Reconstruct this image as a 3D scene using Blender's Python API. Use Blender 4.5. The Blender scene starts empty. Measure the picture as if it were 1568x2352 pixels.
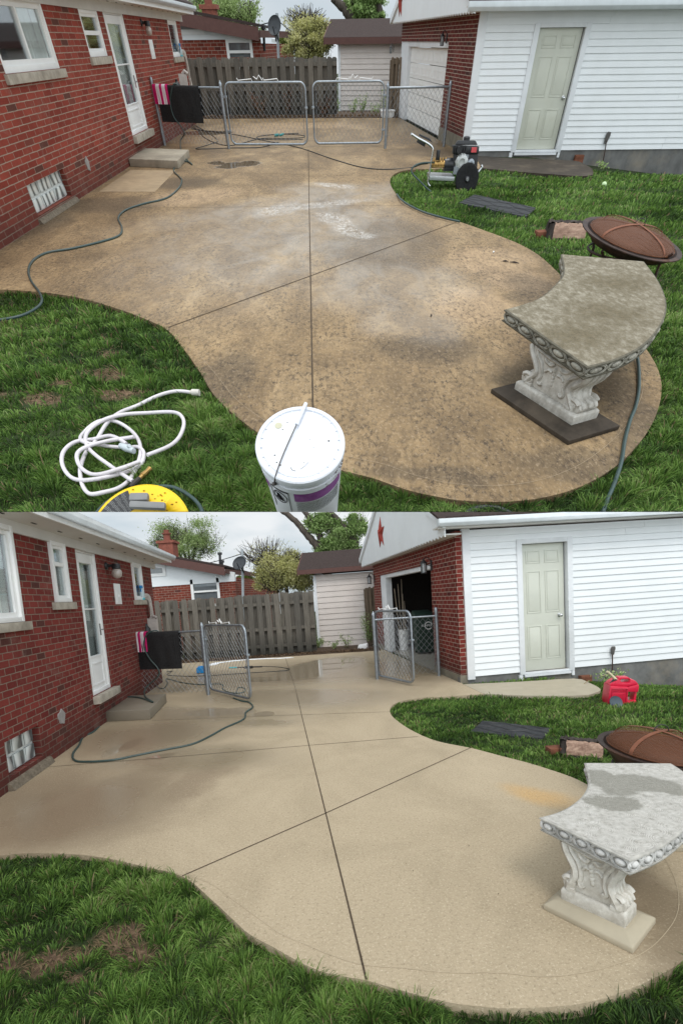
import bpy, bmesh, math, random
import numpy as np
from mathutils import Matrix, Vector, noise as mnoise
random.seed(7); rng = np.random.default_rng(11)
V = np.array
# ------------------------------------------------------------------ camera, sky, sun, exposure
FU, PU, CU = 1066.2, 1480.0, 784.0          # focal length / principal row / principal column of the lens (1568-wide units)
HOR = {'A': 92.0, 'B': 1369.8}              # eye-level row of each yard
ROLL = {'A': .012, 'B': .07}
EYE = 1.65
GIANT = 20.0                                # the upper yard stands far off on its hillside, built this much larger
S = bpy.context.scene
def axes(hor, m):
    t = (PU-hor)/FU
    Z = V([-m, 1, t]); Z = Z/np.linalg.norm(Z)
    fw = V([0, 0, -1.]); Y = fw-fw.dot(Z)*Z; Y = Y/np.linalg.norm(Y)
    return V([np.cross(Y, Z), Y, Z])
RB = axes(HOR['B'], ROLL['B']); RA = axes(HOR['A'], ROLL['A'])
EYEP = Vector((0, 0, EYE))
camrot = Matrix([list(r) for r in RB])
cd = bpy.data.cameras.new('camera'); cam = bpy.data.objects.new('camera', cd); S.collection.objects.link(cam)
cam.matrix_world = Matrix.Translation(EYEP) @ camrot.to_4x4()
cd.sensor_fit = 'AUTO'; cd.sensor_width = 36; cd.lens = FU/2352*36
cd.shift_y = (PU-1176)/2352; cd.clip_start = .05; cd.clip_end = 5000
S.camera = cam
S.render.resolution_x, S.render.resolution_y = 682, 1024
SUN_EL, SUN_AZ = math.radians(52), math.radians(165)     # behind the viewer, soft through cloud
world = bpy.data.worlds.new("World"); S.world = world; world.use_nodes = True
nt = world.node_tree; nt.nodes.clear()
def wn(t, **k):
    n = nt.nodes.new(t)
    for a, b in k.items(): setattr(n, a, b)
    return n
sky = wn('ShaderNodeTexSky', sky_type='NISHITA', sun_disc=False, sun_elevation=SUN_EL, sun_rotation=SUN_AZ)
sky.dust_density = 3
bg1 = wn('ShaderNodeBackground'); bg1.inputs[1].default_value = .10
nt.links.new(sky.outputs[0], bg1.inputs[0])
tc = wn('ShaderNodeTexCoord'); mp = wn('ShaderNodeMapping'); mp.inputs['Scale'].default_value = (1.1, 1.1, 3.6)
nt.links.new(tc.outputs['Generated'], mp.inputs[0])
nz = wn('ShaderNodeTexNoise'); nz.inputs['Scale'].default_value = 2.6; nz.inputs['Detail'].default_value = 5; nz.inputs['Distortion'].default_value = .4
nt.links.new(mp.outputs[0], nz.inputs[0])
rp = wn('ShaderNodeValToRGB'); e = rp.color_ramp.elements
e[0].position = .36; e[0].color = (.52, .63, .70, 1); e[1].position = .60; e[1].color = (.93, .95, .96, 1)
nt.links.new(nz.outputs[0], rp.inputs[0])
bg2 = wn('ShaderNodeBackground'); sx = wn('ShaderNodeSeparateXYZ'); nt.links.new(tc.outputs['Generated'], sx.inputs[0])      # brighter half of sky behind the viewer, added to light the upper walls
mr = wn('ShaderNodeMapRange', interpolation_type='SMOOTHSTEP'); nt.links.new(sx.outputs[1], mr.inputs[0])
for i_, v_ in ((1, .45), (2, -.45), (3, .74), (4, 1.55)): mr.inputs[i_].default_value = v_
nt.links.new(mr.outputs[0], bg2.inputs[1])
nt.links.new(rp.outputs[0], bg2.inputs[0])
mx = wn('ShaderNodeMixShader'); mx.inputs[0].default_value = .9
nt.links.new(bg1.outputs[0], mx.inputs[1]); nt.links.new(bg2.outputs[0], mx.inputs[2])
wo = wn('ShaderNodeOutputWorld'); nt.links.new(mx.outputs[0], wo.inputs[0])
sl = bpy.data.lights.new('sun', 'SUN'); sl.energy = .9; sl.angle = math.radians(20); sl.color = (1, .96, .9)
so = bpy.data.objects.new('sun', sl); S.collection.objects.link(so)
sd = Vector((math.sin(SUN_AZ)*math.cos(SUN_EL), math.cos(SUN_AZ)*math.cos(SUN_EL), math.sin(SUN_EL)))
so.rotation_euler = sd.to_track_quat('Z', 'Y').to_euler()
S.view_settings.view_transform = 'Standard'; S.view_settings.look = 'None'; S.view_settings.exposure = 0.42; S.view_settings.gamma = 1
S.render.engine = 'CYCLES'; S.cycles.max_bounces = 8; S.cycles.transparent_max_bounces = 16
# ------------------------------------------------------------------ the two yards as coordinate frames (metres, Z up, eye at (0,0,EYE))
class Yard:
    def __init__(s, n):
        s.n = n; s.R = RA if n == 'A' else RB
        if n == 'B': s.T = Matrix.Identity(4)
        else:
            M = camrot @ Matrix([list(r) for r in RA]).transposed()
            s.T = Matrix.Translation(EYEP) @ (M.to_4x4()) @ Matrix.Scale(GIANT, 4) @ Matrix.Translation(-EYEP)
    def ray(s, x, y): return s.R @ V([(x-CU)/FU, (PU-y)/FU, -1.])
    def g(s, x, y, z=0.0):
        r = s.ray(x, y); return V([0, 0, EYE])+(z-EYE)/r[2]*r
    def gs(s, pts, z=0.0): return [s.g(x, y, z) for x, y in pts]
    def sc(s, P):
        """metres across and metres up per view unit at a point"""
        c = s.R.T@(V(P, float)-V([0, 0, EYE])); u = s.R.T@V([0, 0, 1.]); zc = -c[2]
        return zc/FU, zc*zc/(FU*(u[1]*zc+c[1]*u[2]))
    def aty(s, x, y, Y):
        r = s.ray(x, y); return V([0, 0, EYE])+Y/r[1]*r
YA, YB = Yard('A'), Yard('B')
class Wall:
    """vertical plane through two ground points; u runs along it, z up, o outwards (towards the yard)"""
    def __init__(s, Y, p, q, off=0.):
        s.Y = Y; s.P = V([p[0], p[1], 0.]); d = V([q[0]-p[0], q[1]-p[1], 0.]); s.L = np.linalg.norm(d); s.U = d/s.L
        n = V([s.U[1], -s.U[0], 0.])
        if n.dot(-s.P) < 0: n = -n
        s.N = n; s.P = s.P+n*off
    def shifted(s, off):
        w = Wall.__new__(Wall); w.Y, w.L, w.U, w.N = s.Y, s.L, s.U, s.N; w.P = s.P+s.N*off; return w
    def uz(s, x, y):
        r = s.Y.ray(x, y); o = V([0, 0, EYE]); k = s.N.dot(s.P-o)/s.N.dot(r); P = o+k*r
        return (P-s.P).dot(s.U), P[2]
    def p(s, u, z, o=0.): 
        r = s.P+s.U*u+s.N*o; return V([r[0], r[1], z])
    def rect(s, L, R, T, B):
        return s.uz(*L)[0], s.uz(*R)[0], s.uz(*B)[1], s.uz(*T)[1]
# ------------------------------------------------------------------ mesh builder
def catmull(pts, n=6):
    P = [V(p, float) if not isinstance(p, np.ndarray) else p for p in pts]; out = []
    for i in range(len(P)-1):
        p0 = P[max(i-1, 0)]; p1 = P[i]; p2 = P[i+1]; p3 = P[min(i+2, len(P)-1)]
        for k in range(n):
            t = k/n
            out.append(.5*((2*p1)+(-p0+p2)*t+(2*p0-5*p1+4*p2-p3)*t*t+(-p0+3*p1-3*p2+p3)*t**3))
    out.append(P[-1]); return out
class MB:
    def __init__(s): s.v = []; s.f = []; s.uv = []; s.m = []; s.mi = 0
    def add(s, vs, fs, uvs=None):
        b = len(s.v); s.v += [tuple(float(c) for c in v) for v in vs]
        for i, f in enumerate(fs):
            s.f.append(tuple(b+k for k in f)); s.uv.append(uvs[i] if uvs else None); s.m.append(s.mi)
        return s
    def hexa(s, c):       # 8 corners: bottom 4 ccw, top 4 ccw
        return s.add(c, [(0, 3, 2, 1), (4, 5, 6, 7), (0, 1, 5, 4), (1, 2, 6, 5), (2, 3, 7, 6), (3, 0, 4, 7)])
    def box(s, x0, x1, y0, y1, z0, z1):
        return s.hexa([(x0, y0, z0), (x1, y0, z0), (x1, y1, z0), (x0, y1, z0), (x0, y0, z1), (x1, y0, z1), (x1, y1, z1), (x0, y1, z1)])
    def obox(s, c, ax, ay, az):     # centre, half axes
        c, ax, ay, az = map(lambda a: V(a, float) if not isinstance(a, np.ndarray) else a, (c, ax, ay, az))
        return s.hexa([c-ax-ay-az, c+ax-ay-az, c+ax+ay-az, c-ax+ay-az, c-ax-ay+az, c+ax-ay+az, c+ax+ay+az, c-ax+ay+az])
    def wbox(s, W, u0, u1, z0, z1, o0, o1, du=0.):   # box on a wall; du leans the top
        return s.hexa([W.p(u0, z0, o1), W.p(u1, z0, o1), W.p(u1, z0, o0), W.p(u0, z0, o0), W.p(u0+du, z1, o1), W.p(u1+du, z1, o1), W.p(u1+du, z1, o0), W.p(u0+du, z1, o0)])
    def frame(s, W, u0, u1, z0, z1, w, o0, o1):      # picture frame, w = member width, mitre-free butt joints
        s.wbox(W, u0, u0+w, z0, z1, o0, o1); s.wbox(W, u1-w, u1, z0, z1, o0, o1)
        s.wbox(W, u0+w, u1-w, z1-w, z1, o0, o1-.002); s.wbox(W, u0+w, u1-w, z0, z0+w, o0, o1-.002); return s
    def tube(s, pts, r, n=8, cap=True):
        P = [V(p, float) if not isinstance(p, np.ndarray) else p for p in pts]; N = len(P)
        rs = r if hasattr(r, '__len__') else [r]*N
        T = [P[min(i+1, N-1)]-P[max(i-1, 0)] for i in range(N)]; T = [t/(np.linalg.norm(t)+1e-12) for t in T]
        a = V([0, 0, 1.]) if abs(T[0][2]) < .9 else V([1., 0, 0]); nx = np.cross(T[0], a); nx /= np.linalg.norm(nx)
        vs = []
        for i in range(N):
            nx = nx-T[i]*nx.dot(T[i]); nx /= (np.linalg.norm(nx)+1e-12); ny = np.cross(T[i], nx)
            for k in range(n):
                t = 2*math.pi*k/n; vs.append(P[i]+rs[i]*(math.cos(t)*nx+math.sin(t)*ny))
        fs = [(i*n+k, i*n+(k+1) % n, (i+1)*n+(k+1) % n, (i+1)*n+k) for i in range(N-1) for k in range(n)]
        if cap: fs += [tuple(range(n-1, -1, -1)), tuple((N-1)*n+k for k in range(n))]
        return s.add(vs, fs)
    def lathe(s, c, prof, n=32, M=None, sx=1., sy=1.):      # profile (r,z); M 3x3 orientation
        c = V(c, float); M = np.eye(3) if M is None else M; vs = []; N = len(prof)
        for r, z in prof:
            for k in range(n):
                t = 2*math.pi*k/n; vs.append(c+M@V([r*math.cos(t)*sx, r*math.sin(t)*sy, z]))
        fs = [(i*n+k, i*n+(k+1) % n, (i+1)*n+(k+1) % n, (i+1)*n+k) for i in range(N-1) for k in range(n)]
        fs += [tuple(range(n-1, -1, -1)), tuple((N-1)*n+k for k in range(n))]
        return s.add(vs, fs)
    def ball(s, c, rx, ry, rz, M=None, nu=12, nv=8):
        pr = [(max(math.sin(math.pi*i/nv), .02), -math.cos(math.pi*i/nv)) for i in range(nv+1)]
        M = np.eye(3) if M is None else M
        return s.lathe(c, pr, nu, M@np.diag([rx, ry, rz]))
    def prism(s, poly, z0, z1):     # poly of xy(ccw), z scalars
        n = len(poly); a = sum(poly[i][0]*poly[(i+1) % n][1]-poly[(i+1) % n][0]*poly[i][1] for i in range(n))
        if a < 0: poly = poly[::-1]
        return s.add([(p[0], p[1], z0) for p in poly]+[(p[0], p[1], z1) for p in poly],
                     [tuple(range(n-1, -1, -1)), tuple(range(n, 2*n))]+[(i, (i+1) % n, n+(i+1) % n, n+i) for i in range(n)])
    def extr(s, pts, d):            # planar 3D polygon extruded by vector d
        n = len(pts); d = V(d, float)
        return s.add(list(pts)+[p+d for p in pts], [tuple(range(n-1, -1, -1)), tuple(range(n, 2*n))]+[(i, (i+1) % n, n+(i+1) % n, n+i) for i in range(n)])
    def text(s, body, size, origin, ux, uz, depth=.001, bold=True):
        cu = bpy.data.curves.new('t', 'FONT'); cu.body = body; cu.size = size; cu.extrude = depth; cu.align_x = 'CENTER'; cu.resolution_u = 2
        o = bpy.data.objects.new('t', cu); S.collection.objects.link(o)
        dg = bpy.context.evaluated_depsgraph_get(); me = o.evaluated_get(dg).to_mesh()
        un = np.cross(ux, uz)
        vs = [V(origin, float)+ux*v.co.x+uz*v.co.y+un*v.co.z for v in me.vertices]
        s.add(vs, [tuple(p.vertices) for p in me.polygons]); bpy.data.objects.remove(o); bpy.data.curves.remove(cu); return s
def auto_uv(me):
    """box-mapped UVs in metres, following each face's own horizontal direction"""
    uvl = me.uv_layers.new(name='UVMap')
    for p in me.polygons:
        n = p.normal
        if abs(n.z) > .8: u = Vector((1, 0, 0)); w = Vector((0, 1, 0))
        else: u = Vector((-n.y, n.x, 0)).normalized(); w = n.cross(u); w = w if w.z > 0 else -w
        for li in p.loop_indices:
            c = me.vertices[me.loops[li].vertex_index].co; uvl.data[li].uv = (c.dot(u), c.dot(w))
COL = S.collection
ALL = []
def mesh_obj(name, mb, mats, base, smooth=0, fix=True, bevel=0):
    me = bpy.data.meshes.new(name)
    me.from_pydata([(v[0]-base[0], v[1]-base[1], v[2]-base[2]) for v in mb.v], [], mb.f)
    mats = mats if isinstance(mats, (list, tuple)) else [mats]
    for m in mats: me.materials.append(m)
    for p, mi in zip(me.polygons, mb.m): p.material_index = mi
    if fix or bevel:
        bm = bmesh.new(); bm.from_mesh(me)
        if fix: bmesh.ops.recalc_face_normals(bm, faces=bm.faces)
        if bevel:
            es = [e for e in bm.edges if len(e.link_faces) == 2 and e.calc_face_angle(0) > .6]
            bmesh.ops.bevel(bm, geom=es, offset=bevel, segments=2, profile=.6, affect='EDGES', clamp_overlap=True)
        bm.to_mesh(me); bm.free()
    auto_uv(me)
    if smooth or bevel:
        me.polygons.foreach_set('use_smooth', [True]*len(me.polygons)); me.set_sharp_from_angle(angle=math.radians(smooth or 40))
    o = bpy.data.objects.new(name, me); COL.objects.link(o); ALL.append(o); return o
def props(o, label=None, cat=None, group=None, kind=None):
    if label: o['label'] = label
    if cat: o['category'] = cat
    if group: o['group'] = group
    if kind: o['kind'] = kind
    return o
def place(o, Y, base): o.matrix_world = Y.T @ Matrix.Translation(Vector([float(b) for b in base])); o['_y'] = Y.n
def thing(Y, name, label, cat, base, group=None):
    o = bpy.data.objects.new(name, None); o.empty_display_size = .1; COL.objects.link(o); ALL.append(o)
    o.base = None if False else None
    return o
class Thing:
    def __init__(s, Y, name, label, cat, base, group=None):
        s.Y = Y; s.base = V([float(b) for b in base]); s.o = bpy.data.objects.new(name, None); COL.objects.link(s.o); ALL.append(s.o)
        s.o.empty_display_size = .1; place(s.o, Y, s.base); props(s.o, label, cat, group)
    def part(s, name, mb, mat, parent=None, **k):
        lab = k.pop('label', None)
        o = mesh_obj(name, mb, mat, s.base, **k); o.parent = parent or s.o
        if lab: o['label'] = lab
        return o
def solo(Y, name, mb, mat, label, cat, base=None, group=None, kind=None, **k):
    vs = V(mb.v)
    if base is None: base = V([vs[:, 0].mean(), vs[:, 1].mean(), vs[:, 2].min()])
    o = mesh_obj(name, mb, mat, base, **k); place(o, Y, base); props(o, label, cat, group, kind); return o
# ------------------------------------------------------------------ materials
MATS = {}
class NT:
    def __init__(s, name):
        s.m = bpy.data.materials.new(name); s.m.use_nodes = True; s.t = s.m.node_tree; s.b = s.t.nodes['Principled BSDF']; s.co = None
    def n(s, t, ins=None, **k):
        n = s.t.nodes.new(t)
        for a, b in k.items(): setattr(n, a, b)
        for a, b in (ins or {}).items():
            if isinstance(b, bpy.types.NodeSocket): s.t.links.new(b, n.inputs[a])
            else: n.inputs[a].default_value = b
        return n
    def link(s, a, b): s.t.links.new(a, b)
    def coord(s, which='Object'):
        return s.n('ShaderNodeTexCoord').outputs[which]
    def noise(s, scale, detail=4, rough=.6, vec=None, dist=0.):
        return s.n('ShaderNodeTexNoise', {'Vector': vec or s.coord(), 'Scale': scale, 'Detail': detail, 'Roughness': rough, 'Distortion': dist}).outputs[0]
    def ramp(s, fac, stops):
        r = s.n('ShaderNodeValToRGB', {0: fac}); el = r.color_ramp.elements
        while len(el) < len(stops): el.new(.5)
        for e_, (p, c) in zip(el, stops): e_.position = p; e_.color = (c, c, c, 1) if not hasattr(c, '__len__') else (*c, 1)
        return r.outputs[0]
    def mix(s, f, a, b, mode='MIX'):
        n = s.n('ShaderNodeMix', data_type='RGBA', blend_type=mode)
        for i, x in ((0, f), (6, a), (7, b)):
            if isinstance(x, bpy.types.NodeSocket): s.link(x, n.inputs[i])
            else: n.inputs[i].default_value = x if i == 0 else (*x, 1)
        return n.outputs[2]
    def math(s, op, a, b=0., clamp=False):
        n = s.n('ShaderNodeMath', operation=op, use_clamp=clamp)
        for i, x in ((0, a), (1, b)):
            if isinstance(x, bpy.types.NodeSocket): s.link(x, n.inputs[i])
            else: n.inputs[i].default_value = x
        return n.outputs[0]
    def bump(s, h, strength=.3, dist=.01):
        n = s.n('ShaderNodeBump', {'Height': h, 'Strength': strength, 'Distance': dist}); s.link(n.outputs[0], s.b.inputs['Normal'])
    def set(s, **k):
        for a, x in k.items():
            key = {'color': 'Base Color', 'rough': 'Roughness', 'metal': 'Metallic', 'spec': 'Specular IOR Level', 'trans': 'Transmission Weight', 'alpha': 'Alpha', 'coat': 'Coat Weight'}[a]
            i = s.b.inputs[key]
            if isinstance(x, bpy.types.NodeSocket): s.link(x, i)
            elif hasattr(x, '__len__'): i.default_value = (*x, 1)
            else: i.default_value = x
        return s.m
def simple(name, c, rough=.6, metal=0., var=.12, scale=12, bump=0., dirt=None, dirtamt=.5, spec=None):
    spec = spec if spec is not None else (.5 if rough < .5 else .22)
    if name in MATS: return MATS[name]
    t = NT(name); nz = t.noise(scale, 5)
    lo = tuple(x*(1-var) for x in c); hi = tuple(min(1, x*(1+var)) for x in c)
    col = t.ramp(nz, [(.3, lo), (.7, hi)])
    if dirt:
        d = t.ramp(t.noise(scale*.22, 6, .65), [(.5, 0), (.72, dirtamt)]); col = t.mix(d, col, dirt)
    t.set(color=col, rough=rough, metal=metal, spec=spec)
    if bump: t.bump(t.noise(scale*6, 3), bump, .004)
    MATS[name] = t.m; return t.m
def brick_mat(name, bw, rh, c1, c2, dark, mortar):
    if name in MATS: return MATS[name]
    t = NT(name); uv = t.coord('UV')
    wob = t.n('ShaderNodeTexNoise', {'Vector': uv, 'Scale': 9., 'Detail': 2}).outputs[1]
    off = t.n('ShaderNodeVectorMath', {0: wob, 1: (.5, .5, .5)}, operation='SUBTRACT').outputs[0]
    off = t.n('ShaderNodeVectorMath', {0: off, 'Scale': .008}, operation='SCALE').outputs[0]
    vec = t.n('ShaderNodeVectorMath', {0: uv, 1: off}, operation='ADD').outputs[0]
    br = t.n('ShaderNodeTexBrick', {'Vector': vec, 'Color1': (0, 0, 0, 1), 'Color2': (1, 1, 1, 1), 'Mortar': (.5, .5, .5, 1), 'Scale': 1., 'Mortar Size': .0055, 'Mortar Smooth': .25, 'Bias': 0., 'Brick Width': bw, 'Row Height': rh})
    rnd = br.outputs[0]
    col = t.ramp(rnd, [(0., c1), (.55, c2), (.90, tuple(x*1.15 for x in c2)), (.965, dark)])
    fine = t.noise(70, 4, .7, uv); col = t.mix(.35, col, t.ramp(fine, [(.3, (.3, .3, .3)), (.7, (1.3, 1.2, 1.15))]), 'MULTIPLY')
    big = t.noise(1.3, 4, .6, uv); col = t.mix(.8, col, t.ramp(big, [(.3, (.78, .76, .76)), (.7, (1.1, 1.05, 1.03))]), 'MULTIPLY')
    mo = t.mix(t.ramp(t.noise(6, 4, .7, uv), [(.35, 0.), (.7, .7)]), mortar, tuple(x*.55 for x in mortar))
    col = t.mix(br.outputs[1], col, mo)
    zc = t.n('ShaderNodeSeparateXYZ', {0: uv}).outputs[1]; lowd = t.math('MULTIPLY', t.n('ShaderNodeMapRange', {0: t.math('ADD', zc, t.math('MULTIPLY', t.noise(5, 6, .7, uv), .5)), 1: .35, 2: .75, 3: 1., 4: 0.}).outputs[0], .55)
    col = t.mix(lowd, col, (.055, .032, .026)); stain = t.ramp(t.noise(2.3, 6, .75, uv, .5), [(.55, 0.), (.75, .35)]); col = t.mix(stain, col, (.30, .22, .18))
    t.set(color=col, rough=.8, spec=.2)
    h = t.math('SUBTRACT', t.math('MULTIPLY', fine, .25), br.outputs[1])
    t.bump(h, .8, .006); MATS[name] = t.m; return t.m
def wood_mat(name, c, dark, axis=(40, 40, 2.5), rough=.85, moss=None):
    if name in MATS: return MATS[name]
    t = NT(name); m = t.n('ShaderNodeMapping', {0: t.coord(), 'Scale': axis}).outputs[0]
    g = t.noise(1., 8, .7, m, .6); oi = t.n('ShaderNodeObjectInfo').outputs['Random']
    isl = t.n('ShaderNodeNewGeometry').outputs['Random Per Island']
    col = t.ramp(g, [(.3, dark), (.7, c)])
    col = t.mix(.9, col, t.ramp(isl, [(0, (.62, .62, .62)), (1, (1.18, 1.15, 1.1))]), 'MULTIPLY')
    if moss:
        z = t.n('ShaderNodeSeparateXYZ', {0: t.coord()}).outputs[2]
        f = t.math('MULTIPLY', t.ramp(t.math('ADD', z, t.math('MULTIPLY', g, .5)), [(.35, 1.), (1.15, 0.)]), .8); col = t.mix(f, col, moss)
    t.set(color=col, rough=rough); t.bump(g, .5, .006); MATS[name] = t.m; return t.m
def glass_mat(name, c, rough=.04, spec=.8):
    if name in MATS: return MATS[name]
    t = NT(name); col = t.ramp(t.noise(2.5, 3), [(.3, tuple(x*.6 for x in c)), (.7, c)]); t.set(color=col, rough=rough, spec=spec, coat=.6); MATS[name] = t.m; return t.m
def blob_mask(t, blobs, wob=.25, vec=None, soft=.35):
    """union of noisy ellipses given in yard metres: (x, y, rx, ry, angle)"""
    co = vec or t.coord()
    nzc = t.n('ShaderNodeTexNoise', {'Vector': co, 'Scale': 1.6, 'Detail': 6., 'Roughness': .68}).outputs[1]
    off = t.n('ShaderNodeVectorMath', {0: nzc, 1: (.5, .5, .5)}, operation='SUBTRACT').outputs[0]
    off = t.n('ShaderNodeVectorMath', {0: off, 'Scale': wob*4}, operation='SCALE').outputs[0]
    co = t.n('ShaderNodeVectorMath', {0: co, 1: off}, operation='ADD').outputs[0]
    out = None
    for (x, y, rx, ry, a) in blobs:
        m = t.n('ShaderNodeMapping', {0: co, 'Location': (x, y, 0), 'Rotation': (0, 0, a), 'Scale': (rx, ry, 1000.)}, vector_type='TEXTURE').outputs[0]
        d = t.n('ShaderNodeVectorMath', {0: m}, operation='LENGTH').outputs['Value']
        f = t.n('ShaderNodeMapRange', {0: d, 1: 1.+soft, 2: 1.-soft, 3: 0., 4: 1.}, interpolation_type='SMOOTHSTEP').outputs[0]
        out = f if out is None else t.math('MAXIMUM', out, f)
    return out
def uv_ring(name): pass
# ------------------------------------------------------------------ colours
def house_brick(n, bw, rh):
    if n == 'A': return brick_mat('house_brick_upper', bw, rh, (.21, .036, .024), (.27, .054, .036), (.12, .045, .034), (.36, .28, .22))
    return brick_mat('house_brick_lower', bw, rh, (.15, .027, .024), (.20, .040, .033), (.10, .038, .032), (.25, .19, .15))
def garage_brick(n, bw, rh):
    if n == 'A': return brick_mat('garage_brick_upper', bw, rh, (.10, .017, .014), (.135, .023, .018), (.07, .02, .018), (.44, .37, .30))
    return brick_mat('garage_brick_lower', bw, rh, (.14, .022, .018), (.19, .032, .024), (.10, .022, .02), (.46, .38, .31))
M_brick_far = brick_mat('far_brick', .25, .09, (.16, .035, .022), (.22, .05, .032), (.11, .03, .025), (.40, .34, .28))
M_vinyl = simple('white_vinyl', (.77, .795, .81), .45, var=.03, scale=3, dirt=(.55, .54, .5), dirtamt=.12)
M_trim = simple('white_trim', (.72, .74, .76), .5, var=.05, scale=5, dirt=(.40, .41, .40), dirtamt=.35)
M_white = simple('white_paint', (.82, .82, .81), .4, var=.03, scale=4, dirt=(.6, .58, .54), dirtamt=.15)
M_soffit = simple('soffit_board', (.62, .61, .58), .6, var=.05, scale=3, dirt=(.4, .38, .34), dirtamt=.3)
M_gutter = simple('gutter_metal', (.60, .64, .66), .3, var=.08, scale=4, dirt=(.35, .36, .36), dirtamt=.3)
M_sill = simple('limestone_sill', (.40, .36, .30), .85, var=.22, scale=9, bump=.5, dirt=(.16, .13, .10), dirtamt=.6)
M_found = simple('painted_foundation', (.155, .155, .15), .85, var=.30, scale=4, bump=.6, dirt=(.33, .27, .19), dirtamt=.65)
M_found2 = simple('block_foundation', (.20, .18, .14), .85, var=.25, scale=6, bump=.5)
M_doorgrey = simple('greige_door', (.58, .595, .52), .4, var=.04, scale=3, dirt=(.36, .37, .30), dirtamt=.3)
M_doorgrey_dirty = simple('mossy_door', (.56, .57, .49), .45, var=.05, scale=3, dirt=(.36, .35, .22), dirtamt=.45)
M_galv = simple('galvanised_steel', (.30, .33, .36), .42, .75, var=.2, scale=20)
M_wire = simple('fence_wire', (.27, .28, .29), .5, .4, var=.15, scale=20)
M_black = simple('black_metal', (.018, .018, .02), .45, var=.2)
M_blackpl = simple('black_plastic', (.022, .023, .026), .35, var=.2)
M_chrome = simple('bright_metal', (.62, .63, .64), .22, .9, var=.05)
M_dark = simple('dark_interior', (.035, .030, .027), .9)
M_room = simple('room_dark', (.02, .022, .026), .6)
M_curtain = simple('curtain', (.80, .82, .78), .9, var=.06)
M_curtain2 = simple('net_curtain', (.30, .33, .31), .9, var=.15)
M_bark = wood_mat('bark', (.10, .08, .065), (.03, .025, .02), (14, 14, 3))
M_fence = wood_mat('grey_fence_wood', (.20, .185, .16), (.06, .054, .046), (60, 60, 2.2), moss=(.03, .03, .024))
M_fence2 = wood_mat('brown_fence_wood', (.22, .17, .12), (.09, .065, .045), (60, 60, 2.2))
M_shed = simple('shed_siding', (.66, .60, .56), .6, var=.05, scale=2.5, dirt=(.42, .36, .32), dirtamt=.3)
M_shing = simple('brown_shingles', (.050, .036, .033), .95, var=.35, scale=22, bump=.8)
M_fascia_br = simple('brown_fascia', (.11, .055, .047), .6, var=.1)
M_step = {'A': simple('stained_step', (.34, .30, .235), .8, var=.15, scale=5, bump=.5, dirt=(.11, .095, .075), dirtamt=.75),
          'B': simple('clean_step', (.20, .175, .135), .42, var=.12, scale=4, bump=.4, dirt=(.20, .175, .14), dirtamt=.6)}
M_pink = simple('pink_towel', (.62, .02, .16), .95, var=.06, scale=30, bump=.6)
M_towelw = simple('white_towel', (.80, .76, .80), .95, var=.04, scale=30, bump=.6)
M_rag = simple('grey_rag', (.46, .42, .38), .95, var=.25, scale=20, bump=.8)
M_mat = simple('rubber_mat', (.022, .022, .023), .75, var=.3, scale=40, bump=.6)
M_hose = simple('green_hose', (.035, .065, .062), .38, var=.15, scale=6, dirt=(.11, .12, .11), dirtamt=.35)
M_hoseb = simple('black_hose', (.018, .022, .024), .4, var=.2)
M_hosew = simple('white_hose', (.66, .62, .65), .45, var=.07, scale=20, dirt=(.42, .38, .38), dirtamt=.4)
M_brass = simple('brass', (.42, .26, .09), .35, .8, var=.25)
M_redcan = simple('red_plastic', (.62, .012, .05), .38, var=.05, scale=5)
M_beige = simple('beige_plastic', (.66, .58, .40), .5)
M_rust = simple('rusty_steel', (.10, .038, .018), .55, .25, var=.45, scale=9, bump=.3, dirt=(.22, .085, .025), dirtamt=.8)
M_ruststrap = simple('rust_strap', (.21, .085, .05), .65, .1, var=.2)
M_bowl = simple('bowl_enamel', (.045, .03, .026), .5, .3, var=.4, dirt=(.16, .07, .04), dirtamt=.7)
M_login = wood_mat('split_wood', (.55, .38, .29), (.15, .075, .05), (3, 26, 26), .8)
M_logbark = simple('log_bark', (.055, .045, .04), .95, var=.5, scale=14, bump=1.)
M_oldbrick = simple('old_brick', (.19, .075, .045), .9, var=.3, scale=14, bump=.6)
M_slate = simple('black_paver', (.038, .040, .043), .72, var=.3, scale=16, bump=.5)
M_soil = simple('brown_soil', (.10, .065, .042), .95, var=.45, scale=26, bump=1.)
M_mulch = simple('leaf_mulch', (.085, .058, .04), .95, var=.5, scale=30, bump=1.)
M_suds = simple('soap_suds', (.86, .88, .90), .5, var=.03)
M_yellow = simple('yellow_reel', (.88, .56, .005), .35, var=.04, scale=3, dirt=(.30, .16, .01), dirtamt=.0)
M_greypl = simple('grey_plastic', (.22, .22, .22), .5)
M_purple = simple('purple_print', (.22, .05, .24), .5, var=.2, scale=30, dirt=(.55, .45, .55), dirtamt=.3)
M_pail = simple('white_pail', (.70, .72, .77), .4, var=.03, scale=14, dirt=(.50, .47, .43), dirtamt=.5)
M_tire = simple('tyre_rubber', (.022, .022, .023), .85, var=.3, scale=30, bump=.6)
M_redlabel = simple('red_label', (.65, .10, .11), .5)
M_star = simple('barn_red', (.30, .045, .032), .6, var=.2, scale=8, dirt=(.12, .025, .02), dirtamt=.4)
M_blue = simple('blue_plastic', (.01, .22, .55), .4)
M_aqua = simple('aqua_liquid', (.10, .45, .50), .2)
M_board = simple('brown_board', (.16, .085, .04), .8, var=.1)
M_alu = simple('old_aluminium', (.5, .5, .5), .5, .3)
M_bin = simple('green_bin', (.025, .045, .035), .5)
M_stem = simple('twig', (.16, .12, .085), .9)
M_under = simple('pale_underside', (.75, .76, .76), .9)  # unseen underside of the upper slab, pale so it reflects like sky
M_pvc = simple('grey_pvc', (.33, .36, .38), .5)
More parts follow.
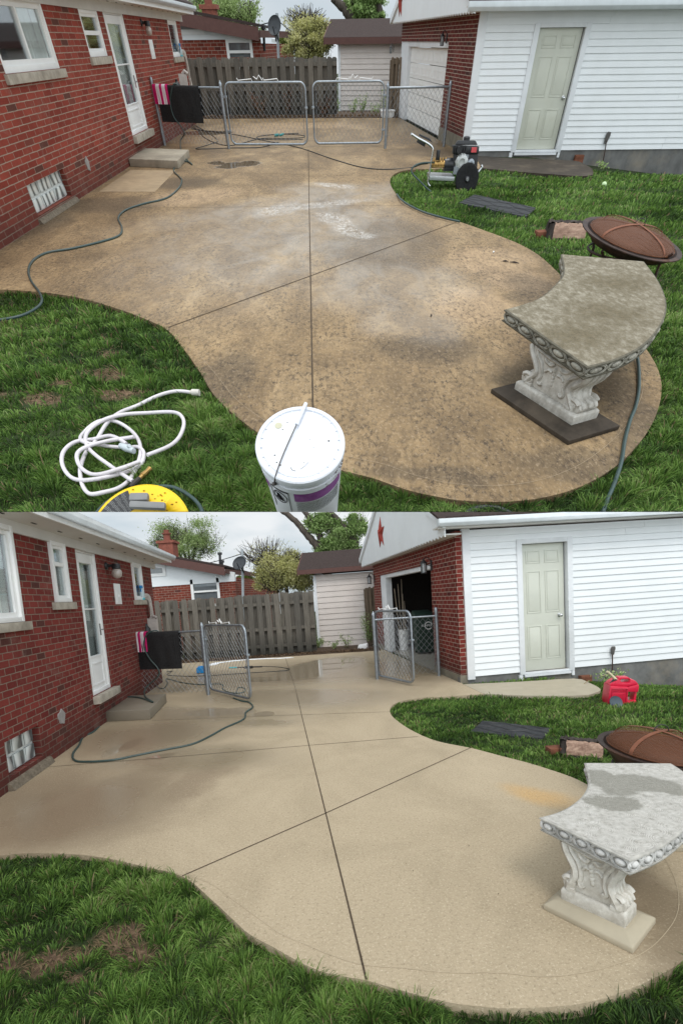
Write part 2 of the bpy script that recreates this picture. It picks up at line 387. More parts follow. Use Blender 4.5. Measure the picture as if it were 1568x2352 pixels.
def leaf_mat(name, stops, trans=.35, rough=.55):
    t = NT(name); a = t.n('ShaderNodeAttribute', attribute_name='r').outputs['Fac']
    col = t.ramp(a, stops); t.set(color=col, rough=rough, spec=.18)
    tr = t.n('ShaderNodeBsdfTranslucent', {0: col}); mxs = t.n('ShaderNodeMixShader', {0: trans})
    t.link(t.b.outputs[0], mxs.inputs[1]); t.link(tr.outputs[0], mxs.inputs[2])
    t.link(mxs.outputs[0], t.t.nodes['Material Output'].inputs[0]); return t.m
M_leaf_lime = leaf_mat('lime_leaves', [(0, (.10, .15, .03)), (.5, (.20, .26, .06)), (1, (.34, .36, .12))])
M_leaf_yel = leaf_mat('budding_leaves', [(0, (.26, .27, .09)), (.5, (.50, .49, .20)), (1, (.70, .66, .38))])
M_leaf_grn = leaf_mat('green_leaves', [(0, (.11, .18, .055)), (.5, (.25, .37, .12)), (1, (.48, .58, .28))])
M_leaf_red = leaf_mat('russet_leaves', [(0, (.06, .045, .02)), (.5, (.14, .09, .05)), (1, (.22, .09, .07))])
M_grassA = leaf_mat('grass_upper', [(0, (.026, .050, .015)), (.3, (.066, .130, .027)), (.6, (.135, .245, .046)), (.85, (.24, .365, .09)), (.93, (.28, .37, .14)), (1, (.24, .175, .10))], .35, .6)
M_grassB = leaf_mat('grass_lower', [(0, (.026, .050, .015)), (.3, (.066, .130, .027)), (.6, (.135, .245, .046)), (.85, (.24, .365, .09)), (.93, (.29, .39, .14)), (1, (.24, .175, .10))], .35, .6)
def glass_clear():
    t = NT('window_glass'); t.b.inputs['Base Color'].default_value = (.6, .65, .66, 1); t.b.inputs['Roughness'].default_value = .03; t.b.inputs['Specular IOR Level'].default_value = .9
    tr = t.n('ShaderNodeBsdfTransparent', {0: (.95, .97, .97, 1)}); m = t.n('ShaderNodeMixShader'); fr = t.n('ShaderNodeFresnel', {0: 1.45})
    f = t.math('ADD', t.math('MULTIPLY', fr.outputs[0], .55), .02, True); gl = t.n('ShaderNodeBsdfGlossy', {0: (.9, .93, .95, 1), 1: .03})
    t.link(f, m.inputs[0]); t.link(tr.outputs[0], m.inputs[1]); t.link(gl.outputs[0], m.inputs[2]); t.link(m.outputs[0], t.t.nodes['Material Output'].inputs[0]); return t.m
M_glass = glass_clear()
def mesh_screen(name, c, dens):
    t = NT(name); w = t.noise(160, 1); t.set(color=c, rough=.6, metal=.1)
    tr = t.n('ShaderNodeBsdfTransparent'); m = t.n('ShaderNodeMixShader', {0: dens}); t.link(tr.outputs[0], m.inputs[1]); t.link(t.b.outputs[0], m.inputs[2])
    t.link(m.outputs[0], t.t.nodes['Material Output'].inputs[0]); return t.m
M_screen = mesh_screen('rusty_screen', (.17, .062, .026), .42)
def glassblock():
    t = NT('glass_block'); uv = t.coord('UV'); w = t.n('ShaderNodeTexWave', {'Vector': uv, 'Scale': 1.6, 'Distortion': 5., 'Detail': 1., 'Detail Scale': 1.4})
    col = t.ramp(w.outputs[1], [(.12, (.13, .15, .15)), (.3, (.42, .46, .45)), (.6, (.60, .65, .63)), (.9, (.72, .76, .74))]); t.set(color=col, rough=.08, spec=.8)
    t.bump(w.outputs[1], .6, .02); return t.m
M_gblock = glassblock()
# ------------------------------------------------------------------ concrete
def concrete(name, Y):
    t = NT(name); co = t.coord()
    g = lambda x, y: Y.g(x, y)
    def ell(cx, cy, rx, ry, rot=0.):        # pixel-measured patches turned into metres on the slab
        c = g(cx, cy); a = g(cx+rx*math.cos(rot), cy+rx*math.sin(rot))-c; b = g(cx, cy-ry)-c
        return (c[0], c[1], float(np.linalg.norm(a)), float(np.linalg.norm(b)), math.atan2(a[1], a[0]))
    if Y.n == 'A': cs = t.n('ShaderNodeMapping', {0: co, 'Scale': (1., .5, 1.)}).outputs[0]
    else: cs = t.n('ShaderNodeMapping', {0: co, 'Scale': (1., .75, 1.)}).outputs[0]
    big = t.noise(1.1, 7, .68, cs, .6); med = t.noise(7, 6, .7, co); fine = t.noise(60, 3, .75, co); grit = t.n('ShaderNodeTexVoronoi', {'Vector': co, 'Scale': 75.}).outputs[0]
    if Y.n == 'A':
        col = t.ramp(big, [(.30, (.155, .105, .058)), (.5, (.285, .196, .106)), (.68, (.42, .30, .168))])
        clean = blob_mask(t, [ell(1130, 600, 90, 30), ell(1185, 640, 70, 26), ell(440, 452, 100, 15, -.15), ell(690, 288, 150, 7), ell(600, 300, 100, 8), ell(1080, 700, 90, 40)], .12)
        col = t.mix(t.math('MULTIPLY', clean, .7), col, (.47, .33, .20))
        dark = blob_mask(t, [ell(250, 470, 110, 18), ell(60, 520, 90, 30), ell(420, 420, 90, 12), ell(880, 560, 130, 50), ell(960, 420, 60, 20), ell(1225, 670, 60, 40), ell(980, 350, 90, 10), ell(1450, 950, 70, 110), ell(1340, 1060, 150, 35), ell(1000, 1085, 150, 22), ell(1240, 880, 90, 60), ell(100, 480, 60, 20), ell(520, 870, 60, 60), ell(980, 800, 120, 30)], .16)
        col = t.mix(t.math('MULTIPLY', dark, .55), col, (.07, .056, .042))
        spk = t.math('MULTIPLY', t.ramp(t.noise(26, 10, .88, cs), [(.505, 0.), (.555, 1.)]), t.ramp(t.noise(1.9, 5, .7, cs), [(.36, .3), (.56, 1.)]))
        col = t.mix(t.math('MULTIPLY', spk, .85), col, (.05, .038, .030))
        mott = t.ramp(t.noise(5.5, 7, .75, cs, .8), [(.38, .42), (.58, 0.)]); col = t.mix(mott, col, (.085, .062, .042))
        lite = t.ramp(t.noise(45, 4, .8, cs), [(.52, 0.), (.68, .5)]); col = t.mix(lite, col, (.46, .35, .235))
        patch = None
        wet = blob_mask(t, [ell(680, 470, 60, 60, .3), ell(640, 560, 160, 60, -.5), ell(570, 620, 130, 40, 0), ell(760, 500, 90, 30, .6), ell(880, 650, 90, 50, .7), ell(930, 730, 80, 30, .6), ell(745, 435, 90, 14, .0)], .14, soft=.7)
        sheen = t.ramp(t.noise(2.4, 5, .6, cs, .8), [(.42, 0.), (.66, 1.)])
        wetm = t.math('MULTIPLY', wet, t.math('ADD', t.math('MULTIPLY', sheen, .55), .45), True)
        col = t.mix(t.math('MULTIPLY', wetm, .24), col, (.57, .52, .46))     # sky sheen on the wet slab, painted pale into the colour
        foam = blob_mask(t, [ell(810, 532, 50, 8, .35), ell(770, 505, 34, 8, .6), ell(735, 470, 12, 22, .5), ell(640, 480, 40, 8, -.4), ell(760, 425, 50, 4, .1)], .13)
        pale_streaks_mix = t.math('MULTIPLY', foam, t.ramp(t.noise(13, 7, .85, cs, 2.), [(.46, 0.), (.63, .8)])); col = t.mix(pale_streaks_mix, col, (.72, .70, .67))  # pale broken streaks mixed into the slab colour
        pud = blob_mask(t, [ell(530, 380, 30, 7), ell(570, 376, 30, 6), ell(500, 375, 16, 4), ell(470, 305, 60, 5)], .16, soft=.2)
        col = t.mix(t.math('MULTIPLY', pud, .6), col, (.075, .055, .035))
        ry = t.math('SUBTRACT', .62, t.math('MULTIPLY', wetm, .36)); far = t.n('ShaderNodeSeparateXYZ', {0: co}).outputs[1]
        ry = t.math('SUBTRACT', ry, t.n('ShaderNodeMapRange', {0: far, 1: 13., 2: 19., 3: 0., 4: .2}).outputs[0])
        ry = t.math('SUBTRACT', ry, t.math('MULTIPLY', pud, .5), True); t.set(color=col, rough=ry, spec=t.math('ADD', .12, t.math('MULTIPLY', t.math('MAXIMUM', wetm, pud), .4)))
        bs = .55
    else:
        col = t.ramp(big, [(.30, (.365, .295, .200)), (.5, (.435, .352, .242)), (.7, (.485, .395, .275))])
        grime = blob_mask(t, [ell(180, 1880, 230, 55, -.2), ell(260, 1840, 160, 40, -.2), ell(100, 1810, 130, 40), ell(330, 1790, 120, 30, -.2), ell(350, 1680, 150, 30), ell(1480, 2100, 70, 130), ell(440, 1800, 60, 60)], .2, soft=.8)
        col = t.mix(t.math('MULTIPLY', grime, .68), col, (.20, .145, .095))
        rusty = blob_mask(t, [ell(1235, 1825, 80, 14, .25)], .08, soft=.7); col = t.mix(t.math('MULTIPLY', rusty, .65), col, (.58, .35, .13))
        sp = t.ramp(t.noise(55, 5, .9, co), [(.53, 0.), (.62, .6)]); col = t.mix(sp, col, (.20, .155, .10))
        lt = t.ramp(t.noise(85, 3, .8, co), [(.56, 0.), (.66, .7)]); col = t.mix(lt, col, (.66, .57, .42))
        wet = blob_mask(t, [ell(430, 1640, 260, 16, .02), ell(660, 1600, 260, 22), ell(350, 1690, 150, 34), ell(560, 1560, 260, 20), ell(760, 1540, 260, 26), ell(600, 1660, 90, 10), ell(200, 1600, 90, 30), ell(960, 1530, 120, 30), ell(170, 1860, 180, 60), ell(1500, 2100, 90, 150), ell(420, 1740, 200, 25)], .12, soft=.6)
        pud = blob_mask(t, [ell(490, 1636, 60, 8), ell(550, 1632, 40, 7), ell(605, 1640, 22, 6), ell(285, 1716, 24, 16), ell(372, 1736, 34, 5, -.15), ell(740, 1530, 70, 22), ell(610, 1560, 60, 5)], .09, soft=.2)
        col = t.mix(t.math('MULTIPLY', wet, .62), col, (.23, .18, .12)); col = t.mix(t.math('MULTIPLY', pud, .35), col, (.17, .14, .10))
        ry = t.math('SUBTRACT', t.math('SUBTRACT', .7, t.math('MULTIPLY', wet, .50)), t.math('MULTIPLY', pud, .3), True)
        t.set(color=col, rough=ry, spec=t.math('ADD', .15, t.math('MULTIPLY', t.math('MAXIMUM', wet, pud), .4))); bs = .4
    h = t.math('ADD', t.math('MULTIPLY', fine, .5), t.math('MULTIPLY', grit, .5))
    bst = t.math('MULTIPLY', t.math('SUBTRACT', 1., pud), bs)
    n = t.n('ShaderNodeBump', {'Height': h, 'Distance': .004}); t.link(bst, n.inputs['Strength']); t.link(n.outputs[0], t.b.inputs['Normal'])
    return t.m
M_conc = {'A': concrete('stained_wet_concrete', YA), 'B': concrete('clean_concrete', YB)}
M_joint = simple('joint_dark', (.075, .055, .038), .95, var=.2)
M_newpatch = simple('newer_concrete', (.36, .27, .17), .7, var=.15, scale=6, bump=.4, dirt=(.2, .15, .10), dirtamt=.5)
M_pad = {'A': simple('mossy_pad', (.045, .035, .026), .75, var=.3, scale=9, bump=.5, dirt=(.14, .11, .08), dirtamt=.6), 'B': simple('clean_pad', (.40, .35, .26), .6, var=.08, scale=5, bump=.4)}
# ------------------------------------------------------------------ generic shape helpers
def wallgrid(W, U0, U1, Z0, Z1, ops, th):
    us = sorted(set([U0, U1]+[min(max(x, U0), U1) for o in ops for x in o[:2]])); zs = sorted(set([Z0, Z1]+[min(max(x, Z0), Z1) for o in ops for x in o[2:]]))
    inside = lambda i, j: 0 <= i < len(us)-1 and 0 <= j < len(zs)-1 and not any(o[0] <= (us[i]+us[i+1])/2 <= o[1] and o[2] <= (zs[j]+zs[j+1])/2 <= o[3] for o in ops)
    mb = MB(); P = W.p
    for i in range(len(us)-1):
        for j in range(len(zs)-1):
            if not inside(i, j): continue
            a, b, c, d = us[i], us[i+1], zs[j], zs[j+1]
            mb.add([P(a, c), P(b, c), P(b, d), P(a, d)], [(0, 1, 2, 3)]); mb.add([P(a, c, -th), P(b, c, -th), P(b, d, -th), P(a, d, -th)], [(3, 2, 1, 0)])
            for (k, l, q0, q1) in ((i-1, j, (a, c), (a, d)), (i+1, j, (b, c), (b, d)), (i, j-1, (a, c), (b, c)), (i, j+1, (a, d), (b, d))):
                if not inside(k, l): mb.add([P(*q0), P(*q1), P(*q1, -th), P(*q0, -th)], [(0, 1, 2, 3)])
    return mb
def weld(mb):
    bm = bmesh.new(); vs = [bm.verts.new(v) for v in mb.v]
    for f in mb.f:
        try: bm.faces.new([vs[i] for i in f])
        except ValueError: pass
    bmesh.ops.remove_doubles(bm, verts=bm.verts, dist=1e-4); bm.verts.index_update()
    o = MB(); o.v = [tuple(v.co) for v in bm.verts]; o.f = [tuple(v.index for v in f.verts) for f in bm.faces]; o.uv = [None]*len(o.f); o.m = [0]*len(o.f); bm.free(); return o
def siding(W, u0, u1, z0, z1, n, ops, proud=.022):
    """horizontal laps; ops = openings (u0,u1,z0,z1)"""
    mb = MB(); h = (z1-z0)/n
    for i in range(n):
        a, b = z0+i*h, z0+(i+1)*h; segs = [(u0, u1)]
        for o in ops:
            if o[2] < b-1e-3 and o[3] > a+h*.4:
                segs = [s for (p, q) in segs for s in ((p, min(q, o[0])), (max(p, o[1]), q)) if s[1]-s[0] > .01]
        cut = []
        for p, q in segs:
            while q-p > 3.4: c_ = p+2.2+rng.uniform(0, 1.1); cut.append((p, c_)); p = c_+.004
            cut.append((p, q))
        for p, q in cut:
            dz_ = rng.uniform(-.0015, .0015); a, b = z0+i*h+dz_, z0+(i+1)*h+dz_
            mb.add([W.p(p, a, proud), W.p(q, a, proud), W.p(q, b, .003), W.p(p, b, .003), W.p(p, a, -.01), W.p(q, a, -.01), W.p(q, b, -.01), W.p(p, b, -.01)],
                   [(0, 1, 2, 3), (4, 7, 6, 5), (0, 4, 5, 1), (3, 2, 6, 7), (0, 3, 7, 4), (1, 5, 6, 2)])
    return mb
def fast_mesh(name, verts, faces, mat, r=None, smooth=False):
    me = bpy.data.meshes.new(name); nv, nf, k = len(verts), len(faces), faces.shape[1]
    me.vertices.add(nv); me.vertices.foreach_set('co', verts.astype(np.float32).ravel())
    me.loops.add(nf*k); me.loops.foreach_set('vertex_index', faces.astype(np.int32).ravel())
    me.polygons.add(nf); me.polygons.foreach_set('loop_start', np.arange(0, nf*k, k, dtype=np.int32))
    try: me.polygons.foreach_set('loop_total', np.full(nf, k, dtype=np.int32))
    except Exception: pass
    if r is not None:
        a = me.attributes.new('r', 'FLOAT', 'POINT'); a.data.foreach_set('value', r.astype(np.float32))
    me.update(calc_edges=True); me.materials.append(mat)
    o = bpy.data.objects.new(name, me); COL.objects.link(o); ALL.append(o); return o
def leaves(name, C, size, mat, base, elong=1.7, shade=None):
    """many small leaf faces centred on the rows of C"""
    N = len(C); a = rng.normal(size=(N, 3)); a /= np.linalg.norm(a, axis=1)[:, None]; b = np.cross(a, rng.normal(size=(N, 3))); b /= np.linalg.norm(b, axis=1)[:, None]
    s = size*rng.uniform(.6, 1.3, (N, 1)); P = C-V(base)
    v = np.stack([P-a*s*elong/2, P+b*s*.42+a*s*.1, P+a*s*elong/2, P-b*s*.42+a*s*.1], 1).reshape(-1, 3)
    f = np.arange(4*N).reshape(N, 4); r = rng.uniform(0, 1, N) if shade is None else np.clip(shade+rng.normal(0, .16, N), 0, 1)
    return fast_mesh(name, v, f, mat, np.repeat(r, 4))
def wave3(P, sc, seed):
    g = np.random.default_rng(seed); out = np.zeros(len(P))
    for k in range(7):
        d = g.normal(size=3); d /= np.linalg.norm(d); out += np.sin(P@d*sc*(1+.45*k)+g.uniform(0, 6.28))/(1+.3*k)
    return out/3.
def tree(Y, name, label, cat, base, trunk_paths, blobs, leafmat, nleaf, lsize, group=None, barkmat=None, twigs=0, tw=.012, gap=-.15):
    T = Thing(Y, name, label, cat, base, group); mb = MB()
    for pts, r0, r1 in trunk_paths:
        P = catmull(pts, 5); rr = [r0+(r1-r0)*i/(len(P)-1) for i in range(len(P))]; P = [p+rng.normal(0, r0*.10, 3) for p in P]; mb.tube(P, rr, 8)
    C = []; W_ = [b[3]*b[4]*b[5] for b in blobs]; tot = sum(W_)
    for (cx, cy, cz, rx, ry, rz), w in zip(blobs, W_):
        n = int(nleaf*w/tot*1.9)+5; c0 = V([cx, cy, cz]); R3 = V([rx, ry, rz])      # irregular sprays of leaves hung round many sub-centres
        sub = rng.normal(size=(15, 3)); sub /= np.linalg.norm(sub, axis=1)[:, None]; sub = c0+sub*R3*rng.uniform(.25, .98, (15, 1)); sg_ = rng.uniform(.10, .27, 15); k_ = rng.integers(0, 15, n)
        C.append(sub[k_]+rng.normal(size=(n, 3))*R3*sg_[k_][:, None])
    C = np.concatenate(C); m = wave3(C, 3.2/ (lsize*6), 5)+.7*wave3(C, 9./(lsize*6), 8) ; keep = m > gap; C = C[keep]; sh = .5+.22*wave3(C, 1.3/(lsize*6), 9)
    for _ in range(twigs):
        b = blobs[rng.integers(len(blobs))]; c = V(b[:3]); R3 = V(b[3:]); d = rng.normal(size=3); d[2] = abs(d[2])+.5; d /= np.linalg.norm(d)
        p0 = c+R3*V([rng.normal(0, .25), rng.normal(0, .25), rng.uniform(-.9, .1)]); p2 = c+d*R3*rng.uniform(.85, 1.35); p1 = p0*.45+p2*.55+V([(p2-p0)[0]*.12, 0, (p2-p0)[2]*-.08])+rng.normal(0, .05*b[3], 3); mb.tube([p0, p1, p2], [tw, tw*.6, tw*.25], 4)
    T.part('trunk', mb, barkmat or M_bark, smooth=60)
    o = leaves('crown', C, lsize, leafmat, T.base, 1.6, sh); o.parent = T.o
    return T
def label_yard(n): return 'in upper view' if n == 'A' else 'in lower view'
# ------------------------------------------------------------------ yard data (pixel rows/columns of the 1568-wide view; turned into metres by each yard's frame)
D = {
 'A': dict(h0=(0, 575), h1=(446, 288), corner=(438, 200), win1=((115, 80), (60, 165)), sill1=((140, 168), 164, 181),
   win2=((191, 60), (232, 65), (225, 130)), door=((268, 160), (312, 160), (295, 318)), doortop=(243, -12), lamp=(324, 52), panel=((345, 115), (353, 115), (347, 91), (347, 136)),
   win3=((391, 80), (410, 85), (400, 35), (405, 131)), thr=((300, 330), (350, 318), (325, 338)), patch=(201, 377), gb=((74, 460), (157, 422), (107, 405), (122, 476)),
   eave=(416, 29), step=((300, 383), (411, 388), (437, 361), (338, 337)), steptop=(411, 369)),
 'B': dict(h0=(0, 1833), h1=(382, 1561), corner=(356, 1400), win1=((33, 1305), (20, 1430)), sill1=((82, 1432), 1427, 1440),
   win2=((119, 1300), (150, 1300), (150, 1383)), door=((191, 1410), (238, 1410), (244, 1585)), doortop=(190, 1232), lamp=(243, 1300), panel=((263, 1365), (276, 1365), (269, 1341), (269, 1388)),
   win3=((306, 1330), (324, 1330), (308, 1280), (325, 1378)), thr=((240, 1603), (289, 1583), (262, 1600)), patch=(141, 1647), gb=((17, 1746), (95, 1702), (47, 1687), (62, 1761)),
   eave=(333, 1272), step=((241, 1658), (346, 1653), (384, 1613), (262, 1608)), steptop=(346, 1630)),
}
def zat(Y, P, ypx):
    """height of the point above ground point P that is seen on row ypx"""
    c0 = Y.R.T@(V([P[0], P[1], 0.])-V([0, 0, EYE])); k = Y.R.T@V([0, 0, 1.]); t = (PU-ypx)/FU
    return -(c0[1]+t*c0[2])/(k[1]+t*k[2])
def build_house(Y):
    n = Y.n; d = D[n]; W = Wall(Y, Y.g(*d['h0']), Y.g(*d['h1'])); uc = W.uz(*d['corner'])[0]; U0 = -3.2
    W2 = W.shifted(.38); ze = W2.uz(*d['eave'])[1]; zt = ze+.12
    sz = W.uz(0, 186 if n == 'A' else 1450)[1]; bwp = ((30, 388), (59, 388)) if n == 'A' else ((15, 1618), (40, 1618)); MBR = house_brick(n, min(.32, W.uz(*bwp[1])[0]-W.uz(*bwp[0])[0]), sz/(20 if n == 'A' else 21)); print('house brick', n, sz, W.uz(*bwp[1])[0]-W.uz(*bwp[0])[0])
    T = Thing(Y, 'brick_house', 'red brick house with white storm door and eave, left edge '+label_yard(n), 'house', W.p(0, 0))
    u1 = W.uz(*d['win1'][0])[0]; z1 = W.uz(*d['win1'][1])[1]; w1 = (u1-2.1, u1, z1, ze-.06)
    a, b, c = d['win2']; ua, ub = W.uz(*a)[0], W.uz(*b)[0]; w2 = (ua-.04, ub, W.uz(*c)[1], ze-.10)
    a, b, c = d['door']; da, db, dz = W.uz(*a)[0], W.uz(*b)[0], W.uz(*c)[1]; dtop = min(ze-.08, dz+2.05*(.86 if n == 'A' else 1.15))
    a, b, t_, bo = d['win3']; w3 = (W.uz(*a)[0]-.05, W.uz(*b)[0], W.uz(*bo)[1], ze-.10)
    g = W.rect(*d['gb']); ops = [w1, w2, (da, db, dz, dtop), w3, g]
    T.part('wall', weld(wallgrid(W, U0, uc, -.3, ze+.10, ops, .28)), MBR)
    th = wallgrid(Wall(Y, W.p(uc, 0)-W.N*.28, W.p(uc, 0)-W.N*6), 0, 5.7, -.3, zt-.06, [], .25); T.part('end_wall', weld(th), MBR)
    # windows
    RC = .03 if n == 'A' else .068
    def window(w, name, sash, curt, hdiv=None, vdiv=None):
        f = MB(); fw = .06 if n == 'A' else .05; f.frame(W, w[0], w[1], w[2], w[3], fw, -.11+RC, -.03+RC)
        F = T.part('window', f, M_white, bevel=.004)
        s = MB(); s.frame(W, w[0]+fw, w[1]-fw, w[2]+fw, w[3]-fw, sash, -.10+RC, -.055+RC)
        if vdiv: s.wbox(W, vdiv-.03, vdiv+.03, w[2]+fw+sash, w[3]-fw-sash, -.098+RC, -.05+RC)
        if hdiv: s.wbox(W, w[0]+fw+sash, w[1]-fw-sash, hdiv-.025, hdiv+.025, -.098+RC, -.05+RC)
        T.part('sash', s, M_white, F)
        p = MB(); p.wbox(W, w[0]+fw+sash*.5, w[1]-fw-sash*.5, w[2]+fw+sash*.5, w[3]-fw-sash*.5, -.085+RC, -.079+RC); T.part('pane', p, M_glass, F)
        r = MB(); r.wbox(W, w[0]+.01, w[1]-.01, w[2]+.01, w[3]-.01, -.45, -.40); T.part('dark_room', r, M_room, F)  # dark sheet behind the pane stands in for the unlit room
        if curt:
            q = MB()
            for (x0, x1) in curt:
                N = max(8, int((x1-x0)/.03)); P = [(x0+(x1-x0)*i/N, .03*math.sin(i*1.3)+.015*math.sin(i*.4)) for i in range(N+1)]
                q.add([W.p(x, w[2]+.06, -.105+RC+o*.6) for x, o in P]+[W.p(x+.02, w[3]-.05, -.105+RC+o*.4) for x, o in P], [(i, i+1, N+2+i, N+1+i) for i in range(N)])
            T.part('curtain', q, M_curtain if name == 1 else M_curtain2, F, smooth=60)
        return F
    window(w1, 1, .05, [(u1-.95, u1-.45), (u1-.40, u1-.12)] if n == 'A' else [(u1-.5, u1-.15)], vdiv=u1-1.0)
    zm = (w2[2]+w2[3])/2; window(w2, 2, .035, [(w2[0]+.12, w2[0]+.35)], hdiv=zm+(.0 if n == 'A' else .1))
    window(w3, 3, .03, None)
    for w, e0 in ((w1, .12), (w2, .10), (w3, .10)):
        s = MB(); s.wbox(W, w[0]-.08, w[1]+e0, w[2]-.095, w[2]-.004, -.10, .05); T.part('window_sill', s, M_sill, bevel=.006)
    # glass block basement window
    f = MB(); f.wbox(W, g[0]+.002, g[1]-.002, g[2]+.002, g[3]-.002, -.14, -.09); F = T.part('glass_block_window', f, simple('block_mortar', (.66, .68, .66), .8))
    q = MB(); gw, gh = (g[1]-g[0])/3, (g[3]-g[2])/2
    for i in range(3):
        for j in range(2): q.wbox(W, g[0]+i*gw+.016, g[0]+(i+1)*gw-.016, g[2]+j*gh+.014, g[2]+(j+1)*gh-.014, -.089, -.068)
    T.part('pane', q, M_gblock, F, bevel=.008)
    s = MB(); s.hexa([W.p(g[0]-.05, 0.002, .06), W.p(g[1]+.12, .002, .06), W.p(g[1]+.12, .002, -.09), W.p(g[0]-.05, .002, -.09), W.p(g[0]-.05, g[2]*.55, .03), W.p(g[1]+.12, g[2]*.55, .03), W.p(g[1]+.12, g[2], -.09), W.p(g[0]-.05, g[2], -.09)])
    T.part('concrete_sill', s, simple('gritty_sill', (.17, .14, .105), .9, var=.4, scale=30, bump=.8))
    # storm door
    f = MB(); f.frame(W, da+.002, db-.002, dz, dtop, .06, -.12, -.02); F = T.part('door_frame', f, M_white, bevel=.004)
    x0, x1 = da+.062, db-.062; hgt = dtop-.06-dz; gz0, gz1 = dz+hgt*.27, dtop-.06-hgt*.07
    s = MB(); sw = (x1-x0)*.14
    s.wbox(W, x0, x0+sw, dz+.01, dtop-.065, -.085, -.04); s.wbox(W, x1-sw, x1, dz+.01, dtop-.065, -.085, -.04); s.wbox(W, x0+sw, x1-sw, gz1, dtop-.065, -.085, -.042); s.wbox(W, x0+sw, x1-sw, dz+.01, gz0, -.085, -.045)
    s.wbox(W, x0+sw, x1-sw, gz0+(gz1-gz0)*.5, gz0+(gz1-gz0)*.5+.02, -.08, -.043)
    DR = T.part('storm_door', s, M_white, bevel=.003)
    s = MB(); s.frame(W, x0+sw*1.1, x1-sw*1.1, dz+hgt*.06, dz+hgt*.22, .022, -.045, -.030); s.frame(W, x0+sw*.95, x1-sw*.95, gz0-.02, gz1+.02, .018, -.045, -.032); T.part('door_moulding', s, M_white, DR, bevel=.003)
    s = MB(); s.wbox(W, x0+sw*.9, x1-sw*.9, gz0, gz1, -.068, -.064); T.part('glass_panel', s, M_glass, DR)
    s = MB(); s.wbox(W, da+.01, db-.01, dz+.01, dtop-.01, -.17, -.14); T.part('inner_door', s, simple('inner_door_paint', (.42, .45, .43), .5), DR)
    s = MB(); N = 16; s.add([W.p(x0+sw+(x1-x0-2*sw)*(.15+.55*i/N), gz0+hgt*.25, -.11+.015*math.sin(i*1.7)) for i in range(N+1)]+[W.p(x0+sw+(x1-x0-2*sw)*(.15+.55*i/N), gz1, -.11+.015*math.sin(i*1.7)) for i in range(N+1)], [(i, i+1, N+2+i, N+1+i) for i in range(N)]); T.part('door_curtain', s, M_curtain, DR, smooth=60)
    s = MB(); zc = dz+hgt*.45; s.wbox(W, x1-sw*.75, x1-sw*.35, zc-.09, zc+.09, -.04, -.03); s.tube([W.p(x1-sw*.55, zc, -.03), W.p(x1-sw*.55, zc, .01), W.p(x1-sw*1.1, zc-.005, .015)], .009, 8); T.part('handle', s, M_chrome, DR)
    s = MB(); s.wbox(W, da-.02, db+.10, dz-.115, dz-.003, -.12, .09); T.part('threshold', s, M_sill, bevel=.006)
    # meter box lid, patch
    p = W.rect(*d['panel']); s = MB(); s.wbox(W, p[0], p[1], p[2], p[3], .001, .02); s.wbox(W, p[0]+.03, p[1]-.03, p[2]+.03, p[3]-.12, .02, .026); s.wbox(W, (p[0]+p[1])/2-.01, (p[0]+p[1])/2+.01, p[2]+.12, p[2]+.16, .026, .04); T.part('utility_panel', s, M_white, bevel=.003)
    pu, pz = W.uz(*d['patch']); s = MB(); N = 18; s.extr([W.p(pu+.085*math.cos(t)*(1+.15*math.sin(3*t)), pz+.085*math.sin(t)*(1+.2*math.sin(5*t+1)), .001) for t in [2*math.pi*i/N for i in range(N)]], W.N*.012)
    T.part('mortar_patch', s, simple('patch_mortar', (.30, .28, .27), .9, var=.15, bump=.6))
    # eave
    e1 = uc+.30; s = MB(); s.wbox(W, U0, e1, ze-.12, ze+.02, .003, .035); s.hexa([W.p(U0, ze, .035), W.p(e1, ze, .035), W.p(e1, ze+.02, .38), W.p(U0, ze+.02, .38), W.p(U0, ze+.02, .035), W.p(e1, ze+.02, .035), W.p(e1, ze+.04, .38), W.p(U0, ze+.04, .38)])
    T.part('soffit', s, M_soffit)
    for k in range(14): s = MB(); s.wbox(W, uc-.35-k*.62, uc-.25-k*.62, ze-.001, ze+.003, .13, .15); T.part('soffit_vent', s, M_dark)
    s = MB(); s.wbox(W, U0, e1, ze+.002, ze+.15, .38, .405); s.wbox(W, e1-.02, e1+.004, ze+.01, ze+.20, .04, .38); T.part('fascia', s, M_white)
    s = MB(); P = [(.405, ze+.06), (.47, ze+.06), (.505, ze+.10), (.505, ze+.155), (.405, ze+.155)]
    s.extr([W.p(U0, z, o) for o, z in P], W.U*(e1-U0+.03)); T.part('gutter', s, M_gutter, bevel=.006)
    s = MB(); s.hexa([W.p(U0, ze+.16, .42), W.p(e1, ze+.16, .42), W.p(e1, ze+1.8, -3.6), W.p(U0, ze+1.8, -3.6), W.p(U0, ze+.20, .42), W.p(e1, ze+.20, .42), W.p(e1, ze+1.85, -3.6), W.p(U0, ze+1.85, -3.6)]); T.part('roof', s, M_shing)
    # jar-shaped wall lamp
    lu, lz = W.uz(*d['lamp']); L = Thing(Y, 'wall_lamp', 'black jelly-jar wall lamp with clear glass beside the white storm door '+label_yard(n), 'lamp', W.p(lu, lz), 'jelly-jar wall lamps')
    k = .9 if n == 'A' else 1.0
    def ax(o, z): return W.p(lu, lz+z*k, o*k)
    s = MB(); Mx = np.stack([W.U, V([0, 0, 1.]), W.N], 1); s.lathe(W.p(lu, lz, .001), [(.062*k, 0), (.062*k, .012), (.045*k, .03)], 20, Mx); s.tube([ax(.02, 0), ax(.10, .0), ax(.14, -.01)], [.03*k, .022*k, .03*k], 10)
    L.part('bracket', s, M_black, smooth=40)
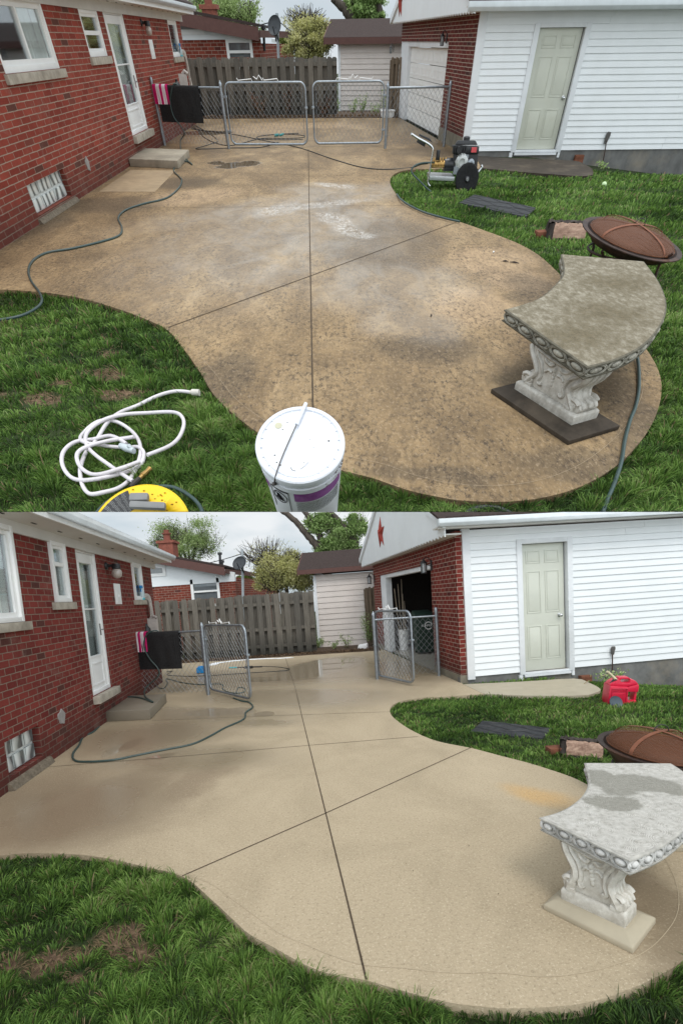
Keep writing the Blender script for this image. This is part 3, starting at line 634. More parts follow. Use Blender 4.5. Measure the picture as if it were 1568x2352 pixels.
    s = MB(); s.lathe(ax(.16, -.02), [(.03*k, .05*k), (.062*k, .045*k), (.066*k, .0), (.07*k, -.005), (.07*k, -.03*k), (.062*k, -.035*k)], 20); L.part('cap', s, M_black, smooth=40)
    s = MB(); s.lathe(ax(.16, -.06), [(.055*k, 0), (.074*k, -.03*k), (.080*k, -.07*k), (.070*k, -.12*k), (.04*k, -.145*k), (.01, -.15*k)], 20); L.part('glass_globe', s, simple('jar_glass', (.42, .37, .33), .12, spec=.8), smooth=60)
    # concrete stoop
    st = [Y.g(*p) for p in d['step']]; a, b, c = st[0], st[1], st[2]; hz = zat(Y, b, d['steptop'][1]); e = a+(c-b)
    q = MB(); q.prism([p[:2] for p in (a, b, c, e)], .0, hz)
    solo(Y, 'concrete_step', q, M_step[n], ('stained concrete stoop step under the storm door ' if n == 'A' else 'damp freshly washed concrete stoop step under the storm door ')+label_yard(n), 'step', base=(a+b+c+e)/4, group='concrete stoops', bevel=.012)
    return W, dict(ze=ze, uc=uc, w3=w3, hz=hz, door=(da, db))
G = {
 'A': dict(F=(912, 268), O=(1003, 315.5), K=(1068, 355), R=(1568, 349), brick=(1095, 22), found=321, sidtop=(1119, 22), sidbot=346, trim=((1086, 150), (1102, 150)), dframe=((1200, 200), (1322, 200), (1280, 51.5), (1240, 349)),
   slab=((1210, 200), (1304, 200), (1280, 64), (1240, 344)), knob=(1294, 225), open=((930, 190), (1020, 190), (1003, 95)), jamb=(915, 190), lamps=[((1020, 90), 35), ((902, 113), 22)], gut=(1300, 20), star=(921, 0), n=21.5, eR=(1568, 407)),
 'B': dict(F=(868, 1487), O=(995, 1533), K=(1059, 1568), R=(1568, 1521), brick=(1066, 1219), found=1551, sidtop=(1084, 1217), sidbot=1554, trim=((1066, 1400), (1082, 1400)), dframe=((1188, 1400), (1314, 1400), (1257, 1235), (1245, 1545)),
   slab=((1198, 1400), (1296, 1400), (1257, 1247), (1245, 1540)), knob=(1288, 1412.6), open=((887, 1410), (993, 1410), (991, 1294)), jamb=(876, 1410), lamps=[((985, 1300), 37), ((858, 1330), 24)], gut=(1300, 1192), star=(875, 1225), n=22, eR=(1568, 1576)),
}
def lantern(Y, W, px, size, label):
    u, z = W.uz(*px); H = size*Y.sc(W.p(u, z))[1]*.95; o = H*.55
    T = Thing(Y, 'wall_lantern', label, 'lantern', W.p(u, z), 'black carriage lanterns on the garages')
    c = W.p(u, z, o); s = MB(); s.wbox(W, u-.11*H, u+.11*H, z-.30*H, z+.38*H, .001, .02)
    s.tube(catmull([W.p(u, z+.05*H, .02), W.p(u, z+.35*H, .15*o), W.p(u, z+.60*H, .6*o), W.p(u, z+.50*H, o)], 5), .02*H+.003, 6); s.tube([W.p(u, z, .02), W.p(u, z+.12*H, o*.7)], .012*H+.002, 5)
    T.part('bracket', s, M_black, smooth=40)
    s = MB(); s.lathe(c, [(.03*H, .52*H), (.06*H, .48*H), (.05*H, .42*H), (.12*H, .36*H), (.24*H, .24*H), (.26*H, .20*H), (.22*H, .19*H)], 12); T.part('lamp_cap', s, M_black, smooth=30)
    s = MB()
    for k in range(8):
        t = math.pi*k/4; s.tube([c+V([.20*H*math.cos(t), .20*H*math.sin(t), .20*H]), c+V([.18*H*math.cos(t), .18*H*math.sin(t), -.42*H])], .010*H+.0025, 5)
    s.lathe(c, [(.22*H, -.40*H), (.22*H, -.45*H), (.12*H, -.47*H)], 12); T.part('cage', s, M_black)
    s = MB(); s.lathe(c, [(.16*H, .19*H), (.15*H, -.40*H)], 12); T.part('glass', s, simple('lantern_glass', (.45, .47, .47), .1, spec=.9), smooth=60)
def build_garage(Y):
    n = Y.n; d = G[n]; F, K, R = Y.g(*d['F']), Y.g(*d['K']), Y.g(*d['R'])
    WF = Wall(Y, F, K); WS = Wall(Y, K, R); L = WF.L
    zb = WF.uz(*d['brick'])[1]; fz = zat(Y, K, d['found']); Z1 = zb+.05
    bwp = ((1049.4, 157), (1058.7, 157)) if n == 'A' else ((1038, 1365), (1048, 1365)); MGB = garage_brick(n, abs(WF.uz(*bwp[1])[0]-WF.uz(*bwp[0])[0]), (zb-fz)/(31 if n == 'A' else 32)); print('garage brick', n, zb, fz, abs(WF.uz(*bwp[1])[0]-WF.uz(*bwp[0])[0]))
    T = Thing(Y, 'garage', 'white sided garage with brick front and greige side door '+label_yard(n), 'garage', WF.p(L, 0))
    ua, ub = WF.uz(*d['open'][0])[0], WF.uz(*d['open'][1])[0]; zo = WF.uz(*d['open'][2])[1]; uj = WF.uz(*d['jamb'])[0]
    T.part('brick_wall', weld(wallgrid(WF, -.05, L, fz, Z1, [(uj, ub, -1, zo)], .12)), MGB)
    for q0, q1 in ((-.05, uj), (ub, L)): s = MB(); s.wbox(WF, q0, q1, -.3, fz, -.14, .015); T.part('front_foundation', s, M_found2)
    # brick return at the corner of the side wall
    t0, t1 = WS.uz(*d['trim'][0])[0], WS.uz(*d['trim'][1])[0]
    s = MB(); s.wbox(WS, -.002, max(t0, .08), fz, Z1-.01, -.11, .002); T.part('brick_return', s, MGB)
    zt = WS.uz(*d['sidtop'])[1]; zs = zat(Y, K, d['sidbot']) if False else WS.uz(1180 if n == 'A' else 1180, d['sidbot']-(0 if n == 'A' else 9))[1]; RL = WS.uz(1568, 300 if n == 'A' else 1450)[0]+3
    s = MB(); s.wbox(WS, t0, t1+.01, zs-.05, zt+.02, -.05, .035); T.part('corner_trim', s, M_trim, bevel=.004)
    df = WS.rect(*d['dframe']); sl_ = WS.rect(*d['slab'])
    s = siding(WS, t1+.01, RL, zs, zt, int(d['n']), [(df[0], df[1], zs-.1, df[3])]); T.part('siding', s, M_vinyl)
    s = MB(); s.wbox(WS, .12, df[0], zs-.02, zt+.3, -.12, -.012); s.wbox(WS, df[1], RL, zs-.02, zt+.3, -.12, -.012); s.wbox(WS, df[0], df[1], df[3]-.02, zt+.3, -.12, -.012); T.part('sheathing', s, M_dark)
    s = MB(); s.wbox(WS, -.02, RL, -1.2, zs-.004, -.14, -.005); T.part('foundation', s, M_found)
    fw = (df[1]-df[0]-(sl_[1]-sl_[0]))*.42; s = MB(); s.wbox(WS, df[0], df[0]+fw, df[2], df[3], -.10, .035); s.wbox(WS, df[1]-fw, df[1], df[2], df[3], -.10, .035); s.wbox(WS, df[0]+fw, df[1]-fw, sl_[3]+.005, df[3], -.10, .033)
    s.wbox(WS, df[0]+fw, df[1]-fw, df[2], df[2]+.035, -.10, .03); FR = T.part('door_frame', s, M_trim, bevel=.004)
    x0, x1, y0, y1 = df[0]+fw+.004, df[1]-fw-.02, df[2]+.04, sl_[3]; s = MB(); s.wbox(WS, x0, x1, y0, y1, -.10, -.065); DR = T.part('door', s, M_doorgrey_dirty if n == 'A' else M_doorgrey, bevel=.003)
    s = MB(); w = x1-x0; h = y1-y0
    for (a, b) in ((.13, .46), (.56, .89)):
        for (c, e) in ((.09, .36), (.46, .79), (.85, .95)):
            uu = (x0+a*w, x0+b*w, y0+c*h, y0+e*h); s.frame(WS, *uu, .018, -.064, -.056); s.wbox(WS, uu[0]+.035, uu[1]-.035, uu[2]+.035, uu[3]-.035, -.064, -.058)
    T.part('door_panel', s, M_doorgrey_dirty if n == 'A' else M_doorgrey, DR, bevel=.003)
    ku, kz = WS.uz(*d['knob']); ku = min(ku, x1-.06); s = MB(); Mx = np.stack([WS.U, V([0, 0, 1.]), WS.N], 1); s.lathe(WS.p(ku, kz, -.064), [(.034, 0), (.034, .008), (.013, .012), (.013, .035), (.028, .045), (.030, .065), (.018, .078)], 16, Mx); T.part('door_knob', s, M_chrome, DR, smooth=50)
    s = MB(); s.wbox(WS, df[0]+fw-.02, df[1]-fw+.02, df[2]-.045, df[2]-.004, -.10, .05); s.wbox(WS, df[0]-.02, df[0]+.05, df[2]-.12, df[2]-.005, -.02, .03); s.wbox(WS, df[1]-.05, df[1]+.0, df[2]-.09, df[2]-.005, -.02, .03); T.part('door_sill', s, M_trim)
    # roof, gutter, soffit
    oh = .34; WG = WS.shifted(oh); zg = WG.uz(*d['gut'])[1]; ridge = zt+1.75*(.8 if n == 'A' else 1.0); rv = .42
    s = MB(); P = [(oh-.01, zg-.02), (oh+.07, zg-.02), (oh+.11, zg+.03), (oh+.11, zg+.10), (oh-.01, zg+.10)]; s.extr([WS.p(-rv, z, o) for o, z in P], WS.U*(RL+rv)); T.part('gutter', s, M_gutter, bevel=.006)
    s = MB(); s.wbox(WS, -rv+.02, RL, zt+.022, zt+.045, .036, oh-.015); s.wbox(WS, -rv+.02, RL, zt+.0, zg+.10, oh-.035, oh-.012); T.part('soffit', s, M_soffit)
    hl = L/2; NB = -WF.N       # roof slabs run back from the front wall
    def rp(o_from_side, z, along): return WF.p(L, z)+WS.N*o_from_side+WS.U*along
    s = MB(); zr0 = zg+.10
    for sg in (1,):
        s.hexa([rp(oh+.05, zr0, -rv), rp(oh+.05, zr0, RL), rp(-hl, ridge, RL), rp(-hl, ridge, -rv), rp(oh+.05, zr0+.04, -rv), rp(oh+.05, zr0+.04, RL), rp(-hl, ridge+.04, RL), rp(-hl, ridge+.04, -rv)]); T.part('roof_slope', s, M_shing); s = MB()
        s.hexa([rp(-hl, ridge, -rv), rp(-hl, ridge, RL), rp(-L-oh, zr0, RL), rp(-L-oh, zr0, -rv), rp(-hl, ridge+.04, -rv), rp(-hl, ridge+.04, RL), rp(-L-oh, zr0+.04, RL), rp(-L-oh, zr0+.04, -rv)])
    T.part('roof_slope', s, M_shing)
    # gable front, scalloped bottom, rake boards, soffit under the overhang
    go = .30; m = MB(); zgab = zb-.02; NS = 44; span = L+2*oh-.1; bot = []
    for i in range(NS+1):
        u = -oh+.05+span*i/NS; bot.append(WF.p(u, zgab-.05, go)); 
        if i < NS:
            for q in (.2, .4, .6, .8): bot.append(WF.p(u+span/NS*q, zgab-.05+.035*math.sin(math.pi*q), go))
    top = [WF.p(L+oh-.05, zr0-.01, go), WF.p(hl, ridge-.02, go), WF.p(-oh+.05, zr0-.01, go)]
    m.extr(bot+top, -WF.N*.02); GB = T.part('gable', m, M_vinyl)
    s = MB(); s.wbox(WF, -oh+.05, L+oh-.06, zgab-.02, zgab+.0, .003, go-.022); T.part('gable_soffit', s, M_soffit)
    for (ua_, za, ub_, zb_) in ((L+oh+.02, zr0+.0, hl, ridge+.03), (-oh-.02, zr0+.0, hl, ridge+.03)):
        s = MB(); s.hexa([WF.p(ua_, za-.14, go+.05), WF.p(ub_, zb_-.14, go+.05), WF.p(ub_, zb_-.14, go+.001), WF.p(ua_, za-.14, go+.001), WF.p(ua_, za, go+.05), WF.p(ub_, zb_, go+.05), WF.p(ub_, zb_, go+.001), WF.p(ua_, za, go+.001)]); T.part('rake_board', s, M_trim)
    # far and rear walls
    BL = 6.5; C2 = WF.p(0, 0)
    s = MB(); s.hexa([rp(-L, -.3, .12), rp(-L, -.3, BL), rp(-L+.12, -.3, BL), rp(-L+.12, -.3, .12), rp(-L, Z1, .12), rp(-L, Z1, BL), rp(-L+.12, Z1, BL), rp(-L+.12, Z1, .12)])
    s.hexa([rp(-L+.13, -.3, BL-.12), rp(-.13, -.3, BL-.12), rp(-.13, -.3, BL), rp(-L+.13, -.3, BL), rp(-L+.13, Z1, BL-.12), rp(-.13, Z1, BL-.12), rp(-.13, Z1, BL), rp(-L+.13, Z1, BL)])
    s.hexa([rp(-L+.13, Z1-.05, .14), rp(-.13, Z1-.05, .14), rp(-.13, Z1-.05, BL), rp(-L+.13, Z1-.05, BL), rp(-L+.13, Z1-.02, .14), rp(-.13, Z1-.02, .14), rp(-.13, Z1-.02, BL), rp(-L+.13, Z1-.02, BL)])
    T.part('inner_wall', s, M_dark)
    # door opening trim
    s = MB(); jw = ua-uj; s.wbox(WF, uj+.002, uj+jw, .0, zo-.002, -.20, -.03); s.wbox(WF, ub-.05, ub-.002, .0, zo-.002, -.20, -.06); s.wbox(WF, uj+jw, ub-.05, zo-.10, zo-.002, -.20, -.035); T.part('garage_door_frame', s, M_trim, bevel=.004)
    if n == 'A':
        s = MB(); nr = 5; z0, z1 = .02, zo-.10; a, b = ua+.002, ub-.052
        for i in range(nr):
            q0, q1 = z0+(z1-z0)*i/nr, z0+(z1-z0)*(i+1)/nr-.012; s.wbox(WF, a, b, q0, q1, -.17, -.13)
            nc = 8
            for k in range(nc):
                c0, c1 = a+(b-a)*(k+.12)/nc, a+(b-a)*(k+.88)/nc; s.frame(WF, c0, c1, q0+(q1-q0)*.2, q1-(q1-q0)*.2, .03, -.13, -.122)
        GD = T.part('garage_door', s, M_white); s = MB(); s.wbox(WF, a, b, .0, .018, -.18, -.12); T.part('bottom_seal', s, M_black, GD)
    s = MB(); s.hexa([rp(-L+.13, -.1, -.02), rp(-.13, -.1, -.02), rp(-.13, -.1, BL-.13), rp(-L+.13, -.1, BL-.13), rp(-L+.13, .006, -.02), rp(-.13, .006, -.02), rp(-.13, .006, BL-.13), rp(-L+.13, .006, BL-.13)])
    T.part('garage_floor', s, simple('garage_floor', (.34, .31, .26), .3, var=.1, scale=2))
    for i, (px, sz) in enumerate(d['lamps']):
        lantern(Y, WF, (px[0]+(6 if i == 0 else 2), px[1]), sz, ('black lantern between garage door and brick corner ' if i == 0 else 'black lantern at far end of the garage front beside the shed ')+label_yard(n))
    # barn star on the gable
    WT = WF.shifted(go); su, sz_ = WT.uz(*d['star']); R_ = .36*(1 if n == 'B' else .9); s = MB(); pts = []
    for k in range(10):
        r = R_ if k % 2 == 0 else R_*.40; t = math.pi/2+math.pi*k/5; pts.append((su+r*math.cos(t), sz_+r*1.15*math.sin(t)))
    c = WT.p(su, sz_, .09); vs = [WT.p(u, z, .004) for u, z in pts]+[c]+[WT.p(u, z, .001) for u, z in pts]
    s.add(vs, [(k, (k+1) % 10, 10) for k in range(10)]+[(11+(k+1) % 10, 11+k, 11+(k-1) % 10) for k in range(1, 0)]+[tuple(range(20, 10, -1))]); s.add([], [])
    solo(Y, 'barn_star', s, M_star, 'rusty red metal barn star on the white gable '+label_yard(n), 'star', base=WT.p(su, sz_), group='barn stars on the garage gables')
    if n == 'B': garage_inside(Y, WF, WS, L, rp, ub, ua)
    return WF, WS, dict(zs=zs, L=L, RL=RL, t1=t1, zt=zt)
def garage_inside(Y, WF, WS, L, rp, ub, ua):
    # pail of rods
    c = Y.g(928, 1493); T = Thing(Y, 'white_pail', 'tall white pail full of long sticks inside the open garage', 'pail', c); r = 13*Y.sc(c)[0]
    h = zat(Y, c, 1446); s = MB(); s.lathe(c, [(r*.78, 0.01), (r*.98, h*.97), (r*1.06, h*.97), (r*1.06, h), (r*.9, h), (r*.7, .03)], 24); T.part('pail_body', s, M_white, smooth=40)
    s = MB(); s.text('50', .16*h, c+V([0, -r*.95, h*.68]), V([1., 0, 0]), V([0, 0, 1.]), .004); T.part('printed_mark', s, simple('grey_print', (.3, .3, .32), .6))
    for i, (x, y) in enumerate(((905, 1352), (913, 1341), (921, 1330), (924, 1364), (928, 1380))):
        top = Y.aty(x, y, c[1]+.05*(i-2)); b = c+V([(i-2)*r*.25, .04*(i % 3-1), .05]); s = MB(); s.tube([b, top], .011, 6)
        solo(Y, 'stick', s, simple('worn_stick', (.40, .33, .25), .8), 'long thin pole standing in the white pail inside the open garage', 'pole', base=b, group='poles in the white pail')
    # ladder on the back wall
    y = c[1]+2.0; T = Thing(Y, 'step_ladder', 'aluminium step ladder leaning in the dark open garage', 'ladder', Y.aty(950, 1400, y)); s = MB()
    a0, a1, b0, b1 = Y.aty(942, 1308, y+.3), Y.aty(933, 1400, y), Y.aty(957, 1308, y+.3), Y.aty(971, 1400, y); s.tube([a0, a1], .035, 4); s.tube([b0, b1], .035, 4); T.part('side_rails', s, M_alu)
    for q in (.10, .30, .55, .80):
        s = MB(); p, w = a0+(a1-a0)*q, b0+(b1-b0)*q; s.obox((p+w)/2, (w-p)/2, V([0, .06, 0]), V([0, 0, .018])); T.part('step', s, M_alu)
    # cardboard backing, low board wall
    s = MB(); p = Y.aty(899, 1345, y-.4); q = Y.aty(912, 1345, y-.4); s.box(p[0], q[0]+.05, y-.42, y-.38, .01, p[2]+.3); solo(Y, 'board', s, M_board, 'tall brown board standing just inside the open garage door', 'board', group='brown boards in the garage')
    s = MB(); p = Y.aty(925, 1386, y-.1); s.box(p[0], p[0]+2.6, y-.10, y-.06, .01, p[2]); solo(Y, 'board', s, M_board, 'long low brown panel behind the ladder in the open garage', 'board', group='brown boards in the garage')
    # wheelie bin
    b = Y.g(974, 1500); T = Thing(Y, 'wheelie_bin', 'dark green wheeled bin with white ring emblem inside the open garage', 'bin', b); w = 21*Y.sc(b)[0]; hz = zat(Y, b, 1402)
    s = MB(); s.hexa([b+V([-w*.85, -.25, .05]), b+V([w*.85, -.25, .05]), b+V([w*.85, .25, .05]), b+V([-w*.85, .25, .05]), b+V([-w, -.32, hz*.9]), b+V([w, -.32, hz*.9]), b+V([w, .32, hz*.9]), b+V([-w, .32, hz*.9])]); T.part('bin_body', s, M_bin, bevel=.02)
    s = MB(); s.hexa([b+V([-w*1.1, -.36, hz*.9]), b+V([w*1.1, -.36, hz*.9]), b+V([w*1.1, .36, hz*.9]), b+V([-w*1.1, .36, hz*.9]), b+V([-w, -.3, hz*.94]), b+V([w, -.3, hz*.94]), b+V([w*.9, .36, hz]), b+V([-w*.9, .36, hz])]); T.part('lid', s, M_bin, bevel=.01)
    for sx in (-1, 1):
        s = MB(); s.lathe(b+V([sx*w*.7, .22, .10]), [(.09, -.03), (.10, -.02), (.10, .02), (.09, .03)], 16, np.array([[0, 0, 1.], [0, 1., 0], [-1., 0, 0]])); T.part('wheel', s, M_tire)
    e = b+V([w*.35, -.325, hz*.66]); s = MB(); s.tube([e+V([w*.38*math.cos(t), 0, w*.38*math.sin(t)]) for t in np.linspace(.2, 5.6, 20)], .012, 5); s.text('RUMPKE', w*.30, e+V([-.05, -.012, -.02]), V([1., 0, 0]), V([0, 0, 1.]), .003); T.part('emblem', s, M_white)
    # coiled hose hanging next to the ladder
    e = Y.aty(930, 1375, y-.5); s = MB(); s.tube([e+V([.10*math.cos(t), .01*t, .20*math.sin(t)]) for t in np.linspace(0, 18, 70)], .014, 5); solo(Y, 'coiled_cord', s, M_blackpl, 'black cord coiled beside the ladder in the open garage', 'cord')
# ------------------------------------------------------------------ chain link
def diamonds(mb, W, u0, u1, z0, z1, su, sz, r=.0028, o=0.):
    k = sz/su; n = int((u1-u0)/su)+2; hz = (z1-z0)/k
    for sg in (1, -1):
        for i in range(-int(hz/su)-2, n+int(hz/su)+3):
            a = u0+i*su
            za, zb = z0, z1; ua = a if sg > 0 else a; ub = a+sg*(z1-z0)/k
            (x0, y0), (x1, y1) = (ua, za), (ub, zb)
            if x0 > x1: x0, y0, x1, y1 = x1, y1, x0, y0
            if x1 <= u0 or x0 >= u1: continue
            if x0 < u0: y0 += (y1-y0)*(u0-x0)/(x1-x0); x0 = u0
            if x1 > u1: y1 = y0+(y1-y0)*(u1-x0)/(x1-x0); x1 = u1
            if x1-x0 > .01: mb.tube([W.p(x0, y0, o+.002*sg), W.p(x1, y1, o+.002*sg)], r, 3, cap=False)
def post(Y, T, b, ytop, r=.032, tip=True, name='post'):
    z = zat(Y, b, ytop); s = MB(); pr = [(r, -.05), (r, z-.09), (r*1.12, z-.088), (r*1.12, z-.05)]
    pr += [(r*.9, z-.04), (r*.45, z-.02), (r*.3, z)] if tip else [(r*1.0, z-.02), (r*.5, z)]
    s.lathe(V([b[0], b[1], 0]), pr, 14); s2 = T.part(name, s, M_galv, smooth=35)
    for q in (.2, .5, .8):
        s = MB(); s.lathe(V([b[0], b[1], z*q]), [(r*1.02, -.012), (r*1.25, -.012), (r*1.25, .012), (r*1.02, .012)], 12)
        T.part('band', s, M_galv, s2)
    return z
def hangers(mb, W, u0, u1, z):
    """bent white wire offcuts riding on the gate's top rail"""
    w = u1-u0
    for (a, b, h) in ((.18, .34, .02), (.50, .66, .02)):
        mb.tube([W.p(u0+a*w-.03, z+.05, .01), W.p(u0+a*w, z+.015, .02), W.p(u0+b*w, z+.035, .0), W.p(u0+b*w+.02, z+.0, .01)], .007, 5)
    mb.tube([W.p(u0+.37*w, z+.07, 0), W.p(u0+.41*w, z+.03, 0), W.p(u0+.44*w, z+.09, .01), W.p(u0+.48*w, z+.01, .01)], .009, 5)
def gate(Y, p, q, z0, z1, label, flip=1):
    W = Wall(Y, p, q); L = W.L; T = Thing(Y, 'chain_link_gate', label, 'gate', W.p(0, 0), 'chain link gates'); c = .13; s = MB()
    def arc(cu, cz, a0, a1): return [W.p(cu+c*math.cos(a), cz+c*math.sin(a)) for a in np.linspace(a0, a1, 6)]
    P = arc(L-c, z1-c, 0, math.pi/2)+arc(c, z1-c, math.pi/2, math.pi)+arc(c, z0+c, math.pi, 1.5*math.pi)+arc(L-c, z0+c, 1.5*math.pi, 2*math.pi); P.append(P[0]); P.append(P[1])
    s.tube(P, .021, 10, cap=False); T.part('frame', s, M_galv, smooth=60)
    s = MB(); diamonds(s, W, .07, L-.07, z0+.03, z1-.03, .105, .125); T.part('chain_link_mesh', s, M_wire)
    for q_ in (.07, L-.07): s = MB(); s.tube([W.p(q_, z0+.03), W.p(q_, z1-.02)], .005, 4); T.part('tension_bar', s, M_galv)
    for q_ in (.22, .78):
        s = MB(); s.wbox(W, -.06, .03, z0+(z1-z0)*q_-.02, z0+(z1-z0)*q_+.02, -.028, .028); T.part('hinge', s, M_galv, bevel=.004)
    s = MB(); s.wbox(W, L-.03, L+.035, z0+(z1-z0)*.6-.02, z0+(z1-z0)*.6+.02, -.03, .03); T.part('latch', s, M_galv, bevel=.004)
    s = MB(); hangers(s, W, 0, L, z1+.02); solo(Y, 'wire_offcuts', s, M_white, 'bent white wire strips resting on the top rail of the '+('left' if flip > 0 else 'right')+' gate '+label_yard(Y.n), 'wire strips', base=W.p(L/2, z1), group='white wire strips on the gates')
    return W
def fence_run(Y, p, q, z0, z1, label, posts, rail=True, o=0.):
    W = Wall(Y, p, q); T = Thing(Y, 'chain_link_fence', label, 'fence', W.p(0, 0), 'chain link fence runs')
    for b, yt, tip in posts: post(Y, T, b, yt, tip=tip)
    s = MB(); s.tube([W.p(.02, z1), W.p(W.L-.02, z1)], .021, 10); T.part('top_rail', s, M_galv, smooth=50)
    s = MB(); diamonds(s, W, .04, W.L-.04, z0, z1-.0, .105, .125); T.part('chain_link_mesh', s, M_wire)
    for q_ in (.05, W.L-.05): s = MB(); s.tube([W.p(q_, z0), W.p(q_, z1)], .005, 4); T.part('tension_bar', s, M_galv)
    return W
def drape(W, u0, u1, ztop, zf, zb, off, th, ny=14, nx=24, wav=.006, hemu=0.):
    """cloth folded over a rail: front fall to zf, back fall to zb"""
    m = MB(); prof = [(off+.004, zf+(ztop-zf)*i/ny) for i in range(ny)]+[(off*math.cos(a), ztop+off*math.sin(a)) for a in np.linspace(0, math.pi, 6)]+[(-off-.004, ztop-(ztop-zb)*i/ny) for i in range(1, ny+1)]
    vs = []; N = len(prof)
    for sgn in (0, 1):
        for i in range(nx+1):
            u = u0+(u1-u0)*i/nx
            for j, (o, z) in enumerate(prof):
                k = abs(z-ztop); w = wav*math.sin(i*.9+z*4)*min(1, k*4)
                cen = V([0, ztop]); d = V([o, z-ztop]) if z > ztop else V([o, 0]); d = d/(np.linalg.norm(d)+1e-9)
                uu = u+hemu*math.sin(z*9+i)*.01*min(1, k*5); vs.append(W.p(uu, z+(d[1]*th if sgn else 0), o+w+(d[0]*th if sgn else 0)))
    B = (nx+1)*N
    for i in range(nx):
        for j in range(N-1):
            a, b, c, e = i*N+j, (i+1)*N+j, (i+1)*N+j+1, i*N+j+1; m.f.append((a, b, c, e)); m.f.append((B+a, B+e, B+c, B+b))
    for i in range(nx):
        for j in (0, N-1): a, b = i*N+j, (i+1)*N+j; m.f.append((a, b, B+b, B+a))
    for j in range(N-1):
        for i in (0, nx): a, b = i*N+j, i*N+j+1; m.f.append((a, b, B+b, B+a))
    m.v = [tuple(v) for v in vs]; m.uv = [None]*len(m.f); m.m = [0]*len(m.f); return m
GT = {
 'A': dict(wall=(379, 334), post1=(526, 342), top1=184, topw=176, rail=202, g1=((534, 338), (707, 338), 190), g2=((722, 340), (875, 331), 188), post2=(884, 341), top2=187, wall2=(1018, 337), topw2=185,
     mat=(362, 466, 200, 281), towel=(352, 391, 198, 239), zlift=.05),
 'B': dict(wall=(318, 1598), post1=(479, 1596), top1=1429, topw=1431, rail=1449, g1=((484, 1590), (578, 1614), 1436), g2=((868, 1558), (951, 1577), 1404), post2=(866, 1560), top2=1404, wall2=(1008, 1552), topw2=1395,
     mat=(290, 408, 1452, 1537), towel=(284, 327, 1454, 1498), zlift=.05),
}
def build_gates(Y, HW):
    n = Y.n; d = GT[n]; ly = label_yard(n); pw, p1, p2, pk = Y.g(*d['wall']), Y.g(*d['post1']), Y.g(*d['post2']), Y.g(*d['wall2'])
    zr = zat(Y, p1, d['rail'])
    W = fence_run(Y, pw, p1, .05, zr, 'short chain link fence run between the brick house and the gate '+ly, [(pw, d['topw'], False), (p1, d['top1'], True)])
    if n == 'A':
        a, b = Y.g(*d['g1'][0]), Y.g(*d['g1'][1]); gate(Y, a, b, .05, zat(Y, a, d['g1'][2]), 'closed left chain link gate leaf of the pair '+ly, 1)
        a, b = Y.g(*d['g2'][0]), Y.g(*d['g2'][1]); a[1] = b[1] = (a[1]+b[1])/2; gate(Y, b, a, .05, zat(Y, a, d['g2'][2]), 'closed right chain link gate leaf of the pair '+ly, -1)
    else:
        a, b = Y.g(*d['g1'][0]), Y.g(*d['g1'][1]); gate(Y, a, b, .06, zat(Y, a, d['g1'][2])+.0, 'left chain link gate swung open towards the viewer '+ly, 1)
        a, b = Y.g(*d['g2'][0]), Y.g(*d['g2'][1]); gate(Y, a, b, .06, zat(Y, a, d['g2'][2]), 'right chain link gate swung open in front of the garage '+ly, -1)
    zr2 = zat(Y, p2, 202 if n == 'A' else 1424)
    fence_run(Y, p2, pk, .06, zr2, 'chain link fence run between the gate post and the brick garage '+ly, [(p2, d['top2'], True), (pk, d['topw2'], False)])
    # rubber mat and striped towel over the rail
    def uzp(x, y): return W.uz(x, y)
    um0, um1 = W.L*.06, W.L*.69; zf = uzp((d['mat'][0]+d['mat'][1])/2, d['mat'][3])[1]
    m = drape(W, um0, um1, zr+.0, zf, zr-.45, .026, .007, wav=.005); T = Thing(Y, 'rubber_mat', 'black rubber doormat hung over the fence rail '+ly, 'doormat', W.p((um0+um1)/2, zr), 'doormats on the rail'); T.part('mat_sheet', m, M_mat, smooth=50)
    s = MB(); s.frame(W, um0+.10, um1-.10, zf+.07, zr-.06, .014, .034, .041); s.frame(W, um0+.14, um1-.14, zf+.11, zr-.10, .008, .034, .040); T.part('raised_border', s, M_mat)
    ut0, ut1 = W.L*.0+.02, W.L*.235; zf2 = uzp((d['towel'][0]+d['towel'][1])/2, d['towel'][3])[1]; N = 5
    T = Thing(Y, 'striped_towel', 'pink and white striped towel hung beside the black mat '+ly, 'towel', W.p((ut0+ut1)/2, zr), 'striped towels on the rail')
    ed = [0, .22, .45, .62, .84, 1.0]
    for i in range(N):
        a = ut0+(ut1-ut0)*ed[i]; b = ut0+(ut1-ut0)*ed[i+1]; T.part('stripe', drape(W, a, b, zr+.006, zf2, zr-.3, .036, .006, nx=6, wav=.008), M_pink if i % 2 == 0 else M_towelw, smooth=50)
    return W, zr, (um0, um1, ut0, ut1, zf)
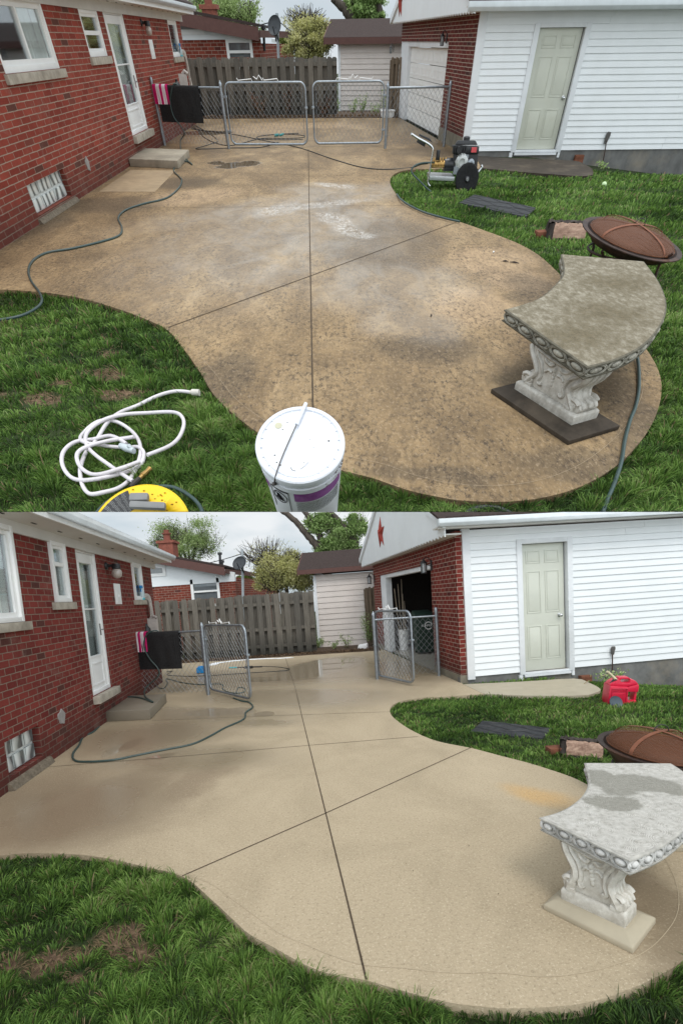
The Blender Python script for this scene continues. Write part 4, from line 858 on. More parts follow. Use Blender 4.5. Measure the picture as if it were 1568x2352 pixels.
# ------------------------------------------------------------------ wooden fence
def wood_fence(Y, p, q, z1, nb, rails, label, group=None, mat=None, tilt=0.):
    W = Wall(Y, p, q); L = W.L; T = Thing(Y, 'wooden_fence', label, 'fence', W.p(0, 0), group); mt = mat or M_fence; sp = L/nb; w = sp*.60
    fr, bk = MB(), MB()
    for i in range(nb):
        for mb, o, ph in ((fr, .045, .25), (bk, -.06, .75)):
            u = (i+ph)*sp+rng.normal(0, .008); h = z1+rng.normal(0, .015); z0 = .06+rng.normal(0, .01); ww = w*rng.uniform(.9, 1.05); c = ww*.22; dx = rng.normal(0, .006)
            pts = [W.p(u-ww/2, z0, o), W.p(u+ww/2, z0, o), W.p(u+ww/2+dx, h-c, o), W.p(u+ww/2-c+dx, h, o), W.p(u-ww/2+c+dx, h, o), W.p(u-ww/2+dx, h-c, o)]; mb.extr(pts, W.N*.019)
    T.part('front_boards', fr, mt); T.part('back_boards', bk, mt)
    for z in rails:
        s = MB(); s.wbox(W, -.02, L+.02, z-.045, z+.045, -.038, .043); T.part('rail', s, mt)
    for u in np.arange(0, L+.1, 2.4):
        s = MB(); s.wbox(W, min(u, L)-.045, min(u, L)+.045, -.2, z1-.05, -.15, -.065); T.part('post', s, mt)
    return W
FS = {
 'A': dict(f0=(436, 271), f1=(773, 269), ftop=130, rails=(146, 203), nb=17, shed=dict(fl=(779, 255), fr=(905, 256), bl=(766, 243), top=96, eave=90, ridgeL=(759, 49), ridgeR=(862, 53), eaveL=(765, 88)), ng=12,
           f2=((893, 268), (912, 268), 132)),
 'B': dict(f0=(352, 1524), f1=(727, 1499.5), ftop=1357, rails=(1380, 1438), nb=18, shed=dict(fl=(733, 1488), fr=(866, 1480), bl=(722, 1476), top=1322, eave=1310, ridgeL=(695, 1273), ridgeR=(809, 1271), eaveL=(709, 1314)), ng=12,
           f2=((847, 1484), (866, 1482), 1350)),
}
def build_back(Y):
    n = Y.n; d = FS[n]; ly = label_yard(n); p, q = Y.g(*d['f0']), Y.g(*d['f1']); z1 = zat(Y, q, d['ftop']); rl = [zat(Y, q, y) for y in d['rails']]+[.3]
    wood_fence(Y, p, q, z1, d['nb'], rl, 'long weathered grey board fence behind the concrete '+ly, 'weathered board fences')
    a, b = Y.g(*d['f2'][0]), Y.g(*d['f2'][1]); a[1] = b[1] = max(a[1], b[1]); a = a+V([0, -.0, 0]); wood_fence(Y, a, b+V([.1, 0, 0]), zat(Y, a, d['f2'][2]), 3, [.5, 1.2], 'narrow brown board fence piece between shed and garage '+ly, 'narrow fence pieces', M_fence2)
    # shed
    s_ = d['shed']; fl, fr = Y.g(*s_['fl']), Y.g(*s_['fr']); fl[2] = fr[2] = 0; fr = V([fr[0]+.7, fl[1]+(fr[1]-fl[1])*1.0, 0]); WF = Wall(Y, fl, fr); L = WF.L; zt = zat(Y, fl, s_['top']); dep = 2.6
    T = Thing(Y, 'garden_shed', 'pale pink lap-sided shed with brown shingle roof '+ly, 'shed', WF.p(0, 0))
    lp = Y.g(*s_['bl'])-fl; lean = min(0., lp[0])/max(.3, lp[1]) if lp[1] > .2 else -.1; B = -WF.N*dep+WF.U*(lean*dep*.25)
    m = MB(); m.extr([WF.p(0, 0, -.02), WF.p(L, 0, -.02), WF.p(L, zt, -.02), WF.p(0, zt, -.02)], B); T.part('shed_body', m, M_shed)
    T.part('front_siding', siding(WF, 0, L, .02, zt, 13, [], .022), M_shed)
    WL = Wall(Y, fl, fl+B); ops = (.55, 1.45, 0, zt*.86); T.part('side_siding', siding(WL, 0, WL.L, .02, zt, 13, [ops], .018), M_shed)
    s = MB(); s.frame(WL, ops[0], ops[1], .0, ops[3], .08, -.02, .03); F = T.part('door_frame', s, M_trim); s = MB(); s.wbox(WL, ops[0]+.08, ops[1]-.08, .0, ops[3]-.08, -.01, .012); DR = T.part('door', s, M_doorgrey)
    s = MB(); s.wbox(WF, -.03, .06, .0, zt, -.01, .03); T.part('corner_board', s, M_trim)
    # roof: front eave low, ridge behind, gable overhang to the left
    ze = zat(Y, WF.p(0, 0, .18), s_['eave']+1); RB_ = -1.3; rz = None
    pr = Y.aty(*s_['ridgeL'], WF.p(0, 0, RB_)[1]); zr = pr[2]; ul = (pr-WF.P).dot(WF.U)
    m = MB(); U0, U1 = ul, L+.2; m.hexa([WF.p(U0, ze, .22), WF.p(U1, ze, .22), WF.p(U1, zr, RB_), WF.p(U0, zr, RB_), WF.p(U0, ze+.05, .22), WF.p(U1, ze+.05, .22), WF.p(U1, zr+.05, RB_), WF.p(U0, zr+.05, RB_)])
    m.hexa([WF.p(U0, zr, RB_), WF.p(U1, zr, RB_), WF.p(U1, ze, 2*RB_-.22), WF.p(U0, ze, 2*RB_-.22), WF.p(U0, zr+.05, RB_), WF.p(U1, zr+.05, RB_), WF.p(U1, ze+.05, 2*RB_-.22), WF.p(U0, ze+.05, 2*RB_-.22)]); T.part('roof', m, M_shing)
    m = MB(); m.wbox(WF, U0, U1, ze-.10, ze+.045, .222, .26); 
    for (o0, z0_, o1, z1_) in ((.22, ze, RB_, zr), (2*RB_-.22, ze, RB_, zr)):
        m.hexa([WF.p(U0-.03, z0_-.13, o0), WF.p(U0-.002, z0_-.13, o0), WF.p(U0-.002, z1_-.13, o1), WF.p(U0-.03, z1_-.13, o1), WF.p(U0-.03, z0_+.05, o0), WF.p(U0-.002, z0_+.05, o0), WF.p(U0-.002, z1_+.05, o1), WF.p(U0-.03, z1_+.05, o1)])
    T.part('fascia', m, M_fascia_br)
    m = MB(); m.extr([WF.p(0, zt-.02, -.03), WF.p(0, zt-.02, 2*RB_), WF.p(0, zr-.04, RB_)], WF.U*.05); T.part('gable_end', m, M_shed)
    # neighbour's house beyond the fence
    NH = {'A': dict(Y=p[1]+4., brickL=300, brickR=598, bt=90, band=64, roofL=(380, 22), roofM=(593, 64), far=(638, 99), w1=(408, 469, 47, 80), w2=(523, 577, 93, 131), ch=(469, 499, 0, 44), base=175, side=(640, 128), pipes=((605, 64, 88), (633, 60, 66))),
          'B': dict(Y=p[1]+4., brickL=250, brickR=540, bt=1335, band=1300, roofL=(300, 1266), roofM=(516, 1304), far=(568, 1338), w1=(322, 382, 1293, 1327), w2=(442, 502, 1330, 1374), ch=(373, 405, 1236, 1284), base=1450, side=(560, 1372), pipes=((505, 1272, 1300), (510, 1290, 1300)))}[n]
    yy = NH['Y']; at = lambda x, y, k=0: Y.aty(x, y, yy+k); NB = 'brick bungalow with white gable band beyond the board fence '+ly
    ref = at(NH['brickR'], NH['bt']); zband = ref[2]; WN = Wall(Y, at(NH['brickL'], NH['bt']), ref); T = Thing(Y, 'neighbour_house', NB, 'house', WN.p(0, 0)); LN = WN.L
    w2 = [WN.uz(NH['w2'][0], NH['bt']+20)[0], WN.uz(NH['w2'][1], NH['bt']+20)[0], WN.uz(NH['w2'][1], NH['w2'][3])[1], WN.uz(NH['w2'][1], NH['w2'][2])[1]]
    T.part('brick_wall', weld(wallgrid(WN, 0, LN, -.2, zband, [tuple(w2)], .2)), M_brick_far)
    rl, rm, rf = WN.shifted(.4).uz(*NH['roofL']), WN.shifted(.4).uz(*NH['roofM']), WN.shifted(.4).uz(*NH['far'])
    def rz(u): return rl[1]+(rm[1]-rl[1])*(u-rl[0])/(rm[0]-rl[0])
    m = MB(); m.extr([WN.p(0, zband, .03), WN.p(LN, zband, .03), WN.p(LN, rz(LN)-.1, .03), WN.p(0, rz(0)-.1, .03)], -WN.N*.2); T.part('white_band', m, M_vinyl)
    ue = rm[0]; m = MB(); m.extr([WN.p(-1, rz(-1)-.30, .40), WN.p(ue, rz(ue)-.30, .40), WN.p(ue, rz(ue)+.02, .40), WN.p(-1, rz(-1)+.02, .40)], WN.N*.04); T.part('fascia', m, M_fascia_br)
    m = MB(); m.extr([WN.p(-1, rz(-1)+.02, .45), WN.p(ue+.06, rz(ue)+.02, .45), WN.p(ue+.06, rz(ue)+.09, .45), WN.p(-1, rz(-1)+.09, .45)], -WN.N*6); T.part('roof', m, M_shing)
    # side wall runs away to the right
    m = MB(); m.extr([WN.p(LN, -.2, -.25), WN.p(LN+.9, -.2, -6), WN.p(LN+.9, rz(ue)-.4, -6), WN.p(LN, rz(ue)-.35, -.25)], -WN.U*.2); T.part('side_wall', m, M_brick_far)
    m = MB(); m.extr([WN.p(ue+.05, rz(ue)-.22, .38), WN.p(ue+1.0, rz(ue)-.22, -6), WN.p(ue+1.0, rz(ue)-.05, -6), WN.p(ue+.05, rz(ue)-.05, .38)], -WN.U*.05); T.part('side_fascia', m, M_fascia_br)
    f = MB(); f.frame(WN, w2[0]-.05, w2[1]+.05, w2[2]-.3, w2[3]+.05, .10, -.05, .03); f.wbox(WN, w2[0]+.05, w2[1]-.05, (w2[2]+w2[3])/2-.10, (w2[2]+w2[3])/2-.03, -.05, .02); F = T.part('window', f, M_white); f = MB(); f.wbox(WN, w2[0]+.04, w2[1]-.04, w2[2]-.2, w2[3]-.04, -.06, -.04); T.part('pane', f, M_net, F)
    w1 = [WN.uz(NH['w1'][0], NH['bt']-20)[0], WN.uz(NH['w1'][1], NH['bt']-20)[0], WN.uz(NH['w1'][0], NH['w1'][3])[1], WN.uz(NH['w1'][0], NH['w1'][2])[1]]; dz = rz(w1[1])-rz(w1[0])
    f = MB(); a, b, c, e = w1
    q = [WN.p(a, c, .035), WN.p(b, c, .035), WN.p(b, e+dz*.6, .035), WN.p(a, e, .035)]; f.extr(q, WN.N*.03); F = T.part('slanted_window', f, M_white); f = MB(); f.extr([WN.p(a+.15, c+.12, .067), WN.p(b-.12, c+.12, .067), WN.p(b-.12, e+dz*.6-.12, .067), WN.p(a+.15, e-.10, .067)], WN.N*.01); T.part('pane', f, M_net2, F)
    c = NH['ch']; P0 = at(c[0], c[3], 3.5); P1 = at(c[1], c[3], 3.5); zc = at(c[0], c[2]+14 if n == 'B' else c[2]+22, 3.5)[2]; m = MB(); m.box(P0[0], P1[0], yy+3.2, yy+3.9, P0[2]-1.2, zc); m.box(P0[0]-.08, P1[0]+.08, yy+3.15, yy+3.95, zc+.002, zc+.12)
    CH = T.part('chimney', m, simple('chimney_brick', (.24, .085, .06), .9, var=.25)); m = MB(); xm = (P0[0]+P1[0])/2; m.lathe(V([xm, yy+3.5, zc+.12]), [(.16, 0), (.14, .30), (.20, .31), (.20, .36), (.11, .37), (.12, .50)], 12); T.part('chimney_pot', m, simple('clay_pot', (.20, .07, .05), .8), CH)
    for x, y0, y1 in NH['pipes']:
        b = at(x, y1, .5); t_ = at(x, y0, .5); m = MB(); m.tube([b-V([0, 0, .3]), t_], .05, 8); m.lathe(t_, [(.09, -.04), (.09, .05)], 8); T.part('vent_pipe', m, M_black)
    # satellite dish
    DX = {'A': ((631, 60), 16, (636, 30), (636, 133), 3.2), 'B': ((551, 1294), 17, (556, 1262), (554, 1366), 3.2)}[n]; yd = yy-1.2
    c = Y.aty(*DX[0], yd); pt = Y.aty(*DX[2], yd+.2); pb = Y.aty(*DX[3], yd+.2); r = DX[1]*Y.sc(c)[0]; T = Thing(Y, 'satellite_dish', 'dark satellite dish on a grey pole above the neighbour roof '+ly, 'satellite dish', pb, 'satellite dishes')
    ax = V([-.25, -.80, .42]); ax /= np.linalg.norm(ax); ux = np.cross(ax, V([0, 0, 1.])); ux /= np.linalg.norm(ux); uy = np.cross(ax, ux); Mx = np.stack([ux, uy, ax], 1)
    m = MB(); m.lathe(c, [(.02, -r*.22), (r*.5, -r*.14), (r*.85, -r*.03), (r, .03), (r*1.0, .05), (r*.84, .0), (r*.5, -r*.10), (.02, -r*.18)], 28, Mx); T.part('dish', m, simple('dish_grey', (.05, .055, .06), .5), smooth=60)
    m = MB(); m.tube([c-ax*r*.2, c-ax*r*.5+V([0, 0, -.1]), V([pt[0], pt[1], c[2]-.35])], .03, 6); m.tube([c-uy*r*.0-V([0, 0, r]), c+ax*r*.9-V([0, 0, r*.4])], .018, 5); T.part('arm', m, M_black)
    m = MB(); m.tube([pb-V([0, 0, 1.]), pt], .05, 8); T.part('pole', m, M_pvc)
    # overhead wire
    e = Y.aty(800 if n == 'A' else 740, 66 if n == 'A' else 1332, yd+9); m = MB(); a = pt-V([0, 0, .15]); m.tube([a*(1-t)+e*t-V([0, 0, .5*math.sin(math.pi*t)]) for t in np.linspace(0, 1, 16)], .014, 4)
    l_ = Y.aty(420 if n == 'A' else 330, 18 if n == 'A' else 1290, yd+3); m.tube([a*(1-t)+l_*t-V([0, 0, .3*math.sin(math.pi*t)]) for t in np.linspace(0, 1, 12)], .014, 4)
    solo(Y, 'overhead_wire', m, M_black, 'thin overhead wire slung from the dish pole '+ly, 'wire', base=a, group='overhead wires')
    # small white shed/garage roof far behind
    zz = yy+11; x0, x1 = (638, 664) if n == 'A' else (560, 620); yt, yb = (97, 150) if n == 'A' else (1340, 1400); a, b, cc = Y.aty(x0, yt, zz), Y.aty(x1, yt+10, zz), Y.aty(x1+6, yb, zz)
    W3 = Wall(Y, a, b); m = MB(); m.extr([W3.p(0, 0), W3.p(W3.L, 0), W3.p(W3.L, b[2]), W3.p(0, a[2])], -W3.N*3); T = Thing(Y, 'far_outbuilding', 'small white clad outbuilding in the gap beyond the dish '+ly, 'outbuilding', W3.p(0, 0), 'far white outbuildings'); T.part('wall', m, M_vinyl)
    m = MB(); m.extr([W3.p(-.3, a[2]+.0, .2), W3.p(W3.L+.3, b[2]+.0, .2), W3.p(W3.L+.3, b[2]+.12, .2), W3.p(-.3, a[2]+.12, .2)], -W3.N*3.4); T.part('roof', m, M_trim)
    # trees
    TR = {'A': dict(t1=[(500, 35, 62, 42), (545, 45, 45, 30), (560, 15, 30, 30), (470, 10, 40, 30)], bush=[(716, 92, 42, 40), (745, 88, 28, 34), (690, 105, 30, 28), (728, 62, 22, 18)], lime=[(655, 90, 14, 10)], big=[(820, 15, 30, 20), (852, 8, 26, 24), (838, 38, 26, 13), (860, 40, 18, 12)],
             limb=[[(765, -6), (778, 8), (797, 28), (812, 48), (822, 64)], [(842, -10), (868, 20), (872, 50)]], tw=[(700, 50, 40, 30)]),
          'B': dict(t1=[(430, 1238, 62, 40), (470, 1250, 45, 34), (395, 1232, 38, 30), (360, 1250, 20, 20)], bush=[(655, 1315, 50, 40), (690, 1320, 30, 38), (620, 1335, 34, 30), (668, 1285, 26, 18)], lime=[(575, 1328, 24, 12)], big=[(745, 1200, 36, 24), (775, 1240, 40, 22), (815, 1200, 30, 26), (800, 1255, 30, 12), (745, 1262, 22, 8)],
             limb=[[(640, 1168), (672, 1192), (700, 1222), (722, 1250), (745, 1290)], [(740, 1160), (790, 1210), (815, 1262)], [(690, 1160), (715, 1200), (735, 1235)]], tw=[(610, 1280, 50, 34)])}[n]
    def bl(L_, Yd):
        out = []
        for x, y, rx, ry in L_: P = Y.aty(x, y, Yd); a, b = Y.sc(P); rx, ry = rx*1.18, ry*1.12; out.append((*P, rx*a, rx*a*.8, ry*b*1.05))
        return out
    Yd = yy+9; b = bl(TR['t1'], Yd); g0 = V([b[0][0], Yd, 0]); t0 = V(b[0][:3])
    tree(Y, 'leafy_tree', 'tall fresh green tree rising behind the neighbour house chimney '+ly, 'tree', g0, [([g0, g0+(t0-g0)*.6, t0+V([0, 0, b[0][5]*.6])], .16, .03)]+[([g0+(t0-g0)*.6, (t0+V(q[:3]))/2, V(q[:3])+V([0, 0, q[5]*.7])], .09, .015) for q in b[1:]], b, M_leaf_grn2, 15000, .055, 'trees beyond the fence', twigs=190, gap=-.15)
    Yd = p[1]+3.2; b = bl(TR['bush'], Yd); g0 = V([b[0][0], Yd, 0]); t0 = V(b[0][:3])
    tree(Y, 'budding_bush', 'big yellow-green budding bush between dish and shed '+ly, 'bush', g0, [([g0, t0, V(q[:3])+V([0, 0, q[5]*.8])], .05, .01) for q in b], b, M_leaf_yel, 26000, .04, 'budding bushes', twigs=340, gap=-.5)
    Yd = p[1]+9; b = bl(TR['tw'], Yd); g0 = V([b[0][0], Yd, 0]); t0 = V(b[0][:3])
    tree(Y, 'bare_tree', 'thin almost leafless tree poking above the budding bush '+ly, 'tree', g0, [([g0, t0], .08, .03)], b, M_leaf_yel, 500, .05, 'trees beyond the fence', twigs=110, tw=.022, gap=-.3)
    b = bl(TR['lime'], Yd+2); g0 = V([b[0][0], Yd+2, 0]); tree(Y, 'lime_shrub', 'low lime green shrub seen in the gap beside the dish '+ly, 'shrub', g0, [([g0, V(b[0][:3])], .06, .02)], b, M_leaf_lime, 1800, .09, 'lime shrubs')
    Yd = yy+6; b = bl(TR['big'], Yd); limbs = [[Y.aty(x, y, Yd) for x, y in l] for l in TR['limb']]; root = V([limbs[0][-1][0]+.6, Yd, 0])
    tree(Y, 'old_tree', 'big dark leaning tree with thick limbs behind the shed roof '+ly, 'tree', root, [([root, limbs[0][-1]]+limbs[0][::-1][1:], .24, .12)]+[([limbs[0][-1]-V([0, 0, .5])]+l[::-1], .20, .11) for l in limbs[1:]], b, M_leaf_grn, 34000, .07, 'trees beyond the fence', twigs=150, tw=.014, gap=-.2)
M_net = glass_mat('reflecting_pane', (.16, .18, .19)); M_net2 = glass_mat('grey_pane', (.20, .22, .22), .15)
M_leaf_grn2 = leaf_mat('spring_leaves', [(0, (.16, .22, .08)), (.5, (.30, .40, .15)), (1, (.50, .58, .30))])
# ------------------------------------------------------------------ ground, patio, lawns
LAWN_Z = -.035
PT = {
 'A': [(-260, 700), (-60, 668), (0, 665), (60, 668), (130, 675), (200, 688), (280, 712), (340, 735), (385, 758), (425, 805), (460, 855), (490, 905), (530, 945), (580, 985), (650, 1030), (720, 1060), (783, 1080), (855, 1098), (934, 1125), (1000, 1140), (1066, 1150), (1165, 1152), (1260, 1140), (1345, 1112), (1420, 1065), (1480, 1000), (1510, 940), (1518, 880), (1500, 828), (1460, 775), (1400, 725), (1330, 675), (1283, 628), (1235, 585), (1180, 555), (1100, 525), (1050, 508), (1000, 495), (955, 480), (925, 460), (905, 440), (895, 415), (908, 398), (940, 390), (1000, 388), (1106, 387)],
 'B': [(-260, 1990), (-60, 1966), (0, 1965), (60, 1960), (170, 1962), (250, 1972), (330, 1990), (420, 2013), (480, 2061), (532, 2109), (572, 2145), (627, 2175), (680, 2205), (735, 2230), (790, 2243), (843, 2252), (940, 2280), (1035, 2303), (1100, 2311), (1167, 2316), (1287, 2311), (1350, 2302), (1407, 2286), (1490, 2252), (1568, 2205), (1610, 2150), (1628, 2080), (1600, 2000), (1540, 1925), (1460, 1865), (1400, 1830), (1344, 1800), (1302, 1781), (1219, 1754), (1150, 1736), (1081, 1718), (1003, 1702), (950, 1680), (915, 1658), (897, 1640), (897, 1625), (915, 1612), (960, 1603), (1020, 1600), (1110, 1594)]}
SLAB = {'A': [(1106, 387), (1148, 391), (1256, 400), (1349, 405), (1360, 391), (1340, 377), (1310, 369), (1183, 364), (1090, 358)],
        'B': [(1110, 1594), (1200, 1598), (1330, 1598), (1365, 1592), (1378, 1583), (1350, 1568), (1317, 1559), (1195, 1566), (1063, 1572)]}
def lawn_drop(Y, x, y, gi):
    """the lawn falls away along the garage side wall"""
    WS, e, zz = gi; x = np.asarray(x, float); y = np.asarray(y, float)
    u = (x-WS.P[0])*WS.U[0]+(y-WS.P[1])*WS.U[1]; o = (x-WS.P[0])*WS.N[0]+(y-WS.P[1])*WS.N[1]
    a = np.clip((u-1.4)/(e-1.4), 0, 2.); f = np.clip(1-o/(3.6 if Y.n == 'A' else 2.6), 0, 1); return -zz*a*f*f*(3-2*f)
def build_ground(Y, WH, WF, WS, hi, gi_):
    n = Y.n; ly = label_yard(n); g = G[n]; e, ez = WS.uz(*g['eR']); gi = (WS, e, max(0., LAWN_Z-ez))
    # lawn sheet (solid) with real relief, patio and sidewalk slabs above it
    if n == 'A': xs = np.concatenate([np.arange(-16, -6, 2.), np.arange(-6, 12, .3), np.arange(12, 30, 2.)]); ys = np.concatenate([np.arange(.2, 16, .3), np.arange(16, 62, 3.)])
    else: xs = np.concatenate([[-30, -20], np.arange(-10, 10, .25), [12, 20, 34]]); ys = np.concatenate([[-.6], np.arange(-.5, 13, .25), [14, 20, 40, 60]])
    Xg, Yg = np.meshgrid(xs, ys, indexing='ij'); Zg = LAWN_Z-.012+.012*np.sin(Xg*2.3)*np.cos(Yg*1.9)+lawn_drop(Y, Xg, Yg, gi)
    nx, ny = Xg.shape; top = np.stack([Xg, Yg, Zg], -1).reshape(-1, 3); bot = top.copy(); bot[:, 2] = -2.2 if n == 'A' else -3.
    s = MB(); s.v = [tuple(p) for p in top]+[tuple(p) for p in bot]; N = nx*ny
    for i in range(nx-1):
        for j in range(ny-1):
            a = i*ny+j; s.f.append((a, a+ny, a+ny+1, a+1)); s.m.append(0); s.f.append((N+a, N+a+1, N+a+ny+1, N+a+ny)); s.m.append(1)
    ring = [i*ny for i in range(nx)]+[(nx-1)*ny+j for j in range(1, ny)]+[i*ny+ny-1 for i in range(nx-2, -1, -1)]+[j for j in range(ny-2, 0, -1)]
    for k in range(len(ring)): a, b = ring[k], ring[(k+1) % len(ring)]; s.f.append((a, N+a, N+b, b)); s.m.append(1)
    s.uv = [None]*len(s.f)
    t = NT('lawn_soil_'+n); co = t.coord(); d = t.ramp(t.noise(4, 6, .7, co), [(.35, (.022, .035, .012)), (.55, (.035, .05, .018)), (.7, (.07, .055, .03))])
    bare = blob_mask(t, [(*Y.g(x, y)[:2], rx, ry, 0) for x, y, rx, ry in SOIL[n]], .07, soft=.4); sc = t.ramp(t.noise(28, 6, .8, co), [(.3, (.055, .033, .022)), (.5, (.13, .085, .055)), (.62, (.24, .16, .10)), (.75, (.34, .27, .20))])
    t.set(color=t.mix(bare, d, sc), rough=.95, spec=.2); t.bump(t.noise(60, 5, .8, co), .9, .01)
    solo(Y, 'ground', s, [t.m, M_under], None, None, base=V([0, 0, 0]), kind='structure', fix=False)
    # patio outline
    pts = [Y.g(*p)[:2] for p in PT[n]]; K = WF.p(WF.L, 0); Fp = WF.p(0, 0); f0, f1 = Y.g(*FS[n]['f0']), Y.g(*FS[n]['f1'])
    sl = [Y.g(*p)[:2] for p in SLAB[n]]
    edge = [V([*p, 0]) for p in pts]; sm = catmull(edge[:-1], 4)+[edge[-1]]
    u0 = WH.p(-3, 0, -.05); uc = WH.p(hi['uc'], 0, -.05)
    bk = .42 if n == 'B' else .30
    far = [K-WS.N*.0+WF.N*0, Fp+WF.U*0-WS.N*.1, V([Fp[0]-.05, f1[1]-bk, 0]), V([f1[0], f1[1]-bk, 0]), V([f0[0], f0[1]-bk, 0]), V([uc[0]-3, f0[1]-bk, 0]), V([uc[0]-3, uc[1], 0]), uc, u0]
    poly = [p[:2] for p in sm]+[V(sl[-1])]+[p[:2] for p in far]
    s = MB(); s.prism(poly, -.16, 0.)
    P = solo(Y, 'concrete_patio', s, M_conc[n], None, None, base=V([0, 0, 0]), kind='structure')
    s = MB(); s.prism([p[:2] for p in catmull([V([*p, 0]) for p in sl], 3)], -.13, .004); solo(Y, 'sidewalk', s, M_pad2[n], None, None, base=V([0, 0, 0]), kind='structure')
    # control joints: narrow dark strips laid on the slab
    J = {'A': [[(708, 343), (709, 402), (710, 475), (713, 632), (718, 915), (722, 1058)], [(388, 752), (713, 634), (1052, 509)], [(160, 475), (450, 477), (710, 474), (930, 472)], [(405, 391), (470, 394), (708, 402), (895, 404)], [(470, 300), (900, 300)]],
         'B': [[(655, 1510), (678, 1580), (692, 1640), (712, 1722), (748, 1868), (795, 2060), (841, 2251)], [(420, 2012), (748, 1868), (1080, 1718)], [(110, 1762), (420, 1737), (712, 1712), (960, 1692)], [(350, 1655), (600, 1645), (895, 1635)], [(480, 1568), (700, 1560), (880, 1552)]]}[n]
    for pl in J:
        Q = [Y.g(*p)[:2] for p in pl]; s = MB(); w = (.0065 if n == 'A' else .0045) if pl in J[:2] else .0035
        for a, b in zip(Q[:-1], Q[1:]):
            dd = (b-a)/np.linalg.norm(b-a); nn = V([-dd[1], dd[0]])*w; a = a-dd*.004; s.add([(*(a-nn), .003), (*(b-nn), .003), (*(b+nn), .003), (*(a+nn), .003)], [(0, 1, 2, 3)])
        o = mesh_obj('control_joint', s, M_joint, V([0, 0, 0]), fix=False); o.parent = P
    # tooled border line inside the curved edge
    ctr = np.mean([p[:2] for p in edge[8:30]], axis=0); s = MB(); q = []
    for a in sm[30 if n == 'A' else 24:118]:
        if a[1] < (4.6 if n == 'A' else 3.4):
            v = V(a[:2])-ctr; q.append(V([*(ctr+v*(1-.17/np.linalg.norm(v))), .003]))
    for a, b in zip(q[:-1], q[1:]):
        dd = (b-a); L = np.linalg.norm(dd); 
        if L < 1e-3: continue
        dd /= L; nn = V([-dd[1], dd[0], 0])*.0013; s.add([a-nn, b-nn, b+nn, a+nn], [(0, 1, 2, 3)])
    o = mesh_obj('tooled_line', s, simple('tooled_line', (.36, .28, .19), .9) if n == 'A' else simple('tooled_line_clean', (.475, .39, .275), .9), V([0, 0, 0]), fix=False); o.parent = P
    # planting strip and mulch along the board fence
    xa, xb = uc[0]-1., Fp[0]; s = MB(); y0 = min(f0[1], f1[1])-bk-.02
    M = 40; front = []
    for i in range(M+1):
        x = xa+(xb-xa)*i/M; yy = f0[1]+(f1[1]-f0[1])*(x-f0[0])/(f1[0]-f0[0]); front.append((x, yy-bk+.03*math.sin(i*1.7)-.02))
    back = [(xb, max(f0[1], f1[1])+1.6), (xa, max(f0[1], f1[1])+1.6)]; s.prism([V(p) for p in front+back], -.05, .022); solo(Y, 'planting_bed', s, M_mulch, None, None, base=V([0, 0, 0]), kind='structure')
    C = []
    for i in range(2600):
        t_ = rng.uniform(); x = xa+(xb-xa)*t_; yy = f0[1]+(f1[1]-f0[1])*(x-f0[0])/(f1[0]-f0[0]); C.append((x, yy-bk+abs(rng.normal(0, .22)), .03+rng.uniform(0, .03)))
    o = leaves('fallen_leaves', V(C), .03, leaf_mat('dead_leaves_'+n, [(0, (.05, .03, .02)), (.6, (.16, .10, .06)), (1, (.30, .22, .14))]), V([0, 0, 0])); place(o, Y, V([0, 0, 0])); props(o, kind='stuff')
    return poly, sl, gi
SOIL = {'A': [(235, 850, .17, .13), (250, 800, .10, .08), (90, 905, .14, .10), (140, 870, .08, .06), (235, 760, .06, .04), (260, 895, .16, .10), (-50, 900, .15, .1)],
        'B': [(275, 2130, .13, .09), (300, 2165, .13, .08), (170, 2175, .10, .06), (100, 2190, .10, .07), (10, 2190, .08, .06), (280, 2070, .05, .03), (400, 2110, .05, .04), (180, 2220, .06, .04)]}
M_pad2 = M_pad
def inpoly(P, poly):
    x, y = P[:, 0], P[:, 1]; c = np.zeros(len(P), bool); n = len(poly); j = n-1
    for i in range(n):
        xi, yi = poly[i][:2]; xj, yj = poly[j][:2]
        m = ((yi > y) != (yj > y)) & (x < (xj-xi)*(y-yi)/(yj-yi+1e-12)+xi); c ^= m; j = i
    return c
